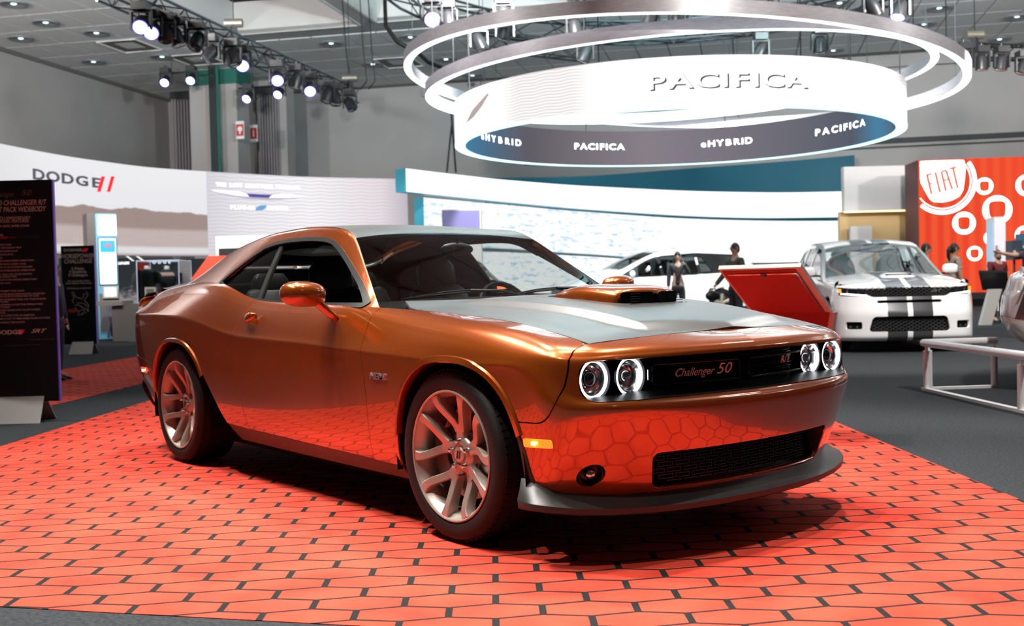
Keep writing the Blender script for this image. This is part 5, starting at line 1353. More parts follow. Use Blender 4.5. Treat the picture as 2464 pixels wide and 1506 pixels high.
# ================================================================== trusses and stage lamps
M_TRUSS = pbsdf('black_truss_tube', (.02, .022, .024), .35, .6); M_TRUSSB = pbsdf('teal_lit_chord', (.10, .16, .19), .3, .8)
M_LAMPB = pbsdf('lamp_housing', (.022, .022, .024), .35); M_LAMPOFF = pbsdf('lamp_lens_dark', (.03, .035, .045), .08, coat=1.)
M_LAMPON = pbsdf('lamp_lens_lit', (1, 1, 1), .3, emit=(.93, .92, 1), emit_s=9.); M_LAMPV = pbsdf('lamp_lens_violet', (.2, .15, .9), .3, emit=(.16, .10, 1.), emit_s=1.6)
def truss(name, path, w, label, seg=.42, tube=.026, closed=False, top_mat=None):
    path = [np.asarray(p, float) for p in path]; g = empty(name, path[0]); o = path[0]
    dense = []
    for a, b in zip(path, path[1:]+(path[:1] if closed else [])):
        k = max(1, int(round(np.linalg.norm(b-a)/seg))); dense += [a+(b-a)*i/k for i in range(k)]
    if not closed: dense.append(path[-1])
    D = np.array(dense); T = np.roll(D, -1, 0)-np.roll(D, 1, 0) if closed else np.gradient(D, axis=0); T[:, 2] = 0; T /= np.linalg.norm(T, axis=1, keepdims=True)
    S_ = np.stack([-T[:, 1], T[:, 0], np.zeros(len(T))], -1)
    ch = []
    for a, b in ((-1, -1), (1, -1), (1, 1), (-1, 1)):
        c = D+S_*a*w/2+UZ*b*w/2-o; ch.append(c)
        MB().tube(c, tube, 6, closed=closed).build('chord', (top_mat or M_TRUSS), g, 60)
    m = len(D); 
    for i in range(m if closed else m-1):
        j = (i+1) % m
        for f, (a, b) in enumerate(((0, 1), (1, 2), (2, 3), (3, 0))):
            p, q = (ch[a][i], ch[b][j]) if (i+f) % 2 == 0 else (ch[b][i], ch[a][j])
            MB().cyl(p, q, tube*.62, 4).build('brace', M_TRUSS, g)
    return tag(g, label, 'truss')
TZ = 7.0
def truss_pt(px, py, z=TZ): return onz(px, py, z)
tr_a = [truss_pt(255, -28), truss_pt(560, 108), truss_pt(848, 232)]
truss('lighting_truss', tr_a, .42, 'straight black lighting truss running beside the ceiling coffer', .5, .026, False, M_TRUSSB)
cc_ = hall(21., 3.25, 7.15)
truss('lighting_truss', [cc_+HD*5.5*math.cos(t)+HR*5.5*math.sin(t) for t in np.linspace(0, 2*math.pi, 40, endpoint=False)], .46, 'circular black lighting truss inside the silver rings', .9, .03, True)
truss('lighting_truss', [onz(1380, 8, 8.4), onz(1560, 4, 8.4), onz(1872, 2, 8.4)], .36, 'short black truss crossing above the silver rings', .55, .026)
truss('lighting_truss', [onz(2308, 122, 7.0), onz(2400, 126, 7.0), onz(2560, 128, 7.0)], .36, 'short black truss hung in front of the wall above the red display', .55, .026)
truss('lighting_truss', [onz(1150, 95, 6.9), onz(1250, 110, 6.9), onz(1400, 128, 6.9)], .34, 'slanting black truss piece inside the smaller silver ring', .5, .024)
lamp_kinds = {}
def make_lamp(lit):
    """moving-head lamp: origin at its clamp, beam along local -z"""
    g = empty('stage_lamp', (0, 0, 0))
    MB().box((0, 0, -.10), (.34, .30, .16)).build('base', M_LAMPB, g); MB().cyl((0, 0, .06), (0, 0, -.03), .03, 8).build('clamp', M_TRUSS, g)
    mb = MB()
    for s_ in (-1, 1): mb.box((0, s_*.19, -.36), (.12, .035, .38))
    mb.box((0, 0, -.19), (.12, .41, .04)); mb.build('yoke', M_LAMPB, g)
    h = empty('head', (0, 0, -.42), 0, g)
    MB().lathe([(.0005, .20), (.09, .19), (.13, .12), (.145, .0), (.155, -.12), (.155, -.19), (.14, -.20), (.13, -.19)], 16).build('head_shell', M_LAMPB, h, 50)
    MB().lathe([(.138, -.185), (.09, -.20), (.0005, -.205)], 16).build('lens', M_LAMPON if lit else M_LAMPOFF, h, 60)
    if lit: MB().lathe([(.153, -.185), (.150, -.205), (.128, -.20)], 16).build('lens_ring', M_LAMPV, h, 60)
    return g
def lamp_at(px, py, lit, z=None, dep=None, aim=(0, 0, -1), label='', group='', drop=.42, sc=1.):
    P = onz(px, py, z) if dep is None else at(px, py, dep)
    if lit not in lamp_kinds: lamp_kinds[lit] = make_lamp(lit); g = lamp_kinds[lit]
    else: g = copy_tree(lamp_kinds[lit])
    g.location = Vector(P+UZ*drop*sc); g.scale = (sc, sc, sc); g.rotation_euler = (0, 0, YAW)
    for c in g.children:
        if c.name.startswith('head'):
            a = np.asarray(aim, float); loc = np.array([a@HD, -a@HR, a[2]]); c.rotation_euler = Vector(-loc).to_track_quat('Z', 'X').to_euler()
    return tag(g, label, 'stage lamp', group)
toward = -HD*.8-UZ*.6
for px, py in ((340, 56), (366, 70), (584, 150), (668, 186), (746, 212)):
    lamp_at(px, py, True, 6.34, aim=toward+HR*.15, label='lit moving-head stage lamp under the straight truss', group='lit lamps of the straight truss')
for px, py in ((398, 78), (424, 88), (475, 98), (507, 128), (560, 138), (713, 194), (788, 230), (808, 236), (842, 250)):
    lamp_at(px, py, False, 6.34, aim=-UZ+HR*rng.uniform(-.6, .6)-HD*rng.uniform(-.2, .7), label='unlit moving-head stage lamp under the straight truss', group='unlit lamps of the straight truss')
M_PIPE = M_TRUSS
for (a, b, dep, nm) in (((386, 178), (476, 171), 42.0, 'left'), ((574, 213), (690, 205), 42.4, 'right')):
    P, Q = at(*a, dep), at(*b, dep); g = empty('lamp_bar', P); MB().cyl((0, 0, 0), Q-P, .04, 8).build('pipe', M_PIPE, g, 60); MB().cyl((Q-P)*.3, (Q-P)*.3+UZ*(HZ-P[2]), .012, 5).build('hanger', M_PIPE, g)
    tag(g, 'short lamp pipe hung %s the grey column' % ('in front of the ribbed corner left of' if nm == 'left' else 'on the pier side of'), 'pipe')
for px, py in ((399, 193), (461, 188)): lamp_at(px, py, True, dep=41.6, aim=toward, label='lit stage lamp on the short pipe before the ribbed corner', group='lamps before the ribbed corner', sc=1.15)
for px, py in ((598, 232), (673, 222)): lamp_at(px, py, True, dep=41.6, aim=toward-HR*.2, label='lit stage lamp on the short pipe beside the pier', group='lamps beside the pier', sc=1.15)
# lamps of the circular truss and of the small right truss
for px, py, lit in ((1041, 38, True), (1078, 50, False), (1153, 100, False), (1215, 75, False), (1565, 48, False), (1632, 50, False), (1408, 130, False), (1830, 122, False), (1973, 108, False), (2086, 60, False), (2100, 18, False), (1385, 70, False), (1212, 40, False)):
    lamp_at(px, py, lit, 6.46, aim=(toward if lit else -UZ+HR*rng.uniform(-.5, .5)), label='lit stage lamp at the end of the circular truss' if lit else 'unlit moving-head stage lamp under the circular truss', group=None if lit else 'unlit lamps of the circular truss')
lamp_at(2165, 22, True, 6.6, aim=-UZ+HR*-.35-HD*.2, label='tilted lit stage lamp on the circular truss above the silver rings', group=None)
lamp_at(2319, 142, True, 6.5, aim=toward-HR*.1, label='lit stage lamp on the short truss above the red display', group=None)
for px, py in ((2362, 150), (2410, 150), (2462, 160)): lamp_at(px, py, False, 6.45, aim=-UZ+HR*rng.uniform(-.3, .3), label='unlit stage lamp on the short truss above the red display', group='unlit lamps above the red display')
# chain hoists and cables
M_HOIST = pbsdf('hoist_metal', (.20, .18, .15), .4, .6)
for k, (px, py, z, pxl) in enumerate(((842, 188, 7.35, 842), (562, 56, 7.75, 562), (2345, 84, 7.3, 2345), (1210, 33, 7.2, 1210))):
    P = onz(px, py, z); g = empty('chain_hoist', P); MB().cyl(-HR*.22, HR*.22, .11, 10).build('motor', M_HOIST, g, 50); MB().box(-UZ*.28, (.14, .14, .5)).build('hook_block', M_LAMPB, g)
    MB().cyl((0, 0, .1), (0, 0, HZ-P[2]-.04), .012, 5).build('chain', M_TRUSS, g)
    if k == 0:
        for a, b in ((-.18, .0), (.35, .5), (.6, .75)): MB().tube([HR*a+UZ*(HZ-P[2]), HR*(a+b)/2+UZ*.8, HR*b+UZ*-.1, HR*(b-.2)-UZ*.35], .018, 5).build('cable', M_TRUSS, g)
    tag(g, ['chain hoist with loose cables at the far end of the straight truss', 'chain hoist over the middle of the straight truss', 'chain hoist over the truss above the red display', 'chain hoist beside the larger silver ring'][k], 'hoist')
p0 = onz(926, 2, 10.3); p1 = onz(928, 62, 9.9); pts = [at(926, 0, 33), at(928, 62, 33), at(955, 100, 33), at(985, 117, 33), at(1000, 122, 33), at(1030, 150, 34), at(1062, 162, 34.5)]
tag(MB().tube(pts, .07, 6).build('power_cable', M_TRUSS, None, 60), 'thick black cable drooping along the ceiling beam', 'cable')
for k, (a, b, d) in enumerate((((1085, 260), (1097, 415), 30.0), ((1087, 300), (1075, 415), 30.5))):
    tag(MB().cyl(at(*a, d), at(*b, d), .03, 6).build('guy_rope', M_TRUSS, None, 60), ['rope hanging to the top of the upper stage screen', 'second rope crossing the one above the upper stage screen'][k], 'rope')
# ================================================================== signs, kiosk, counters, rails
M_SBLK = pbsdf('sign_black', (.010, .010, .013), .42); M_SFOOT = pbsdf('folded_steel_foot', (.42, .41, .40), .45, .2); M_STXT = pbsdf('sign_text_cream', (.62, .54, .50), .6); M_STXD = pbsdf('sign_text_dim', (.16, .14, .13), .6)
M_SEDGE = pbsdf('violet_lit_edge', (.10, .07, .30), .4, emit=(.10, .06, .35), emit_s=.25)  # violet light on the board edge put into its colour and glow
ROTH = np.array([HR, UZ, -HD]).T       # local x right, y up, z toward the viewer
def board(name, pxl, pxr, pyt, pyb, dep, label, yaw=0., feet=()):
    """upright sign panel; local x to the right, y up, z toward the visitor"""
    a, b = at(pxl, pyb, dep), at(pxr, pyb, dep); top = at((pxl+pxr)/2, pyt, dep)[2]; bot = at((pxl+pxr)/2, pyb, dep)[2]
    c = (a+b)/2; w = np.linalg.norm((b-a)@HR); g = empty(name, (c[0], c[1], 0)); g.rotation_euler = (math.pi/2, 0, YAW-math.pi/2+yaw)
    # local axes after the rotation: x -> right, y -> up, z -> toward the camera
    MB().box((0, (top+bot)/2, 0), (w, top-bot, .03)).build('panel', M_SBLK, g); MB().box((w/2+.004, (top+bot)/2, 0), (.01, top-bot, .034)).build('panel_edge', M_SEDGE, g)
    for x, fw in feet:
        mb = MB(); zf = .17
        hgt = bot+.045
        V = [(x-fw/2, 0, zf), (x+fw/2, 0, zf), (x+fw/2-.02, hgt, .02), (x-fw/2+.02, hgt, .02), (x-fw/2, 0, -zf), (x+fw/2, 0, -zf), (x+fw/2-.02, hgt, -.02), (x-fw/2+.02, hgt, -.02)]
        mb.add(V, [(0, 1, 2, 3), (4, 7, 6, 5), (3, 2, 6, 7)]); f = mb.build('foot', M_SFOOT, g); m_ = f.modifiers.new('s', 'SOLIDIFY'); m_.thickness = .008
    tag(g, label, 'sign'); return g, w, top, bot
def bl(g, s, x, y, size, mat=None, align='LEFT', sx=1., shear=0., bold=0., name='text_line'):
    return text_obj(name, s, size, mat or M_STXT, g, Matrix.Translation((x, y, .0165)), .0005, shear, sx, align, bold=bold)
g, w, top, bot = board('specification_board', -44, 145, 434, 966, 9.2, 'tall black specification board with cream text and folded steel foot', feet=((.02, .42),))
S_ = 9.2/FPX
def lx(px): return (px-50.5)*S_
def ly(py): return top-(py-434)*S_
bl(g, 'Challenger', lx(20), ly(467), .062, M_STXD, 'CENTER', .9, .45); bl(g, '50', lx(82), ly(465), .070, M_STXD, 'CENTER', 1.2, .35)
bl(g, '2020 CHALLENGER R/T', lx(130), ly(488), .062, None, 'RIGHT', .74, .2, .0008); bl(g, 'SCAT PACK WIDEBODY', lx(128), ly(504), .062, None, 'RIGHT', .72, .2, .0008)
bl(g, '50TH ANNIVERSARY', lx(50), ly(524), .036, None, 'CENTER', .9, 0, .0004); bl(g, 'MODEL FEATURES', lx(50), ly(531.5), .036, None, 'CENTER', .9, 0, .0004)
bl(g, 'PRODUCTION - 490 UNITS, 70 PER COLOR', lx(88), ly(543), .026, None, 'RIGHT', .9, 0, .0006)
bl(g, 'EXTERIOR', lx(-38), ly(555), .026, None, 'LEFT', .95, 0, .0006); bl(g, '7 COLORS AVAILABLE:', lx(25), ly(564), .024, None, 'RIGHT', .9, 0, .0005)
for i, (a, c) in enumerate(((0, (.75, .20, .02)), (19, (.62, .03, .03)), (38, (.16, .03, .03)), (56, (.02, .02, .03)), (75, (.02, .03, .07)), (94, (.02, .03, .035)))):
    MB().box((lx(a+8), ly(570), .017), (17*S_, 5*S_, .002)).build('colour_swatch', pbsdf('swatch_%d' % i, c, .5), g)
rows_ = [('BLACK PAINTED HOOD', 44, 587.5), ('BLACK ROOF AND DECKLID WRAP', 67, 595), ('BODY COLOR SHAKER HOOD SCOOP', 58, 603), ('"50" UNDERHOOD DECAL', 48, 611), ('AIR INTAKE', 20, 618.5), ('20-INCH WHEELS IN MAGNESIUM CARBIDE FINISH', 97, 626), ('METAL BREMBO BRAKE CALIPER COLOR', 77, 634), ('ANNIVERSARY LIT AIR-CATCHER HEADLAMPS', 92, 641.5), ('GRILLE BADGE IN MAGNESIUM CARBIDE FINISH', 98, 649.5), ('"CHALLENGER 50" GRILLE AND SPOILER BADGING', 90, 658.5), ('IN MAGNESIUM CARBIDE FINISH', 54, 664), ('FENDER BADGING IN MAGNESIUM CARBIDE FINISH', 101, 671.5), ('BODY COLOR FUEL DOOR', 38, 679.5), ('INTERIOR', 4, 691), ('NUMBERED INSTRUMENT PANEL BADGE', 70, 698.5), ('HEATED AND VENTILATED BLACK NAPPA LEATHER / ALCANTARA', 120, 706), ('SEATING WITH SEPIA ACCENT STITCHING AND "50" LOGO', 105, 711.5), ('REAL CARBON FIBER INSTRUMENT PANEL AND CONSOLE BEZELS', 122, 719), ('WITH COPPER ACCENT', 32, 724.5), ('HEATED LEATHER-WRAPPED FLAT-BOTTOM STEERING WHEEL', 114, 731.5), ('WITH SEPIA STITCHING', 34, 737.5), ('"50" GAUGE WHITE-FACED GAUGES WITH YELLOW ACCENTS', 107, 744.5), ('AND "50" LOGOS', 22, 750.5), ('CHALLENGER 50 CLUSTER START-UP ANIMATION', 93, 757.5), ('BERBER FLOORMATS WITH "50" EMBROIDERED IN SEPIA STITCHING', 130, 765), ('BLACK INTERIOR TRIM ACCENTS', 69, 774)]
for s_, px, py in rows_: bl(g, s_, lx(px), ly(py), .0215, None, 'RIGHT', .84, 0, .0001)
bl(g, 'DODGE', lx(60), ly(798), .050, None, 'RIGHT', 1.25, 0, .002)
for q in (0, 5): MB().prism([(lx(55+q)-.006, ly(802)), (lx(58+q)-.006, ly(802)), (lx(64+q)-.006, ly(792)), (lx(61+q)-.006, ly(792))], .016, .018, 2).build('red_slash', M_LRED, g)
bl(g, 'SRT', lx(98), ly(796), .046, None, 'CENTER', 1.5, .5, .001)
bl(g, 'facebook.com/dodge  |  @dodge  |  #dodge', lx(138), ly(816), .012, M_STXD, 'RIGHT'); bl(g, 'product shown with options. vehicle availability may vary by region', lx(104), ly(829), .011, M_STXD, 'RIGHT')
g, w, top, bot = board('challenge_board', 155, 234, 591, 828, 19.3, 'black Horsepower Challenge board with a horned emblem on a pale foot', feet=((.05, .42),))
S_ = 19.3/FPX
def lx(px): return (px-194.5)*S_
bot_ = bot
def ly(py): return top-(py-591)*S_
bl(g, 'DODGE', lx(206), ly(601.5), .062, None, 'RIGHT', 1.5, 0, .003)
for q in (0, 6): MB().prism([(lx(206+q), ly(606)), (lx(209.5+q), ly(606)), (lx(215+q), ly(598)), (lx(211.5+q), ly(598))], .016, .018, 2).build('red_slash', M_LRED, g)
bl(g, 'HORSEPOWER', lx(195), ly(616), .105, None, 'CENTER', .86, .2, .0025); bl(g, 'CHALLENGE', lx(195), ly(628.5), .105, None, 'CENTER', .86, .2, .0025)
for s_, py in (('5 Weeks.', 646), ('5 Questions.', 653.5), ('5 Challengers.', 661.5)): bl(g, s_, lx(195), ly(py), .068, None, 'CENTER', .9, 0, .002)
for s_, py in (('Win a special edition Hellcat', 675.5), ('Dodge Challenger Hellcat Redeye', 681), ('Visit Dodge.com to enter now!', 693)): bl(g, s_, lx(195), ly(py), .042, None, 'CENTER', .82, .2, .001)
M_EMB = pbsdf('emblem_line', (.40, .35, .30), .5)
def embl(pts, r=.006): MB().tube([((lx(a)), ly(b), .02) for a, b in pts], r, 5).build('emblem_line', M_EMB, g)
embl([(181, 728), (178, 722), (184, 716), (179, 708), (180, 701), (184, 703), (184, 709), (189, 715), (195, 717), (202, 719), (207, 713), (206, 706), (211, 708), (214, 702), (217, 709), (213, 716), (207, 722), (213, 728), (217, 735), (215, 743), (217, 750)], .007)
embl([(184, 735), (190, 732), (199, 737), (206, 742), (216, 748), (211, 752), (204, 755), (198, 758), (190, 757), (195, 750), (189, 746), (184, 740)], .007); embl([(196, 748), (202, 744), (209, 750), (203, 752), (199, 756)], .006); embl([(190, 728), (200, 729), (208, 731), (213, 738)], .006)
MB().box((lx(178), ly(747), .017), (20*S_, 8*S_, .002)).build('red_tag', pbsdf('sign_tag_red', (.55, .06, .03), .5), g)
bl(g, 'no purchase necessary', lx(195), ly(768), .026, M_STXD, 'CENTER')

# ---- tall kiosk with screen
M_KSIDE = pbsdf('kiosk_side', (.11, .095, .09), .45); M_KBLUE = pbsdf('kiosk_blue_frame', (.16, .36, .50), .35, emit=(.10, .30, .46), emit_s=.35); M_KWHT = pbsdf('kiosk_glow', (.8, .9, .93), .4, emit=(.82, .93, .97), emit_s=1.0)
M_KTEAL = pbsdf('kiosk_teal', (.02, .30, .42), .4, emit=(.02, .30, .42), emit_s=.7); M_KMET = pbsdf('kiosk_metal', (.30, .29, .29), .35, .5); M_KLT = pbsdf('kiosk_text', (.55, .75, .82), .5, emit=(.5, .72, .8), emit_s=.8); M_IVORY = pbsdf('ivory_plastic', (.62, .58, .50), .4)
kp = onz(262, 817); kd_ = (kp-CAM)@HD; kg = empty('info_kiosk', (kp[0], kp[1], 0)); kg.rotation_euler = (math.pi/2, 0, YAW-math.pi/2+.50); S_ = kd_/FPX
def kx(px): return (px-265)*S_
def ky(py): return (817-py)*S_
MB().box((kx(257), ky(513)/2, -.42), (64*S_, ky(513), .72)).build('cabinet', M_KSIDE, kg)
MB().box((kx(267), ky(665), 0), (47*S_, 300*S_, .10)).build('front_frame', M_KBLUE, kg); MB().box((kx(269), ky(543), .06), (41*S_, 48*S_, .03)).build('header_light', M_KWHT, kg)
MB().box((kx(268), ky(629), .055), (42*S_, 113*S_, .03)).build('screen_frame', M_BLACKG, kg); MB().box((kx(268), ky(629), .075), (38*S_, 109*S_, .02)).build('screen', M_KWHT, kg)
MB().box((kx(268), ky(593), .09), (34*S_, 28*S_, .01)).build('screen_picture', M_KTEAL, kg); MB().add([(kx(258), ky(590), .10), (kx(268), ky(584), .10), (kx(280), ky(588), .10), (kx(276), ky(597), .10), (kx(262), ky(598), .10)], [(0, 1, 2, 3, 4)]).build('picture_shape', pbsdf('picture_mauve', (.25, .18, .30), .5, emit=(.25, .18, .3), emit_s=.5), kg)
for s_, py in (('ENTER', 624), ('TO WIN', 632), ('$10,000', 648)): text_obj('screen_text', s_, .085, M_KLT, kg, Matrix.Translation((kx(268), ky(py), .09)), .001)
for k in range(4): text_obj('header_text', 'DODGE'[k], .10, M_KLT, kg, Matrix.Translation((kx(268), ky(531+9*k), .08)), .001)
MB().box((kx(268), ky(752), .06), (44*S_, 92*S_, .06)).build('lower_panel', M_KMET, kg); MB().box((kx(270), ky(703), .12), (34*S_, 28*S_, .05)).build('tablet', M_IVORY, kg); MB().box((kx(270), ky(703), .15), (25*S_, 20*S_, .01)).build('tablet_screen', M_KWHT, kg)
for a in ((262, 730, 272, 810), (272, 725, 262, 812), (268, 735, 280, 805)): MB().cyl((kx(a[0]), ky(a[1]), .10), (kx(a[2]), ky(a[3]), .10), .03, 6).build('swirl', pbsdf('swirl_grey', (.16, .16, .22), .5), kg)
tag(kg, 'tall blue-framed information kiosk with a glowing screen', 'kiosk')
# counter, display case, mannequins
M_CNT = pbsdf('counter_grey', (.20, .185, .175), .5); S_ = 24.0/FPX
A = at(236, 730, 24.0); B = at(308, 730, 24.0); cg = empty('service_counter', ((A+B)/2*[1, 1, 0]))
MB().box(UZ*A[2], (.7, np.linalg.norm(B-A), .10), np.array([HD, HR, UZ]).T).build('counter_top', pbsdf('counter_top', (.36, .30, .29), .4), cg)
MB().box((B-A)*.42*[1, 1, 0]+UZ*(A[2]-.05)/2, (.55, .42, A[2]-.06), np.array([HD, HR, UZ]).T).build('counter_leg', M_CNT, cg)
tag(cg, 'grey counter joining the kiosk and the glass display case', 'counter')
B0 = at(398, 728, 24.2); hb = B0[2]; dg = empty('display_case', (B0[0], B0[1], 0)); Rm = np.array([HD, HR, UZ]).T
MB().box(UZ*hb/2, (1.2, 1.28, hb), Rm).build('plinth', M_CNT, dg)
gw = 100*S_
mb = MB(); hg = 101*S_
for a in (-.5, .5):
    for b in (-.5, .5): mb.cyl(HR*gw*a+HD*.9*b+UZ*hb, HR*gw*a+HD*.9*b+UZ*(hb+hg), .012, 5)
for z in (hb, hb+hg): mb.tube([HR*gw*a+HD*.9*b+UZ*z for a, b in ((-.5, -.5), (.5, -.5), (.5, .5), (-.5, .5))], .012, 5, closed=True)
mb.build('case_frame', pbsdf('acrylic_edge', (.55, .60, .75), .2, emit=(.45, .55, .8), emit_s=.25), dg)
mb = MB()
for (c, s_) in ((HR*-gw/2, (.9, .004)), (HR*gw/2, (.9, .004)), (-HD*.45, (.004, gw)), (HD*.45, (.004, gw))): mb.box(c+UZ*(hb+hg/2), (s_[0], s_[1], hg), Rm)
mb.build('glass_pane', M_GLASSC, dg); tag(dg, 'clear glass display case of T-shirts on a grey plinth', 'display case')
def torso(px, py, dep, mat, neck, label, knit=None):
    p = at(px, py, dep); g = empty('shirt_mannequin', (p[0], p[1], p[2])); g.rotation_euler = (0, 0, YAW)
    V = []; F = []; n = 16; secs = [(-.52, .17, .11), (-.30, .16, .11), (-.10, .20, .12), (.02, .215, .11), (.08, .19, .09), (.115, .12, .07), (.135, .075, .065)]
    for z, a, b in secs: V += [(b*math.cos(t), a*math.sin(t), z) for t in np.linspace(0, 2*math.pi, n, endpoint=False)]
    F = [(i*n+k, i*n+(k+1) % n, (i+1)*n+(k+1) % n, (i+1)*n+k) for i in range(len(secs)-1) for k in range(n)]; mb = MB().add(V, F)
    for s_ in (-1, 1): mb.tube([(0, s_*.17, .07), (0, s_*.25, -.02), (.0, s_*.29, -.17)], [.075, .075, .07], 10)
    mb.build('shirt', mat, g, 60)
    MB().lathe([(.062, .10), (.058, .20), (.05, .21), (.0005, .21)], 14).build('neck_form', neck, g, 50); MB().cyl((0, 0, -.60), (0, 0, -.4), .05, 8).build('stand', neck, g)
    if knit:
        for z0, z1, m_ in knit:
            pr = [(.218, z0), (.222, (z0+z1)/2), (.19 if z1 > .05 else .215, z1)]
            V = []; 
            for r, z in pr: V += [(.125*r/.21*math.cos(t), r*1.02*math.sin(t), z) for t in np.linspace(0, 2*math.pi, 20, endpoint=False)]
            MB().add(V, [(i*20+k, i*20+(k+1) % 20, (i+1)*20+(k+1) % 20, (i+1)*20+k) for i in range(2) for k in range(20)]).build('knit_band', m_, g, 60)
    return tag(g, label, 'mannequin')
M_NECK = pbsdf('mannequin_white', (.6, .58, .60), .5)
t1 = torso(354, 662, 24.0, pbsdf('charcoal_tshirt', (.045, .04, .037), .8), M_NECK, 'headless mannequin in a charcoal T-shirt inside the glass case')
MB().tube([(-.125, -.08, .0), (-.128, -.05, -.05), (-.13, .0, -.07), (-.13, .05, -.05), (-.125, .08, .0)], .008, 5).build('antler_print', M_BLACK, t1)
torso(402, 662, 24.3, pbsdf('black_jumper', (.02, .02, .025), .8), M_NECK, 'headless mannequin in a black and red patterned jumper inside the glass case', [(-.02, .06, pbsdf('knit_cream', (.45, .30, .26), .8)), (-.40, -.28, pbsdf('knit_red', (.55, .06, .05), .8))])
tg = at(362, 703, 23.3); MB_ = MB().box((0, 0, 0), (.02, .24, .22), Rm); o = MB_.build('price_card', M_IVORY); o.location = Vector(tg); MB().box(-HD*.012, (.01, .16, .14), Rm).build('card_print', M_CNT, o); tag(o, 'small white card leaning on the charcoal T-shirt', 'card')
# angular red panel and pale rack made up for a vehicle front
p = at(500, 644, 26.5); s_ = 26.5/FPX; V = [HR*a*s_-UZ*b*s_ for a, b in ((-42, 28), (2, -28), (44, -28), (42, 28))]; mb = MB(); mb.add(V+[v+HD*.12 for v in V], [(0, 1, 2, 3), (4, 5, 6, 7), (0, 1, 5, 4), (1, 2, 6, 5), (2, 3, 7, 6), (3, 0, 4, 7)])
o = mb.build('red_panel', pbsdf('panel_red', (.72, .05, .02), .5, emit=(.8, .06, .02), emit_s=.35)); o.location = Vector(p); tag(o, 'slanted red panel behind the orange roof pillar', 'panel')
p = at(655, 640, 27.5); s_ = 27.5/FPX; rk = empty('vehicle_stand_in', (p[0], p[1], 0)); zc = p[2]
MB().box(UZ*(zc*.5+.3), (.5, 255*s_, zc+.95), Rm).build('rack_body', pbsdf('rack_white', (.7, .68, .70), .5), rk); MB().box(-HD*.27-HR*70*s_+UZ*(zc+.37), (.04, 100*s_, .2), Rm).build('vent_slot', M_BLACK, rk)
for px in (708, 738): 
    c = (at(px, 618, 27.2)-np.array([p[0], p[1], 0])); MB().lathe([(.16, -.02), (.15, .02), (.04, .03), (.0005, .05)], 20, 0).build('fan', M_STEEL, rk, 40).matrix_local = Matrix.Translation(Vector(c)) @ Matrix.Rotation(YAW+math.pi, 4, 'Z')
for py in (634, 641):
    c = at(724, py, 27.1)-np.array([p[0], p[1], 0])-HD*.1; MB().box(c, (.05, 20*s_, .05), Rm).build('amber_lamp', M_AMBER, rk)
MB().box(at(700, 660, 27.15)-np.array([p[0], p[1], 0]), (.06, 150*s_, .22), Rm).build('dark_drawer', M_BLACK, rk)
tag(rk, 'white rack standing in for a vehicle front, with fans and amber lamps seen through the side window', 'rack')

# ---- tilted lectern with red underside
M_LEC = pbsdf('lectern_white', (.55, .53, .50), .4); M_LECR = pbsdf('lectern_red', (.30, .012, .016), .5)
a = math.radians(40); tdir = HR*math.cos(a)-HD*math.sin(a); sdir = HR*math.sin(a)+HD*math.cos(a)
TL = at(1728, 648, 7.35); lg = empty('lectern', (TL[0], TL[1], 0)); zt = TL[2]; Lw, Hr, dz = .60, .47, .31
def lp(u, v, z): return tdir*u+sdir*v+UZ*z
V = [lp(0, 0, zt), lp(Lw, 0, zt), lp(Lw, Hr, zt-dz), lp(0, Hr, zt-dz)]; nn = np.cross(V[1]-V[0], V[3]-V[0]); nn /= np.linalg.norm(nn)
if nn[2] < 0: nn = -nn
mb = MB(); mb.add(V+[v+nn*.03 for v in V], [(0, 1, 2, 3), (4, 5, 6, 7), (0, 1, 5, 4), (1, 2, 6, 5), (2, 3, 7, 6), (3, 0, 4, 7)]); mb.build('desk_panel', M_LEC, lg)
def inset(u0, u1, v0, v1, off):
    f = lambda u, v: lp(u*Lw, v*Hr, zt-dz*v)-nn*off
    return [f(u0, v0), f(u1, v0), f(u1, v1), f(u0, v1)]
MB().add(inset(.03, .93, .04, 1.0, .004), [(0, 1, 2, 3)]).build('red_underside', M_LECR, lg)
MB().add(inset(.08, .93, .10, .125, .010), [(0, 1, 2, 3)]).build('trim_strip', M_CHROME, lg); MB().add(inset(.905, .93, .10, 1.0, .010), [(0, 1, 2, 3)]).build('trim_strip', M_CHROME, lg); MB().box(lp(.52*Lw, .13*Hr, zt-.13*dz)-nn*.012, (.03, .03, .02)).build('latch', M_STEEL, lg)
mb = MB(); V = [lp(.02, Hr, zt-dz), lp(Lw, Hr, zt-dz), lp(Lw-.17, Hr+.03, .02), lp(.02, Hr+.03, .02)]; mb.add(V+[v+sdir*.03 for v in V], [(0, 1, 2, 3), (4, 5, 6, 7), (0, 1, 5, 4), (1, 2, 6, 5), (2, 3, 7, 6), (3, 0, 4, 7)]); mb.build('stem_panel', M_LECR, lg)
mb = MB(); V = [lp(Lw-.005, Hr-.01, zt-dz), lp(Lw+.03, Hr-.01, zt-dz), lp(Lw-.14, Hr+.05, .02), lp(Lw-.175, Hr+.05, .02)]; mb.add(V+[v+sdir*.05 for v in V], [(0, 1, 2, 3), (4, 5, 6, 7), (0, 1, 5, 4), (1, 2, 6, 5), (2, 3, 7, 6), (3, 0, 4, 7)]); mb.build('stem_edge', M_LEC, lg)
MB().box(lp(Lw/2-.12, Hr+.05, .017), (.26, .40, .024), np.array([sdir, tdir, UZ]).T).build('base_plate', M_LEC, lg)
tag(lg, 'tilted lectern with a dark red underside beside the orange car', 'lectern')

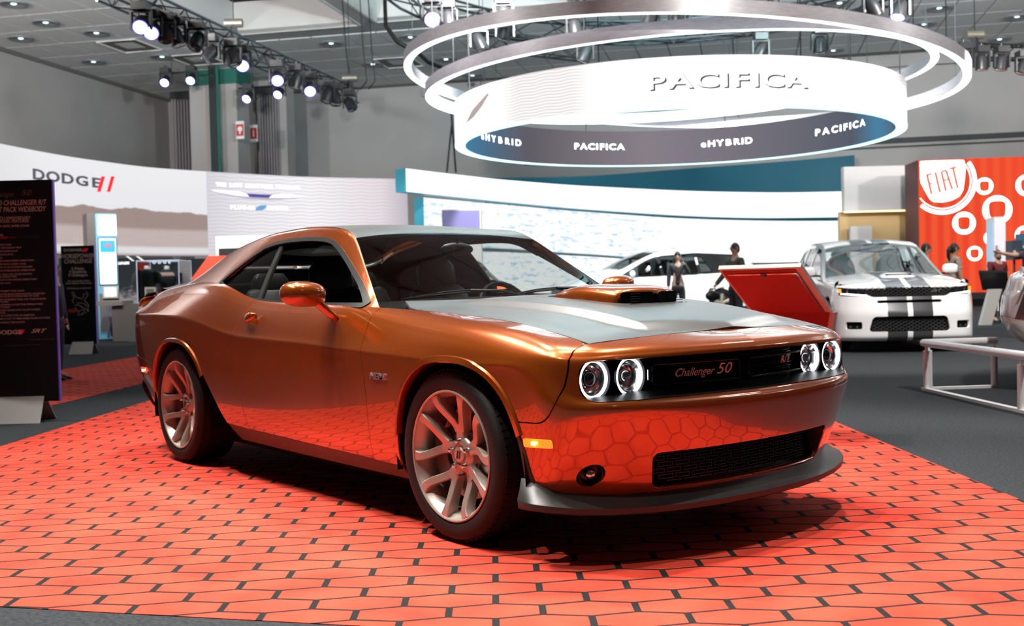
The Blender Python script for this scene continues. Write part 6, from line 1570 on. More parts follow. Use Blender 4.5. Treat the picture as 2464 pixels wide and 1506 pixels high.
# ---- silver barrier rail
M_RAILM = pbsdf('brushed_rail', (.82, .80, .81), .32, .35)
def rail(pts_base, hgt, label):
    g = empty('barrier_rail', pts_base[0]); o = pts_base[0]
    B_ = [p-o for p in pts_base]; 
    MB().tube([b+UZ*hgt for b in B_], .035, 10).build('hand_rail', M_RAILM, g, 60)
    for a, b in zip(B_, B_[1:]):
        u = (b-a)/np.linalg.norm(b-a); s_ = np.cross(UZ, u); mid = (a+b)/2; L = np.linalg.norm(b-a); MB().box(mid+UZ*.012, (L, .06, .024), np.array([u, s_, UZ]).T).build('base_bar', M_RAILM, g)
        n = max(2, int(L/1.05)+1)
        for t in np.linspace(.07, .97, n): q = a+(b-a)*t; MB().cyl(q, q+UZ*(hgt-.07), .030, 10).build('post', M_RAILM, g, 60); MB().cyl(q+UZ*(hgt-.07), q+UZ*hgt, .012, 6).build('pin', M_RAILM, g)
    return tag(g, label, 'barrier')
c0 = onz(2224, 938); c1 = onz(2480, 997); c2 = onz(2398, 932)
rail([c1+(c1-c0)*1.0, c1, c0, c2], .44, 'low silver barrier rail around the striped white car')

# ---- black lectern, silver column and loudspeakers by the red display
dep = 22.; S_ = dep/FPX
p = at(2360, 780, dep); g = empty('lectern', (p[0], p[1], 0)); zt = at(2360, 655, dep)[2]
mb = MB(); V = [HR*(-9*S_)-HD*.1+UZ*zt, HR*(60*S_)-HD*.1+UZ*(zt-.02), HR*(85*S_)+HD*.3+UZ*(zt-44*S_), HR*(20*S_)+HD*.3+UZ*(zt-44*S_)]; mb.add(V+[v+UZ*.04 for v in V], [(0, 1, 2, 3), (4, 5, 6, 7), (0, 1, 5, 4), (1, 2, 6, 5), (2, 3, 7, 6), (3, 0, 4, 7)]); mb.build('desk_panel', pbsdf('slate_panel', (.035, .035, .04), .35), g)
mb = MB(); mb.prism([(-.03, .0), (.20, 0), (.42, zt-.35), (.17, zt-.35)], -.06, .06, 1, np.array([HR, HD, UZ]).T); mb.build('stem', M_LEC, g)
tag(g, 'slate-topped lectern on a slanting white stem before the maroon shirt', 'lectern')
dep = 30.; p = at(2398, 720, dep); zt = at(2398, 523, dep)[2]; o = MB().box((0, 0, zt/2), (.5, 27*dep/FPX, zt), Rm).build('tall_column_sign', pbsdf('column_silver', (.60, .56, .60), .4)); o.location = Vector(p*[1, 1, 0])
MB().box(-HR*(13.6*dep/FPX)+UZ*zt*.6, (.4, .02, zt*.7), Rm).build('side_panel', pbsdf('column_blue', (.35, .50, .66), .4, emit=(.3, .45, .6), emit_s=.3), o); MB().box(-HD*.26-HR*.10+UZ*zt*.62, (.02, .06, .4), Rm).build('label_strip', M_CNT, o)
tag(o, 'slim silver column sign in front of the red display', 'sign')
for k, (px, py, w_, h_) in enumerate(((2440, 602, 26, 46), (2462, 590, 22, 56))):
    p = at(px, py, 27.+k*.4); s_ = p*[1, 1, 0]; g = empty('loudspeaker', s_); zc = p[2]; f = 27./FPX
    MB().box(UZ*zc, (.35, w_*f, h_*f), Rm).build('cabinet', pbsdf('speaker_dark_%d' % k, (.02, .03, .045) if k == 0 else (.01, .08, .14), .5), g); MB().cyl(UZ*.02, UZ*(zc-h_*f/2), .03, 8).build('pole', M_LAMPB, g)
    MB().lathe([(.0005, .0), (.14, .0), (.12, -.02), (.03, -.05)], 16, 0).build('cone', M_BLACK, g, 40).matrix_local = Matrix.Translation(Vector(UZ*(zc-.1)-HD*.18)) @ Matrix.Rotation(YAW, 4, 'Z')
    for t in range(3): MB().cyl(UZ*.35, HD*.4*math.cos(2.1*t)+HR*.4*math.sin(2.1*t)+UZ*.01, .015, 5).build('stand_leg', M_LAMPB, g)
    tag(g, ['black loudspeaker on a tripod stand by the silver column', 'teal-lit loudspeaker on a tripod stand behind the black one'][k], 'loudspeaker')

# ---- red FIAT display wall
kf = led_mat('red_led_wall', 1.0)
strp = kf.step(kf.mth('SINE', kf.mth('MULTIPLY', kf.u, 150)), -1., 1.)
cf_ = kf.mix(kf.mth('MULTIPLY', strp, kf.step(kf.u, .40, .30)), kf.ramp(kf.u, [(0, (.80, .055, .025)), (.33, (.88, .075, .03)), (.42, (.85, .04, .02)), (1., (.86, .045, .025))]), (.90, .10, .035))
M_REDLED = kf.out(cf_); M_MAROON = pbsdf('maroon_side', (.10, .008, .012), .5)
dep = 34.; a_ = at(2212, 385, dep); zt = a_[2]
P0, P1 = at(2212, 600, dep)*[1, 1, 0], at(2212, 600, dep)*[1, 1, 0]+HR*9.0-HD*.9
fw, fwf = curved_screen('red_display_wall', [(P0[0], P0[1], zt, .45), ((P0+P1)[0]/2, (P0+P1)[1]/2, zt, .45), (P1[0], P1[1], zt, .45)], M_REDLED, M_MAROON, 1.6, n=14)
tag(fw, 'large glowing red display wall with white badge and rounded rings', 'display wall')
def on_red(px, py, lift=.03):
    d = ray(px, py); nrm = np.cross(P1-P0, UZ); nrm /= np.linalg.norm(nrm); 
    if nrm@HD > 0: nrm = -nrm
    t = ((P0-CAM)@nrm)/(d@nrm); return CAM+d*t+nrm*lift, nrm
tx_ = (P1-P0)/np.linalg.norm(P1-P0)
def ring_shape(px, py, ro, ri_, sq=.0, name='white_ring'):
    c, nrm = on_red(px, py); s_ = ((c-CAM)@HD)/FPX; n = 36; V = []
    for k in range(n):
        t = 2*math.pi*k/n; V.append(c+(tx_*math.cos(t)+UZ*math.sin(t))*ro*s_)
    for k in range(n):
        t = 2*math.pi*k/n; ct, st = math.cos(t), math.sin(t); e = 2/3.4
        V.append(c+(tx_*np.sign(ct)*abs(ct)**e*(.92+.10*st)+UZ*np.sign(st)*abs(st)**e)*ri_*s_)
    MB().add(V, [(k, (k+1) % n, n+(k+1) % n, n+k) for k in range(n)]).build(name, M_RINGW, fw)
for px, py, ro, ri_ in ((2368, 448, 20.5, 12), (2399, 505, 34.5, 21.5), (2319, 537, 27, 15.5), (2384, 573, 17, 10), (2344.5, 610, 18, 11), (2470, 446, 26, 15), (2466, 567, 24, 14)): ring_shape(px, py, ro, ri_)
c, nrm = on_red(2267, 437); s_ = ((c-CAM)@HD)/FPX
def arc_band(r0, r1, lift, mat, name):
    n = 60; V = []; F = []; ok = []
    for k in range(n+1):
        t = 2*math.pi*k/n
        for r in (r0, r1):
            p = c+nrm*lift+(tx_*math.cos(t)+UZ*math.sin(t))*r*s_; V.append(p)
    lim = lambda p: p[2] < zt-.02 and (p-P0)@tx_ > .02
    for k in range(n):
        q = [2*k, 2*k+1, 2*k+3, 2*k+2]
        if all(lim(V[i]) for i in q): F.append(tuple(q))
    MB().add(V, F).build(name, mat, fw)
arc_band(70, 79, .02, M_RINGW, 'badge_rim'); arc_band(64, 66, .02, M_RINGW, 'badge_line')
V = []
for a, b in ((-52, 50), (-30, 50.5), (40, 50), (50, 49), (53, 30), (51, 5), (47, -22), (38, -37), (20, -46), (-2, -50), (-22, -48), (-30, -42), (-40, -24), (-50, -4), (-52, 8)): V.append(c+nrm*.03+(tx_*a+UZ*b)*s_)
MB().add(V, [tuple(range(len(V)))]).build('badge_field', M_RINGW, fw)
M_FRED = pbsdf('badge_red', (.7, .04, .02), .5, emit=(.85, .07, .03), emit_s=.6)
rt = math.radians(12); X_ = tx_*math.cos(rt)+UZ*math.sin(rt); Y_ = -tx_*math.sin(rt)+UZ*math.cos(rt)
def strokes(ox, segs):
    for (x0, y0, x1, y1, w_) in segs:
        p, q = np.array([x0+ox, y0]), np.array([x1+ox, y1]); d = q-p; L = np.linalg.norm(d); nrm2 = np.array([-d[1], d[0]])/L*w_/2
        V = [c+nrm*.045+(X_*a[0]+Y_*a[1])*s_ for a in (p-nrm2, q-nrm2, q+nrm2, p+nrm2)]; MB().add(V, [(0, 1, 2, 3)]).build('badge_letter', M_FRED, fw)
strokes(-32, [(0, -24, 0, 26, 6), (0, 24, 12, 24, 5), (0, 2, 9, 2, 4)]); strokes(-12, [(0, -24, 0, 26, 6)]); strokes(2, [(0, -24, 0, 24, 6), (15, -24, 11, 24, 6), (0, 24, 12, 24, 5), (0, 2, 13, 2, 4)]); strokes(30, [(0, -24, 0, 26, 6), (-9, 26, 9, 26, 5)])
# pale booth wall with amber niche between the stage and the red wall
M_PALE = pbsdf('booth_pale', (.60, .57, .56), .6); M_AMBW = pbsdf('amber_wall', (.55, .38, .18), .6); M_WARM = pbsdf('warm_strip', (1, .8, .5), .4, emit=(1, .72, .36), emit_s=2.)
d1 = 37.0; A, B = at(2030, 600, d1), at(2214, 600, d1); z1, z0 = at(2130, 506, d1)[2], 0.; top = at(2130, 400, d1)[2]; u = B-A; L = np.linalg.norm(u); bw = empty('booth_wall', (A+B)/2*[1, 1, 0])
MB().box(UZ*(z1+top)/2, (.3, L, top-z1), Rm).build('upper_fascia', M_PALE, bw); MB().box(UZ*z1/2+HD*.5, (.2, L, z1), Rm).build('niche_back', M_AMBW, bw); MB().box(UZ*(z1-.03)-HD*.05, (.1, L*.98, .04), Rm).build('warm_light', M_WARM, bw)
MB().box(-HR*L*.28+UZ*z1*.42, (.2, L*.28, z1*.84), Rm).build('side_panel', M_PALE, bw); tag(bw, 'pale booth wall with a warm lit amber niche', 'wall panel')
# ================================================================== other cars on show
M_WHITE = pbsdf('white_car_paint', (.74, .74, .76), .25, .0, 1., .03); M_STRIPE = pbsdf('gunmetal_stripe', (.055, .055, .062), .3, .3, .6); M_GRMESH = pbsdf('black_mesh', (.02, .02, .022), .35)
M_WHEELD = pbsdf('dark_alloy', (.05, .055, .07), .3, .7)
def simple_wheel(parent, loc, r, w, side, mat=M_WHEELD):
    g = empty('wheel', loc, 0, parent); s_ = side
    MB().lathe([(r*.70, -w/2), (r*.80, -w*.53), (r*.93, -w*.50), (r*.99, -w*.40), (r, -w*.2), (r, w*.2), (r*.99, w*.4), (r*.9, w/2), (r*.7, w/2)], 40, 1).build('tyre', M_RUB, g, 50)
    MB().lathe([(r*.70, -w*.5), (r*.68, -w*.46), (r*.62, -w*.2), (r*.62, w*.4)], 32, 1).build('rim', mat, g, 50)
    mb = MB()
    for k in range(5):
        a = 2*math.pi*k/5+.3
        for q in (-.12, .12): mb.tube([(.05*math.cos(a), s_*w*.30, .05*math.sin(a)), (r*.66*math.cos(a+q), s_*w*.44, r*.66*math.sin(a+q))], [.03, .022], 6)
    mb.cyl((0, s_*w*.2, 0), (0, s_*w*.36, 0), .07, 12); mb.build('spokes', mat, g, 60)
    MB().lathe([(.0005, 0), (r*.5, 0), (r*.5, .02)], 24, 1).build('brake_disc', M_STEEL, g, 60)
    return g
# ---------------------------------------------------------------- white SUV with two stripes
suv = empty('striped_suv', (0, 0, 0))
sx_ = [.36, .12, -.3, -.75, -1.3, -1.9, -2.5, -3.0, -3.45, -3.75]
def srow(fr, zf, ys, zs, rin, zr):
    r = [(x, y, zf) for x, y in fr]+[(x, float(interp(x, ys)), float(interp(x, zs))) for x in sx_]
    return r+[(-3.93+rin, .80, zr), (-3.98+rin, .55, zr), (-4.0+rin, 0, zr)]
PL = [(.86, 0), (.85, .30), (.815, .55), (.745, .74), (.63, .865), (.50, .925)]
def pl(dx, dy=0., ks=1.): return [(x+dx*(1-.3*(y/.9)), max(0, y*ks+(dy if y > .3 else 0))) for x, y in PL]
SUVS = Surf(np.array([
    srow(pl(-.10), .17, [(.36, .86), (-3.8, .86)], [(.36, .22), (-3.8, .25)], .15, .28),
    srow(pl(-.04), .21, [(.36, .91), (-3.8, .90)], [(.36, .28), (-3.8, .30)], .08, .34),
    srow(pl(-.02), .27, [(.36, .935), (-1.5, .92), (-3.8, .92)], [(.36, .38), (-3.8, .40)], .02, .42),
    srow(pl(-.01), .42, [(.36, .945), (-1.5, .935), (-3.8, .935)], [(.36, .50), (-3.8, .52)], .0, .52),
    srow(pl(.0), .54, [(.36, .955), (-1.5, .945), (-3.8, .945)], [(.36, .62), (-3.8, .64)], .0, .64),
    srow(pl(-.03), .64, [(.36, .955), (-1.5, .95), (-3.8, .945)], [(.36, .72), (-3.8, .75)], .0, .76),
    srow(pl(-.06, -.005), .74, [(.36, .945), (-1.5, .95), (-3.8, .94)], [(.36, .81), (-3.8, .86)], .02, .88),
    srow(pl(-.09, -.01), .84, [(.36, .925), (-1.5, .945), (-3.8, .925)], [(.36, .89), (-1.5, .94), (-3.8, .95)], .04, .96),
    srow(pl(-.13, -.02), .905, [(.36, .885), (-.3, .905), (-1.5, .925), (-3.8, .905)], [(.36, .945), (-.75, .99), (-1.5, 1.0), (-3.8, 1.02)], .06, 1.02),
    srow(pl(-.22, -.05), .945, [(.36, .80), (-.3, .84), (-.75, .87), (-1.5, .895), (-3.8, .88)], [(.36, .985), (-.3, 1.03), (-.75, 1.06), (-3.8, 1.07)], .08, 1.07),
]).transpose(1, 0, 2), 2)
SN, SV = SUVS.n
def s_arch(P, gx): return np.hypot((P[:, 0]-gx)/.435, np.maximum(P[:, 2]-.36, 0)/.43)-1
def weld(name, S, us, vs, mat, parent, clips, **kw):
    a = panel(name, S, us, vs, mat, None, clips, **kw); b = panel(name, S, us, vs, mat, None, clips, mirror=True, **kw); V = []; F = []; N = []
    for o in (a, b):
        me = o.data; k = len(V); V += [tuple(v.co) for v in me.vertices]; F += [tuple(i+k for i in p.vertices) for p in me.polygons]
        nn = np.zeros((len(me.vertices), 3)); cn = np.zeros(len(me.loops)*3, np.float32); me.corner_normals.foreach_get('vector', cn); vi = np.zeros(len(me.loops), np.int32); me.loops.foreach_get('vertex_index', vi)
        nn[vi] = cn.reshape(-1, 3); N += nn.tolist(); bpy.data.objects.remove(o, do_unlink=True)
    return add_mesh(name, V, F, mat, parent, True, N)
def g_gr(P): return rrect(P[:, 1], P[:, 2], 0, .838, .60+.10*(P[:, 2]-.84)/.06, .062, .03)+np.where(P[:, 0] < .3, 9, 0)
def g_sl(P): return rrect(P[:, 1], P[:, 2], 0, .712, .43, .020, .015)+np.where(P[:, 0] < .3, 9, 0)
def g_in(P): return rrect(P[:, 1], P[:, 2], 0, .402, .52-.25*(P[:, 2]-.40), .105, .05)+np.where(P[:, 0] < .3, 9, 0)
def g_hl(P): return rrect(P[:, 1]-.0, P[:, 2]-.02*(P[:, 1]-.7), .735, .848, .165, .058, .03)+np.where(P[:, 0] < .2, 9, 0)
def g_fg(P): return rrect(P[:, 1], P[:, 2], .73, .385, .10, .052, .02)+np.where(P[:, 0] < .2, 9, 0)
def stripe(P): return np.minimum(.30-np.abs(P[:, 1]), np.abs(P[:, 1])-.035)
us = np.unique(np.concatenate([np.linspace(0, 6, 60), np.linspace(6, SN-1, 40)])); vs = np.linspace(0, SV-1, 60)
fr_ = lambda P: P[:, 0]-.32
weld('front_bumper', SUVS, us, vs, M_WHITE, suv, [lambda P, U: g_gr(P), lambda P, U: g_sl(P), lambda P, U: g_in(P), lambda P, U: g_hl(P), lambda P, U: g_fg(P), lambda P, U: s_arch(P, 0.), lambda P, U: P[:, 0]-.30, lambda P, U: np.maximum(-stripe(P), .25-P[:, 0])], thick=.03)
for mir in (False, True):
    for z0, z1 in ((.72, .93), (.45, .70), (.1, .36)): panel('bumper_stripe', SUVS, np.linspace(0, 2.6, 40), vs, M_STRIPE, suv, [lambda P, U: g_gr(P), lambda P, U: g_sl(P), lambda P, U: g_in(P), lambda P, U: stripe(P), lambda P, U: np.minimum(P[:, 2]-z0, z1-P[:, 2])], thick=.02, mirror=mir)
weld('side_body', SUVS, us, vs, M_WHITE, suv, [lambda P, U: s_arch(P, 0.), lambda P, U: s_arch(P, -3.04), lambda P, U: .296-P[:, 0]], thick=.03)
weld('blackout_shell', SUVS, np.linspace(0, SN-1, 60), np.linspace(0, SV-1, 30), M_DARK, suv, [lambda P, U: s_arch(P, 0.), lambda P, U: s_arch(P, -3.04)], thick=0, off=-.05)
# bonnet with stripes and scoop
def sh_z(x, y): a = np.abs(y); return sinterp(x, [(-.80, 1.115), (-.4, 1.095), (.0, 1.06), (.35, 1.01), (.55, .965), (.66, .925)])-.055*(a/.86)**2.4+.018*sstep(.42, .30, a)*sstep(.6, .3, x)
SH = Func(lambda u, v: np.stack([u, v, sh_z(u, v)], -1))
def sh_e(P, U): return np.minimum(interp(U[:, 0], [(-.82, .885), (-.3, .85), (.3, .80), (.7, .70)])-np.abs(U[:, 1]), .665-.28*(np.abs(U[:, 1])/.9)**2.2-U[:, 0])
panel('bonnet', SH, (-.80, .68, 50), (-.92, .92, 80), M_WHITE, suv, [sh_e, lambda P, U: -stripe(P)], thick=.02)
panel('bonnet_stripe', SH, (-.80, .68, 50), (-.36, .36, 60), M_STRIPE, suv, [sh_e, lambda P, U: stripe(P)], thick=.012)
V = []; F = []
for y in np.linspace(-.24, .24, 15):
    e = 1-(abs(y)/.24)**4; zz = float(sh_z(np.array([.12]), np.array([y]))[0]); V += [(.30-.02*(abs(y)/.24)**2, y, float(sh_z(np.array([.30]), np.array([y]))[0])), (.16, y, zz+.035*e), (.0, y, zz+.050*e), (-.02, y, zz+.045*e), (-.06, y, zz+.0)]
for i in range(14):
    for j in range(4): F.append((i*5+j, i*5+j+1, (i+1)*5+j+1, (i+1)*5+j))
MB().add(V, F).build('bonnet_scoop', M_WHITE, suv, 50)
MB().add([(.20+.01*k, y, float(sh_z(np.array([.2]), np.array([y]))[0])+.026+.012*(k-1)) for y in np.linspace(-.18, .18, 9) for k in (0, 1, 2)], [(i*3+j, i*3+j+1, i*3+j+4, i*3+j+3) for i in range(8) for j in range(2)]).build('scoop_slot', M_DARK, suv)
# grille, intakes, lamps
def sfx(y, z):
    u_, v_ = [a.ravel() for a in np.meshgrid(np.linspace(0, 5, 60), np.linspace(0, SV-1, 60), indexing='ij')]; Pp = SUVS.at(u_, v_)
    return np.array([Pp[np.argmin((Pp[:, 1]-abs(a))**2+(Pp[:, 2]-b)**2), 0] for a, b in zip(np.atleast_1d(y), np.atleast_1d(z))])
def fill(name, cy, cz, hy, hz, mat, depth=.05, r=.03, n=9):
    yy = np.linspace(cy-hy*1.05, cy+hy*1.05, n); x0 = sfx(yy, np.full(n, cz)); return add_mesh(name, [(x-depth, y, z) for x, y in zip(x0, yy) for z in (cz-hz*1.1, cz+hz*1.1)], [(2*i, 2*i+2, 2*i+3, 2*i+1) for i in range(n-1)], mat, suv)
fill('grille_back', 0, .838, .62, .065, M_DARK); fill('slot_back', 0, .712, .43, .022, M_DARK); fill('intake_back', 0, .402, .54, .105, M_DARK)
def diamonds(name, y0, y1, z0, z1, st, lim):
    mb = MB(); r = 0; z = z0
    while z < z1:
        y = y0+(st*.75 if r % 2 else 0)
        while y < y1:
            if lim(y, z):
                x = float(sfx(y, (z0+z1)/2)[0])-.035; a, b = st*.62, st*.36
                P = [np.array([x, y-a, z]), np.array([x, y, z+b]), np.array([x, y+a, z]), np.array([x, y, z-b])]
                for i in range(4): mb.cyl(P[i], P[(i+1) % 4], .0045, 4)
            y += st*1.5
        z += st*.42; r += 1
    mb.build(name, M_GRMESH, suv)
diamonds('grille_mesh', -.58, .58, .785, .90, .05, lambda y, z: abs(y) < .56+.08*(z-.84)/.06); diamonds('intake_mesh', -.48, .48, .31, .46, .055, lambda y, z: True)
text_obj('grille_badge', 'SRT', .055, M_BADGE, suv, frame_m((float(sfx(.36, .845)[0])-.02, .36, .845), (0, 1, 0), (0, 0, 1)), .003, .4, 1.4)
for s_ in (-1, 1):
    fl_ = fill('headlamp_back', s_*.735, .848, .17, .06, M_DARK, .045); 
    xx = float(sfx(.66, .85)[0]); xo = float(sfx(.80, .85)[0]); xe = float(sfx(.87, .85)[0])
    MB().lathe([(.040, -.02), (.045, .012), (.036, .014), (.03, .0), (.0005, .008)], 20, 0, (xo-.03, s_*.76, .862)).build('headlamp_lens', M_REFL, suv, 40)
    MB().lathe([(.030, -.02), (.034, .012), (.026, .014), (.0005, .008)], 20, 0, (xx-.035, s_*.65, .865)).build('headlamp_lens', M_BLACKG, suv, 40)
    mb = MB()
    for k in range(9):
        y = .585+.034*k; mb.box((float(sfx(y, .80)[0])-.012, s_*y, .800+.003*k), (.02, .032, .020))
    mb.build('daytime_strip', pbsdf('daytime_white', (1, 1, 1), .3, emit=(.95, .97, 1), emit_s=2.2), suv)
    MB().box((xe-.02, s_*.875, .868), (.05, .03, .055)).build('amber_corner', M_AMBER, suv)
    fill('fog_recess', s_*.73, .385, .10, .052, M_DARK, .04)
    for y in (.69, .77): MB().lathe([(.018, -.01), (.016, .006), (.0005, .008)], 12, 0, (float(sfx(y, .37)[0])-.03, s_*y, .366)).build('fog_lens', M_REFL, suv, 40)
    # mirrors
    mb = MB(); ell(mb, (-.98, s_*1.06, 1.15), (.06, .115, .075), 16, 10, lambda d: np.array([.06*d[0], np.sign(d[1])*abs(d[1])**.6*.115, np.sign(d[2])*abs(d[2])**.6*.078])); mb.build('door_mirror', M_WHITE, suv, 180)
    MB().box((-.98, s_*.96, 1.085), (.07, .16, .03)).build('mirror_foot', M_BLACK, suv)
# greenhouse
sgx = [-.55, -.85, -1.2, -1.5, -1.8, -2.3, -2.9, -3.4, -3.8]
zr_ = [(-.55, 1.02), (-.85, 1.16), (-1.2, 1.37), (-1.5, 1.525), (-1.8, 1.59), (-2.3, 1.62), (-2.9, 1.61), (-3.4, 1.575), (-3.8, 1.48)]; zc_ = [(-.55, 1.04), (-.85, 1.21), (-1.2, 1.42), (-1.5, 1.575), (-1.8, 1.645), (-2.3, 1.672), (-2.9, 1.66), (-3.4, 1.62), (-3.8, 1.52)]
yr_ = [(-.55, .87), (-.85, .83), (-1.2, .765), (-1.5, .715), (-1.8, .695), (-3.0, .69), (-3.8, .66)]
gg = []
for zf, yf in ((0, 0), (.35, .32), (.70, .68), (.90, .90), (1., 1.02)):
    gg.append([(x, .905+(float(interp(x, yr_))-.905)*yf, 1.03+(float(interp(x, zr_))-1.03)*zf) for x in sgx])
for yf, cf in ((.92, .25), (.6, .7), (0, 1.)): gg.append([(x, float(interp(x, yr_))*yf, float(interp(x, zr_))+(float(interp(x, zc_))-float(interp(x, zr_)))*cf) for x in sgx])
SG = Surf(np.array(gg).transpose(1, 0, 2), 2)
def swt(P): return P[:, 0]-(-1.56+.10*(P[:, 1]/.7)**2)
W1 = np.array([(-1.12, 1.10), (-1.62, 1.49), (-2.02, 1.53), (-2.02, 1.10)]); W2 = np.array([(-2.10, 1.10), (-2.10, 1.53), (-2.75, 1.535), (-2.82, 1.12)]); W3 = np.array([(-2.92, 1.13), (-2.88, 1.53), (-3.35, 1.48), (-3.62, 1.18)])
def sw_(P): return np.minimum(np.minimum(poly_sdf(P[:, 0], P[:, 2], W1), poly_sdf(P[:, 0], P[:, 2], W2)), poly_sdf(P[:, 0], P[:, 2], W3))
gus = np.linspace(0, 8, 60)
for mir in (False, True):
    panel('side_frame', SG, gus, np.linspace(0, 4, 40), M_WHITE, suv, [lambda P, U: sw_(P)-.01, lambda P, U: 3.85-U[:, 1]+np.where(P[:, 0] < -1.48, .2, 0)], thick=.03, mirror=mir)
    panel('side_window', SG, gus, np.linspace(0, 4, 40), M_GLASSD, suv, [lambda P, U: .02-sw_(P)], thick=0, off=-.01, mirror=mir)
weld('windscreen', SG, np.linspace(0, 4.5, 30), np.linspace(3.8, 7, 20), M_GLASS, suv, [lambda P, U: swt(P)], thick=0)
weld('roof', SG, gus, np.linspace(4, 7, 24), M_WHITE, suv, [lambda P, U: -swt(P), lambda P, U: -stripe(P)], thick=.02)
weld('roof_stripe', SG, gus, np.linspace(5, 7, 30), M_STRIPE, suv, [lambda P, U: -swt(P), lambda P, U: stripe(P)], thick=.01)
mb = MB(); mb.box((-2.3, 0, .9), (2.6, 1.66, .25)); mb.box((-.95, 0, 1.05), (.35, 1.6, .12)); mb.build('cabin', M_DASH, suv)
for y in (-.4, .4):
    mb = MB(); ell(mb, (-1.9, y, 1.12), (.10, .25, .32), 14, 10); ell(mb, (-1.95, y, 1.42), (.06, .13, .09), 12, 8); mb.build('seat', pbsdf('oxblood_leather', (.06, .01, .012), .5), suv, 180)
MB().tube([(-1.25+.06*math.sin(t), .4+.19*math.cos(t), 1.10+.18*math.sin(t)) for t in np.linspace(0, 2*math.pi, 24, endpoint=False)], .015, 6, closed=True).build('steering_wheel', M_SEAT, suv, 180)
MB().box((-1.6, 0, .24), (4.2, 1.5, .12)).build('underbody', M_DARK, suv)
for x in (0., -3.04):
    for s_ in (-1, 1): simple_wheel(suv, (x, s_*.80, .375), .375, .27, s_)
fc = hall(14.65, 0)+HR*((2192-1232)/FPX*14.65); suv_yaw = math.atan2(*(-HD*math.cos(math.radians(-6))+HR*math.sin(math.radians(-6)))[[1, 0]])
suv.rotation_euler = (0, 0, suv_yaw); fwd = np.array([math.cos(suv_yaw), math.sin(suv_yaw), 0]); suv.location = Vector((fc-fwd*.86)*[1, 1, 0])
tag(suv, 'white SUV with twin dark grey racing stripes facing the aisle', 'suv')

# ---------------------------------------------------------------- white minivan
van = empty('minivan', (0, 0, 0))
vx = [.93, .75, .4, 0, -.45, -.9, -1.5, -2.2, -3.0, -3.6, -3.95, -4.1]
def vrow(ys, zs): return [(x, float(sinterp(x, ys)), float(sinterp(x, zs))) for x in vx]
VS_ = Surf(np.array([
    vrow([(.93, .45), (.6, .80), (0, .95), (-3.6, .95), (-4.1, .7)], [(.93, .24), (-4.1, .26)]),
    vrow([(.93, .55), (.6, .86), (0, .98), (-3.6, .98), (-4.1, .78)], [(.93, .42), (-4.1, .45)]),
    vrow([(.93, .56), (.6, .87), (0, 1.0), (-3.6, 1.0), (-4.1, .80)], [(.93, .62), (0, .66), (-4.1, .70)]),
    vrow([(.93, .50), (.6, .82), (0, .97), (-3.6, .98), (-4.1, .79)], [(.93, .74), (.4, .84), (-.45, .92), (-1.5, .95), (-4.1, 1.0)]),
    vrow([(.93, .46), (.6, .74), (0, .88), (-.45, .93), (-3.6, .95), (-4.1, .77)], [(.93, .80), (.4, .93), (-.45, 1.02), (-1.5, 1.05), (-4.1, 1.10)]),
    vrow([(.93, .38), (.6, .60), (0, .72), (-.45, .80), (-.9, .80), (-1.5, .80), (-3.6, .80), (-4.1, .68)], [(.93, .82), (.4, .98), (0, 1.05), (-.45, 1.16), (-.9, 1.36), (-1.5, 1.56), (-2.2, 1.62), (-3.0, 1.62), (-3.6, 1.57), (-4.1, 1.25)]),
    vrow([(.93, .30), (.6, .50), (0, .60), (-.45, .66), (-1.5, .68), (-3.6, .68), (-4.1, .6)], [(.93, .83), (.4, 1.0), (0, 1.08), (-.45, 1.22), (-.9, 1.43), (-1.5, 1.65), (-2.2, 1.71), (-3.0, 1.71), (-3.6, 1.65), (-4.1, 1.32)]),
    vrow([(.93, 0), (-4.1, 0)], [(.93, .84), (.4, 1.02), (0, 1.10), (-.45, 1.26), (-.9, 1.48), (-1.5, 1.70), (-2.2, 1.765), (-3.0, 1.765), (-3.6, 1.70), (-4.1, 1.36)]),
]).transpose(1, 0, 2), 2)
VW1 = np.array([(-.42, 1.06), (-1.06, 1.40), (-1.35, 1.50), (-1.42, 1.08)]); VW2 = np.array([(-1.50, 1.08), (-1.45, 1.51), (-2.35, 1.57), (-2.42, 1.10)]); VW3 = np.array([(-2.50, 1.11), (-2.45, 1.57), (-3.45, 1.52), (-3.78, 1.16)])
def vw(P): return np.minimum(np.minimum(poly_sdf(P[:, 0], P[:, 2], VW1), poly_sdf(P[:, 0], P[:, 2], VW2)), poly_sdf(P[:, 0], P[:, 2], VW3))
def va(P, gx): return np.hypot((P[:, 0]-gx)/.40, np.maximum(P[:, 2]-.35, 0)/.40)-1
def vws(P): return rrect(P[:, 0], P[:, 1], -.92, 0, .46, .66, .1)+np.where(P[:, 2] < 1.1, 9, 0)
weld('van_body', VS_, np.linspace(0, 11, 90), np.linspace(0, 7, 70), M_WHITE, van, [lambda P, U: va(P, 0.), lambda P, U: va(P, -3.08), lambda P, U: vw(P)-.02, lambda P, U: vws(P)], thick=.03)
for mir in (False, True): panel('side_window', VS_, np.linspace(2, 11, 60), np.linspace(2, 6.5, 40), M_GLASSD, van, [lambda P, U: .03-vw(P)], thick=0, off=-.012, mirror=mir); panel('window_surround', VS_, np.linspace(2, 11, 60), np.linspace(2, 6.5, 40), M_BLACKG, van, [lambda P, U: .035-vw(P), lambda P, U: vw(P)-.002], thick=.005, off=.003, mirror=mir)
weld('windscreen', VS_, np.linspace(3, 8, 40), np.linspace(4.5, 7, 24), M_GLASS, van, [lambda P, U: -vws(P)], thick=0)
mb = MB(); mb.box((-2.2, 0, .85), (3.0, 1.7, .2)); 
for x in (-1.6, -2.5):
    for y in (-.4, .4): mb.box((x, y, 1.15), (.15, .45, .55))
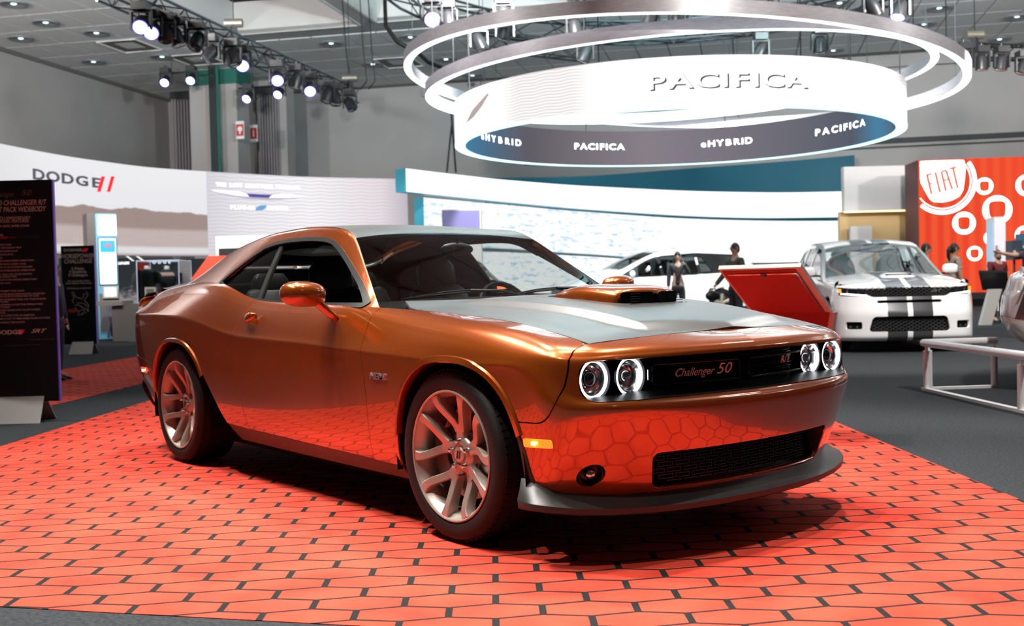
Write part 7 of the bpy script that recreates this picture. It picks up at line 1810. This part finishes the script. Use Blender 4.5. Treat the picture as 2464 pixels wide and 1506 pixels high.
mb.build('cabin', M_DASH, van); MB().box((-1.6, 0, .25), (4., 1.5, .12)).build('underbody', M_DARK, van)
for s_ in (-1, 1):
    mb = MB(); ell(mb, (-.62, s_*1.02, 1.12), (.07, .09, .085), 14, 10); mb.build('door_mirror', M_WHITE, van, 180)
    for x in (0., -3.08): simple_wheel(van, (x, s_*.82, .355), .355, .25, s_, M_RIM)
tag(van, 'white minivan parked side-on before the stage screens', 'van')
rw = at(1695, 722, 27.5)      # its rear wheel
vy = math.atan2(*(-HR*math.cos(math.radians(18))-HD*math.sin(math.radians(18)))[[1, 0]]); van.rotation_euler = (0, 0, vy); vf = np.array([math.cos(vy), math.sin(vy), 0]); vr = np.array([math.sin(vy), -math.cos(vy), 0])
van.location = Vector((rw*[1, 1, 0]+vf*3.08))
# turntable stage under the van
stg = MB().lathe([(.0005, .0), (4.1, .0), (4.1, .10), (4.0, .12), (.0005, .12)], 48).build('stage_platform', pbsdf('stage_white', (.62, .66, .68), .25), None, 40); cen = rw*[1, 1, 0]+vf*1.5; stg.location = Vector(cen); van.location.z = .12
tag(stg, 'round white platform under the parked minivan', 'platform')

# ---------------------------------------------------------------- striped white car inside the rail: same body style as the orange one
def body_copy(names, matmap, parent):
    for o in [c for c in car.children if c.name.split('.')[0] in names]:
        c = o.copy(); COL.objects.link(c); c.parent = parent
        if o.type == 'MESH':
            me = o.data.copy(); c.data = me
            for i, m in enumerate(me.materials):
                if m and m.name in matmap: me.materials[i] = matmap[m.name]
        for ch in o.children:
            k = ch.copy(); COL.objects.link(k); k.parent = c
BODY = ['front_fender', 'door', 'quarter_panel', 'sill', 'rear_bumper', 'tail_panel', 'blackout_shell', 'front_fascia', 'bonnet', 'bonnet_underside', 'roof_side_frame', 'window_trim', 'quarter_glass', 'windscreen', 'roof_panel', 'rear_window', 'headliner', 'boot_lid', 'lip_spoiler', 'tail_lamp_bar', 'rear_marker', 'underbody', 'wheel', 'arch_lip', 'wheel_liner', 'grille_back', 'intake_back', 'cabin_tub', 'seat']
M_SILV = pbsdf('pearl_white_paint', (.62, .61, .62), .3, .1, 1., .04)
drag = tag(empty('striped_coupe', (0, 0, 0)), 'pearl white coupe with dark slanted side stripes inside the silver rail', 'car')
body_copy([b for b in BODY if b != 'tail_lamp_bar'], {'orange_pearl_paint': M_SILV, 'satin_black_wrap': M_SILV, 'gloss_black_plastic': M_SILV}, drag)
for q in (0., .15):
    panel('side_stripe', BELT, (15, 23.5, 60), (2, 9, 50), M_STRIPE, drag, [lambda P, U: .06-np.abs(P[:, 0]+3.74-q-.35*(P[:, 2]-.75)), lambda P, U: .93-P[:, 2], lambda P, U: P[:, 2]-.66], thick=.003, off=.003)
    panel('side_stripe', BELT, (15, 23.5, 60), (2, 9, 50), M_STRIPE, drag, [lambda P, U: .06-np.abs(P[:, 0]+3.74-q-.35*(P[:, 2]-.75)), lambda P, U: .93-P[:, 2], lambda P, U: P[:, 2]-.66], thick=.003, off=.003, mirror=True)
text_obj('race_number', 'R2 CAR', .17, M_LCH, drag, frame_m((-3.42, -.955, 1.0), (1, 0, 0), (0, .25, 1)), .004, .3, 1.2)
drag_yaw = math.atan2(*(HR*math.cos(math.radians(-32))+HD*math.sin(math.radians(-32)))[[1, 0]])
df_ = np.array([math.cos(drag_yaw), math.sin(drag_yaw), 0]); dl_ = np.array([-math.sin(drag_yaw), math.cos(drag_yaw), 0])
tail = at(2416, 760, 9.75)*[1, 1, 0]; drag.rotation_euler = (0, 0, drag_yaw); drag.location = Vector(tail+df_*3.93+dl_*.80)
# dark coupe with yellow lines further back, seen through the windscreen
M_BLKP = pbsdf('black_car_paint', (.012, .012, .014), .3, .0, 1., .04); M_YEL = pbsdf('yellow_line', (.55, .42, .02), .4)
dk = tag(empty('dark_coupe', (0, 0, 0)), 'black coupe with yellow roof lines and red tail lamps behind the orange car', 'car')
body_copy(BODY, {'orange_pearl_paint': M_BLKP, 'satin_black_wrap': M_BLKP}, dk)
for mir in (False, True): panel('yellow_line', GH, gu, np.linspace(5.2, 6.6, 20), M_YEL, dk, [lambda P, U: beltz(P)], thick=.004, off=.004, mirror=mir)
MB().box((-4.04, 0, 1.06), (.02, 1.3, .02)).build('yellow_line', M_YEL, dk)
M_TL = pbsdf('tail_glow', (1, .12, .03), .3, emit=(1, .16, .04), emit_s=3.)
for s_ in (-1, 1):
    for (a, b, z0, z1) in ((.20, .68, 1.05, 1.085), (.20, .30, .96, 1.05), (.58, .68, .96, 1.05), (.20, .68, .925, .96)): MB().box((-4.05, s_*(a+b)/2, (z0+z1)/2), (.02, b-a, z1-z0)).build('tail_lamp', M_TL, dk)
dyaw = math.atan2(*(HD*math.cos(math.radians(-10))+HR*math.sin(math.radians(-10)))[[1, 0]]); dk.rotation_euler = (0, 0, dyaw); d2 = np.array([math.cos(dyaw), math.sin(dyaw), 0]); tl_ = at(1085, 700, 13.2)*[1, 1, 0]; dk.location = Vector(tl_+d2*4.05+UZ*.008)
# ================================================================== people
M_SKIN = pbsdf('skin', (.52, .30, .21), .5); M_HAIR = pbsdf('dark_hair', (.018, .013, .011), .5); M_EYE = pbsdf('eye_dark', (.02, .015, .012), .3)
def skin_mesh(name, verts, edges, radii, mat, parent, root=0, sub=2):
    me = bpy.data.meshes.new('t'); me.from_pydata([tuple(map(float, v)) for v in verts], edges, []); o = bpy.data.objects.new('t', me); COL.objects.link(o)
    o.modifiers.new('k', 'SKIN'); m2 = o.modifiers.new('s', 'SUBSURF'); m2.levels = sub; m2.render_levels = sub
    sv = me.skin_vertices[0].data
    for i, r in enumerate(radii):
        sv[i].radius = r if isinstance(r, tuple) else (r, r); sv[i].use_root = (i == root)
    bpy.context.view_layer.update(); m = bpy.data.meshes.new_from_object(o.evaluated_get(bpy.context.evaluated_depsgraph_get()))
    bpy.data.objects.remove(o, do_unlink=True); bpy.data.meshes.remove(me)
    m.name = name; m.materials.clear(); m.materials.append(mat); m.polygons.foreach_set('use_smooth', np.ones(len(m.polygons), bool))
    return link(bpy.data.objects.new(name, m), parent)
def person(loc, yaw, H, label, top, legs, hair='short', rarm=None, larm=None, head_yaw=0., beard=False, skin=None, glasses=False, stance=.09, shoe=None, sleeve='long', fem=False, hair_mat=None, category='person'):
    """standing figure, local x = forward, y = left; arm poses are (elbow, wrist) offsets from the shoulder in units of height"""
    k = H/1.75; g = empty('person', loc); g.rotation_euler = (0, 0, yaw); skin = skin or M_SKIN
    sw = .185*k*(.9 if fem else 1.); hp = .095*k
    def S(x, y, z): return np.array([x*k, y*k, z*k])
    pel = S(0, 0, .95); sp = S(.0, 0, 1.15); ch = S(.0, 0, 1.33); nk = S(.0, 0, 1.47); nk2 = S(.015, 0, 1.53); hd = S(.03, 0, 1.62); ht = S(.02, 0, 1.70)
    V = [pel, sp, ch, nk, nk2, S(.025, 0, 1.58), S(.02, 0, 1.66), S(.015, 0, 1.715)]; E = [(0, 1), (1, 2), (2, 3), (3, 4), (4, 5), (5, 6), (6, 7)]
    R = [(.145*k, .105*k), (.125*k, .095*k), (.155*k, .105*k), (.07*k, .06*k), .052*k, (.062*k, .078*k), (.074*k, .092*k), (.055*k, .07*k)]
    def addv(p, r, par): V.append(np.asarray(p, float)); R.append(r); E.append((par, len(V)-1)); return len(V)-1
    hands = []
    arms = {}
    for s_, pose in ((1, larm), (-1, rarm)):
        el, wr = pose if pose else ((.01, .03, -.165), (.035, .035, -.305))
        sh = np.array([0, s_*sw, 1.42*k]); e = sh+np.array([el[0], s_*el[1], el[2]])*H; w = sh+np.array([wr[0], s_*wr[1], wr[2]])*H
        i = addv(sh, .052*k, 2); j = addv(e, .040*k, i); q = addv(w, .028*k, j); d = (w-e)/np.linalg.norm(w-e); hd_ = w+d*.05*k; h = addv(hd_, (.036*k, .022*k), q)
        arms[s_] = (sh, e, w, d)
        # fingers: four of unequal length and a thumb from the side of the palm
        side = np.cross(d, [1, 0, 0]) if abs(d[0]) < .8 else np.cross(d, [0, 0, 1]); side /= np.linalg.norm(side); bend = np.cross(side, d)*.3
        for fi, (o_, L) in enumerate(((-.027, .072), (-.009, .082), (.009, .078), (.027, .062))):
            b = hd_+side*o_*k+d*.025*k; m_ = b+d*L*.5*k; hands.append((b, m_, m_+(d+bend)*L*.45*k))
        b = hd_-side*.034*k-d*.01*k; hands.append((b, b+(d*.5-side*.6)*.035*k, b+(d*.9-side*.7)*.06*k))
    for s_ in (1, -1):
        hip = addv(S(0, s_*.085, .90), .095*k, 0); kn = addv(S(.02, s_*(stance), .50), .062*k, hip); an = addv(S(-.01, s_*(stance+.005), .085), .04*k, kn); ft = addv(S(.12, s_*(stance+.02), .035), (.042*k, .03*k), an)
    body = skin_mesh('body', V, E, R, skin, g)
    fv, fe, fr = [], [], []
    for t in hands:
        for a, b in zip(t, t[1:]): pass
    mb = MB()
    for t in hands: mb.tube(t, [.0105*k, .0095*k, .007*k], 6)
    mb.build('fingers', skin, g, 60)
    # clothes
    tv = [S(0, 0, .90), S(0, 0, 1.05), S(0, 0, 1.20), S(0, 0, 1.36), S(0, 0, 1.455)]; te = [(0, 1), (1, 2), (2, 3), (3, 4)]; tr = [(.165*k, .12*k), (.155*k, .115*k), (.155*k, .115*k), (.175*k, .122*k), (.075*k, .07*k)]
    if fem: tr = [(.150*k, .11*k), (.125*k, .10*k), (.13*k, .105*k), (.155*k, .118*k), (.07*k, .065*k)]
    for s_ in (1, -1):
        sh, e, w, d = arms[s_]; n0 = len(tv); tv += [sh, e]; tr += [.068*k, .056*k]; te += [(3, n0), (n0, n0+1)]
        if sleeve == 'long': tv.append(w-d*.01*k); tr.append(.043*k); te.append((n0+1, n0+2))
        else: tv[-1] = sh+(e-sh)*.75
    skin_mesh('jacket' if sleeve == 'long' else 'shirt', tv, te, tr, top, g)
    lv = [S(0, 0, .98), S(0, 0, .90)]; le = [(0, 1)]; lr = [(.155*k, .115*k), (.160*k, .118*k)]
    for s_ in (1, -1):
        n0 = len(lv); lv += [S(0, s_*.09, .80), S(.02, s_*stance, .50), S(-.012, s_*(stance+.005), .11)]; lr += [.100*k, .072*k, .056*k]; le += [(1, n0), (n0, n0+1), (n0+1, n0+2)]
    skin_mesh('trousers', lv, le, lr, legs, g)
    mb = MB()
    for s_ in (1, -1):
        mb2 = MB(); y = s_*(stance+.015)*k
        secs = [(-.09, .032, .06), (-.06, .042, .085), (.0, .045, .08), (.08, .050, .055), (.15, .045, .045), (.185, .028, .03)]; V2 = []; n = 10
        for (x, wd, hg) in secs: V2 += [(x*k, y+wd*k*math.cos(t), max(0., hg*k*.5+hg*k*.5*math.sin(t))) for t in np.linspace(0, 2*math.pi, n, endpoint=False)]
        mb2.add(V2, [(i*n+q, i*n+(q+1) % n, (i+1)*n+(q+1) % n, (i+1)*n+q) for i in range(5) for q in range(n)]+[tuple(range(n)), tuple(5*n+q for q in range(n))]); mb2.build('shoe', shoe or M_BLACK, g, 60)
    # head details in a turnable group of parts
    c, s2 = math.cos(head_yaw), math.sin(head_yaw)
    hc = S(.02, 0, 1.635)
    def hp_(x, y, z): return hc+np.array([c*x-s2*y, s2*x+c*y, z])*k
    mb = MB(); ell(mb, hc, np.array([.082, .07, .108])*k, 18, 14); mb.tube([hp_(.07, 0, .012), hp_(.098, 0, -.018), hp_(.082, 0, -.028)], [.010*k, .014*k, .012*k], 8)
    for s_ in (1, -1): ell(mb, hp_(-.005, s_*.074, -.005), np.array([.018, .010, .03])*k, 8, 6)
    mb.tube([hp_(.075, .022, -.052), hp_(.084, 0, -.05), hp_(.075, -.022, -.052)], .006*k, 6)
    mb.build('face', skin, g, 180)
    for s_ in (1, -1):
        mb = MB(); ell(mb, hp_(.072, s_*.028, .012), np.array([.008, .012, .007])*k, 8, 6); mb.build('eye', M_EYE, g, 180)
    hm = hair_mat or M_HAIR
    V2 = []; F2 = []; nu, nv = 20, 10
    lo = {'short': .62, 'bun': .62, 'long': .66, 'buzz': .55}[hair]
    for i in range(nv+1):
        for q in range(nu):
            th_ = 2*math.pi*q/nu; front = math.cos(th_); ph = (math.pi*(lo-.16*front-.04*front*front))*i/nv
            r = np.array([.092, .080, .120]); d = np.array([math.sin(ph)*math.cos(th_), math.sin(ph)*math.sin(th_), math.cos(ph)]); v = r*d+np.array([-.008, 0, .004]); V2.append(hp_(*v))
    for i in range(nv):
        for q in range(nu): F2.append((i*nu+q, i*nu+(q+1) % nu, (i+1)*nu+(q+1) % nu, (i+1)*nu+q))
    mb = MB().add(V2, F2)
    if hair == 'long':
        for s_ in (-1, 1): mb.tube([hp_(-.03, s_*.06, .03), hp_(-.03, s_*.078, -.08), hp_(.0, s_*.085, -.20), hp_(.03, s_*.09, -.30)], [.035*k, .036*k, .034*k, .015*k], 8)
        mb.tube([hp_(-.06, 0, .0), hp_(-.075, 0, -.12), hp_(-.08, 0, -.26)], [.07*k, .07*k, .05*k], 10)
    if hair == 'bun': mb.tube([hp_(-.08, 0, .03), hp_(-.12, 0, -.03), hp_(-.125, 0, -.14), hp_(-.11, 0, -.24)], [.05*k, .045*k, .035*k, .012*k], 8)
    mb.build('hair', hm, g, 180)
    if beard:
        mb = MB(); ell(mb, hp_(.035, 0, -.075), np.array([.058, .058, .05])*k, 14, 10); mb.build('beard', hm, g, 180)
    if glasses:
        mb = MB()
        for s_ in (1, -1): mb.tube([hp_(.088, s_*.03+.022*math.cos(t), .012+.016*math.sin(t)) for t in np.linspace(0, 2*math.pi, 12, endpoint=False)], .0035*k, 4, closed=True); mb.tube([hp_(.085, s_*.052, .014), hp_(-.01, s_*.078, .014)], .003*k, 4)
        mb.build('glasses', M_BLACK, g, 60)
    return tag(g, label, category), hc, hp_
FACE_L = math.atan2(*(-HR-HD*.15)[[1, 0]]); FACE_C = math.atan2(*(-HD)[[1, 0]]); FACE_R = math.atan2(*HR[[1, 0]])
M_OLIVE = pbsdf('olive_jacket', (.055, .060, .045), .8); M_NAVYT = pbsdf('navy_trousers', (.02, .02, .03), .8); M_LEATH = pbsdf('black_leather_jacket', (.045, .047, .055), .35); M_BLKT = pbsdf('black_jeans', (.02, .02, .024), .7)
M_PALE_SK = pbsdf('pale_skin', (.66, .47, .40), .5); M_MAR = pbsdf('maroon_shirt', (.13, .015, .02), .8); M_PATT = pbsdf('patterned_blouse', (.42, .38, .34), .8); add_noise(M_PATT, 40, (.20, .17, .15), (.60, .56, .52)); M_NAVYS = pbsdf('navy_shirt', (.03, .04, .07), .8); M_HOODG = pbsdf('grey_hoodie', (.24, .20, .18), .85); M_DARKC = pbsdf('dark_coat', (.02, .02, .035), .8)
def stand(px, pyh, dep, H): 
    """ground point below a head top seen at (px, pyh)"""
    return at(px, pyh, dep)*[1, 1, 0]+UZ*.004
# man in olive jacket, walking past the van with a bag
g, hc, hp_ = person(stand(1770, 585, 20.4, 1.76)+UZ*0, FACE_L+.25, 1.745, 'man in an olive jacket and glasses carrying a black bag', M_OLIVE, M_NAVYT, 'short', rarm=((.05, .05, -.15), (.16, .06, -.27)), glasses=True, stance=.10)
sh = np.array([0, -.185, 1.42]); wr = sh+np.array([.16, -.06, -.27])*1.745
bag = MB(); ell(bag, (0, 0, 0), (.16, .06, .10), 14, 10); bag.tube([(-.10, 0, .05), (-.05, 0, .14), (.05, 0, .14), (.10, 0, .05)], .012, 6); bo = bag.build('hand_bag', M_BLACK, None, 180)
yw_ = FACE_L+.25; R2 = np.array([[math.cos(yw_), -math.sin(yw_), 0], [math.sin(yw_), math.cos(yw_), 0], [0, 0, 1]]); bo.location = Vector(stand(1770, 585, 20.4, 1.76)+R2@(wr+np.array([.05, -.02, -.20]))); bo.rotation_euler = (0, 0, yw_); tag(bo, 'black bag held by the man in the olive jacket', 'bag')
person(stand(1630, 607, 23.2, 1.70)+UZ*.12, FACE_C-.2, 1.56, 'woman in a black leather jacket standing before the white van', M_LEATH, M_BLKT, 'long', larm=((.06, .06, -.13), (.13, -.01, .02)), skin=M_PALE_SK, stance=.10, fem=True)
person(stand(2226, 594, 19.2, 1.72), FACE_R-.3, 1.62, 'dark-haired man in a navy shirt behind the striped SUV windscreen', M_NAVYS, M_NAVYT, 'short', stance=.09, glasses=True)
person(stand(2294, 592, 19.6, 1.66), FACE_R+.1, 1.62, 'woman with a dark ponytail and a patterned blouse behind the SUV', M_PATT, M_NAVYT, 'bun', stance=.09, fem=True, glasses=True, sleeve='short')
person(stand(2400, 604, 23.0, 1.72), FACE_C+.2, 1.55, 'bearded man in a maroon shirt with a lanyard', M_MAR, M_BLKT, 'short', beard=True, sleeve='short', stance=.09, hair_mat=pbsdf('brown_hair', (.06, .035, .025), .6))
gp, hc, _ = person(stand(2490, 585, 17.0, 1.75), FACE_L, 1.66, 'man stretching a tattooed arm toward the silver column', pbsdf('charcoal_polo', (.05, .055, .06), .8), M_BLKT, 'short', rarm=((.15, .02, -.005), (.285, .0, .02)), larm=None, sleeve='short')
person(stand(505, 636, 22.2, 1.6), FACE_R-.6+math.pi/2, 1.52, 'person in a grey hoodie with short dark hair behind the boot lid', M_HOODG, M_NAVYT, 'short', stance=.09)
person(stand(447, 645, 25.4, 1.6), FACE_C, 1.55, 'person in a dark coat standing behind the glass case', M_DARKC, M_NAVYT, 'short', hair_mat=pbsdf('fair_hair', (.42, .30, .20), .6))
person(stand(128, 660, 13.5, 1.6), FACE_R, 1.47, 'person in a dark coat half hidden behind the black specification board', M_DARKC, M_NAVYT, 'short')
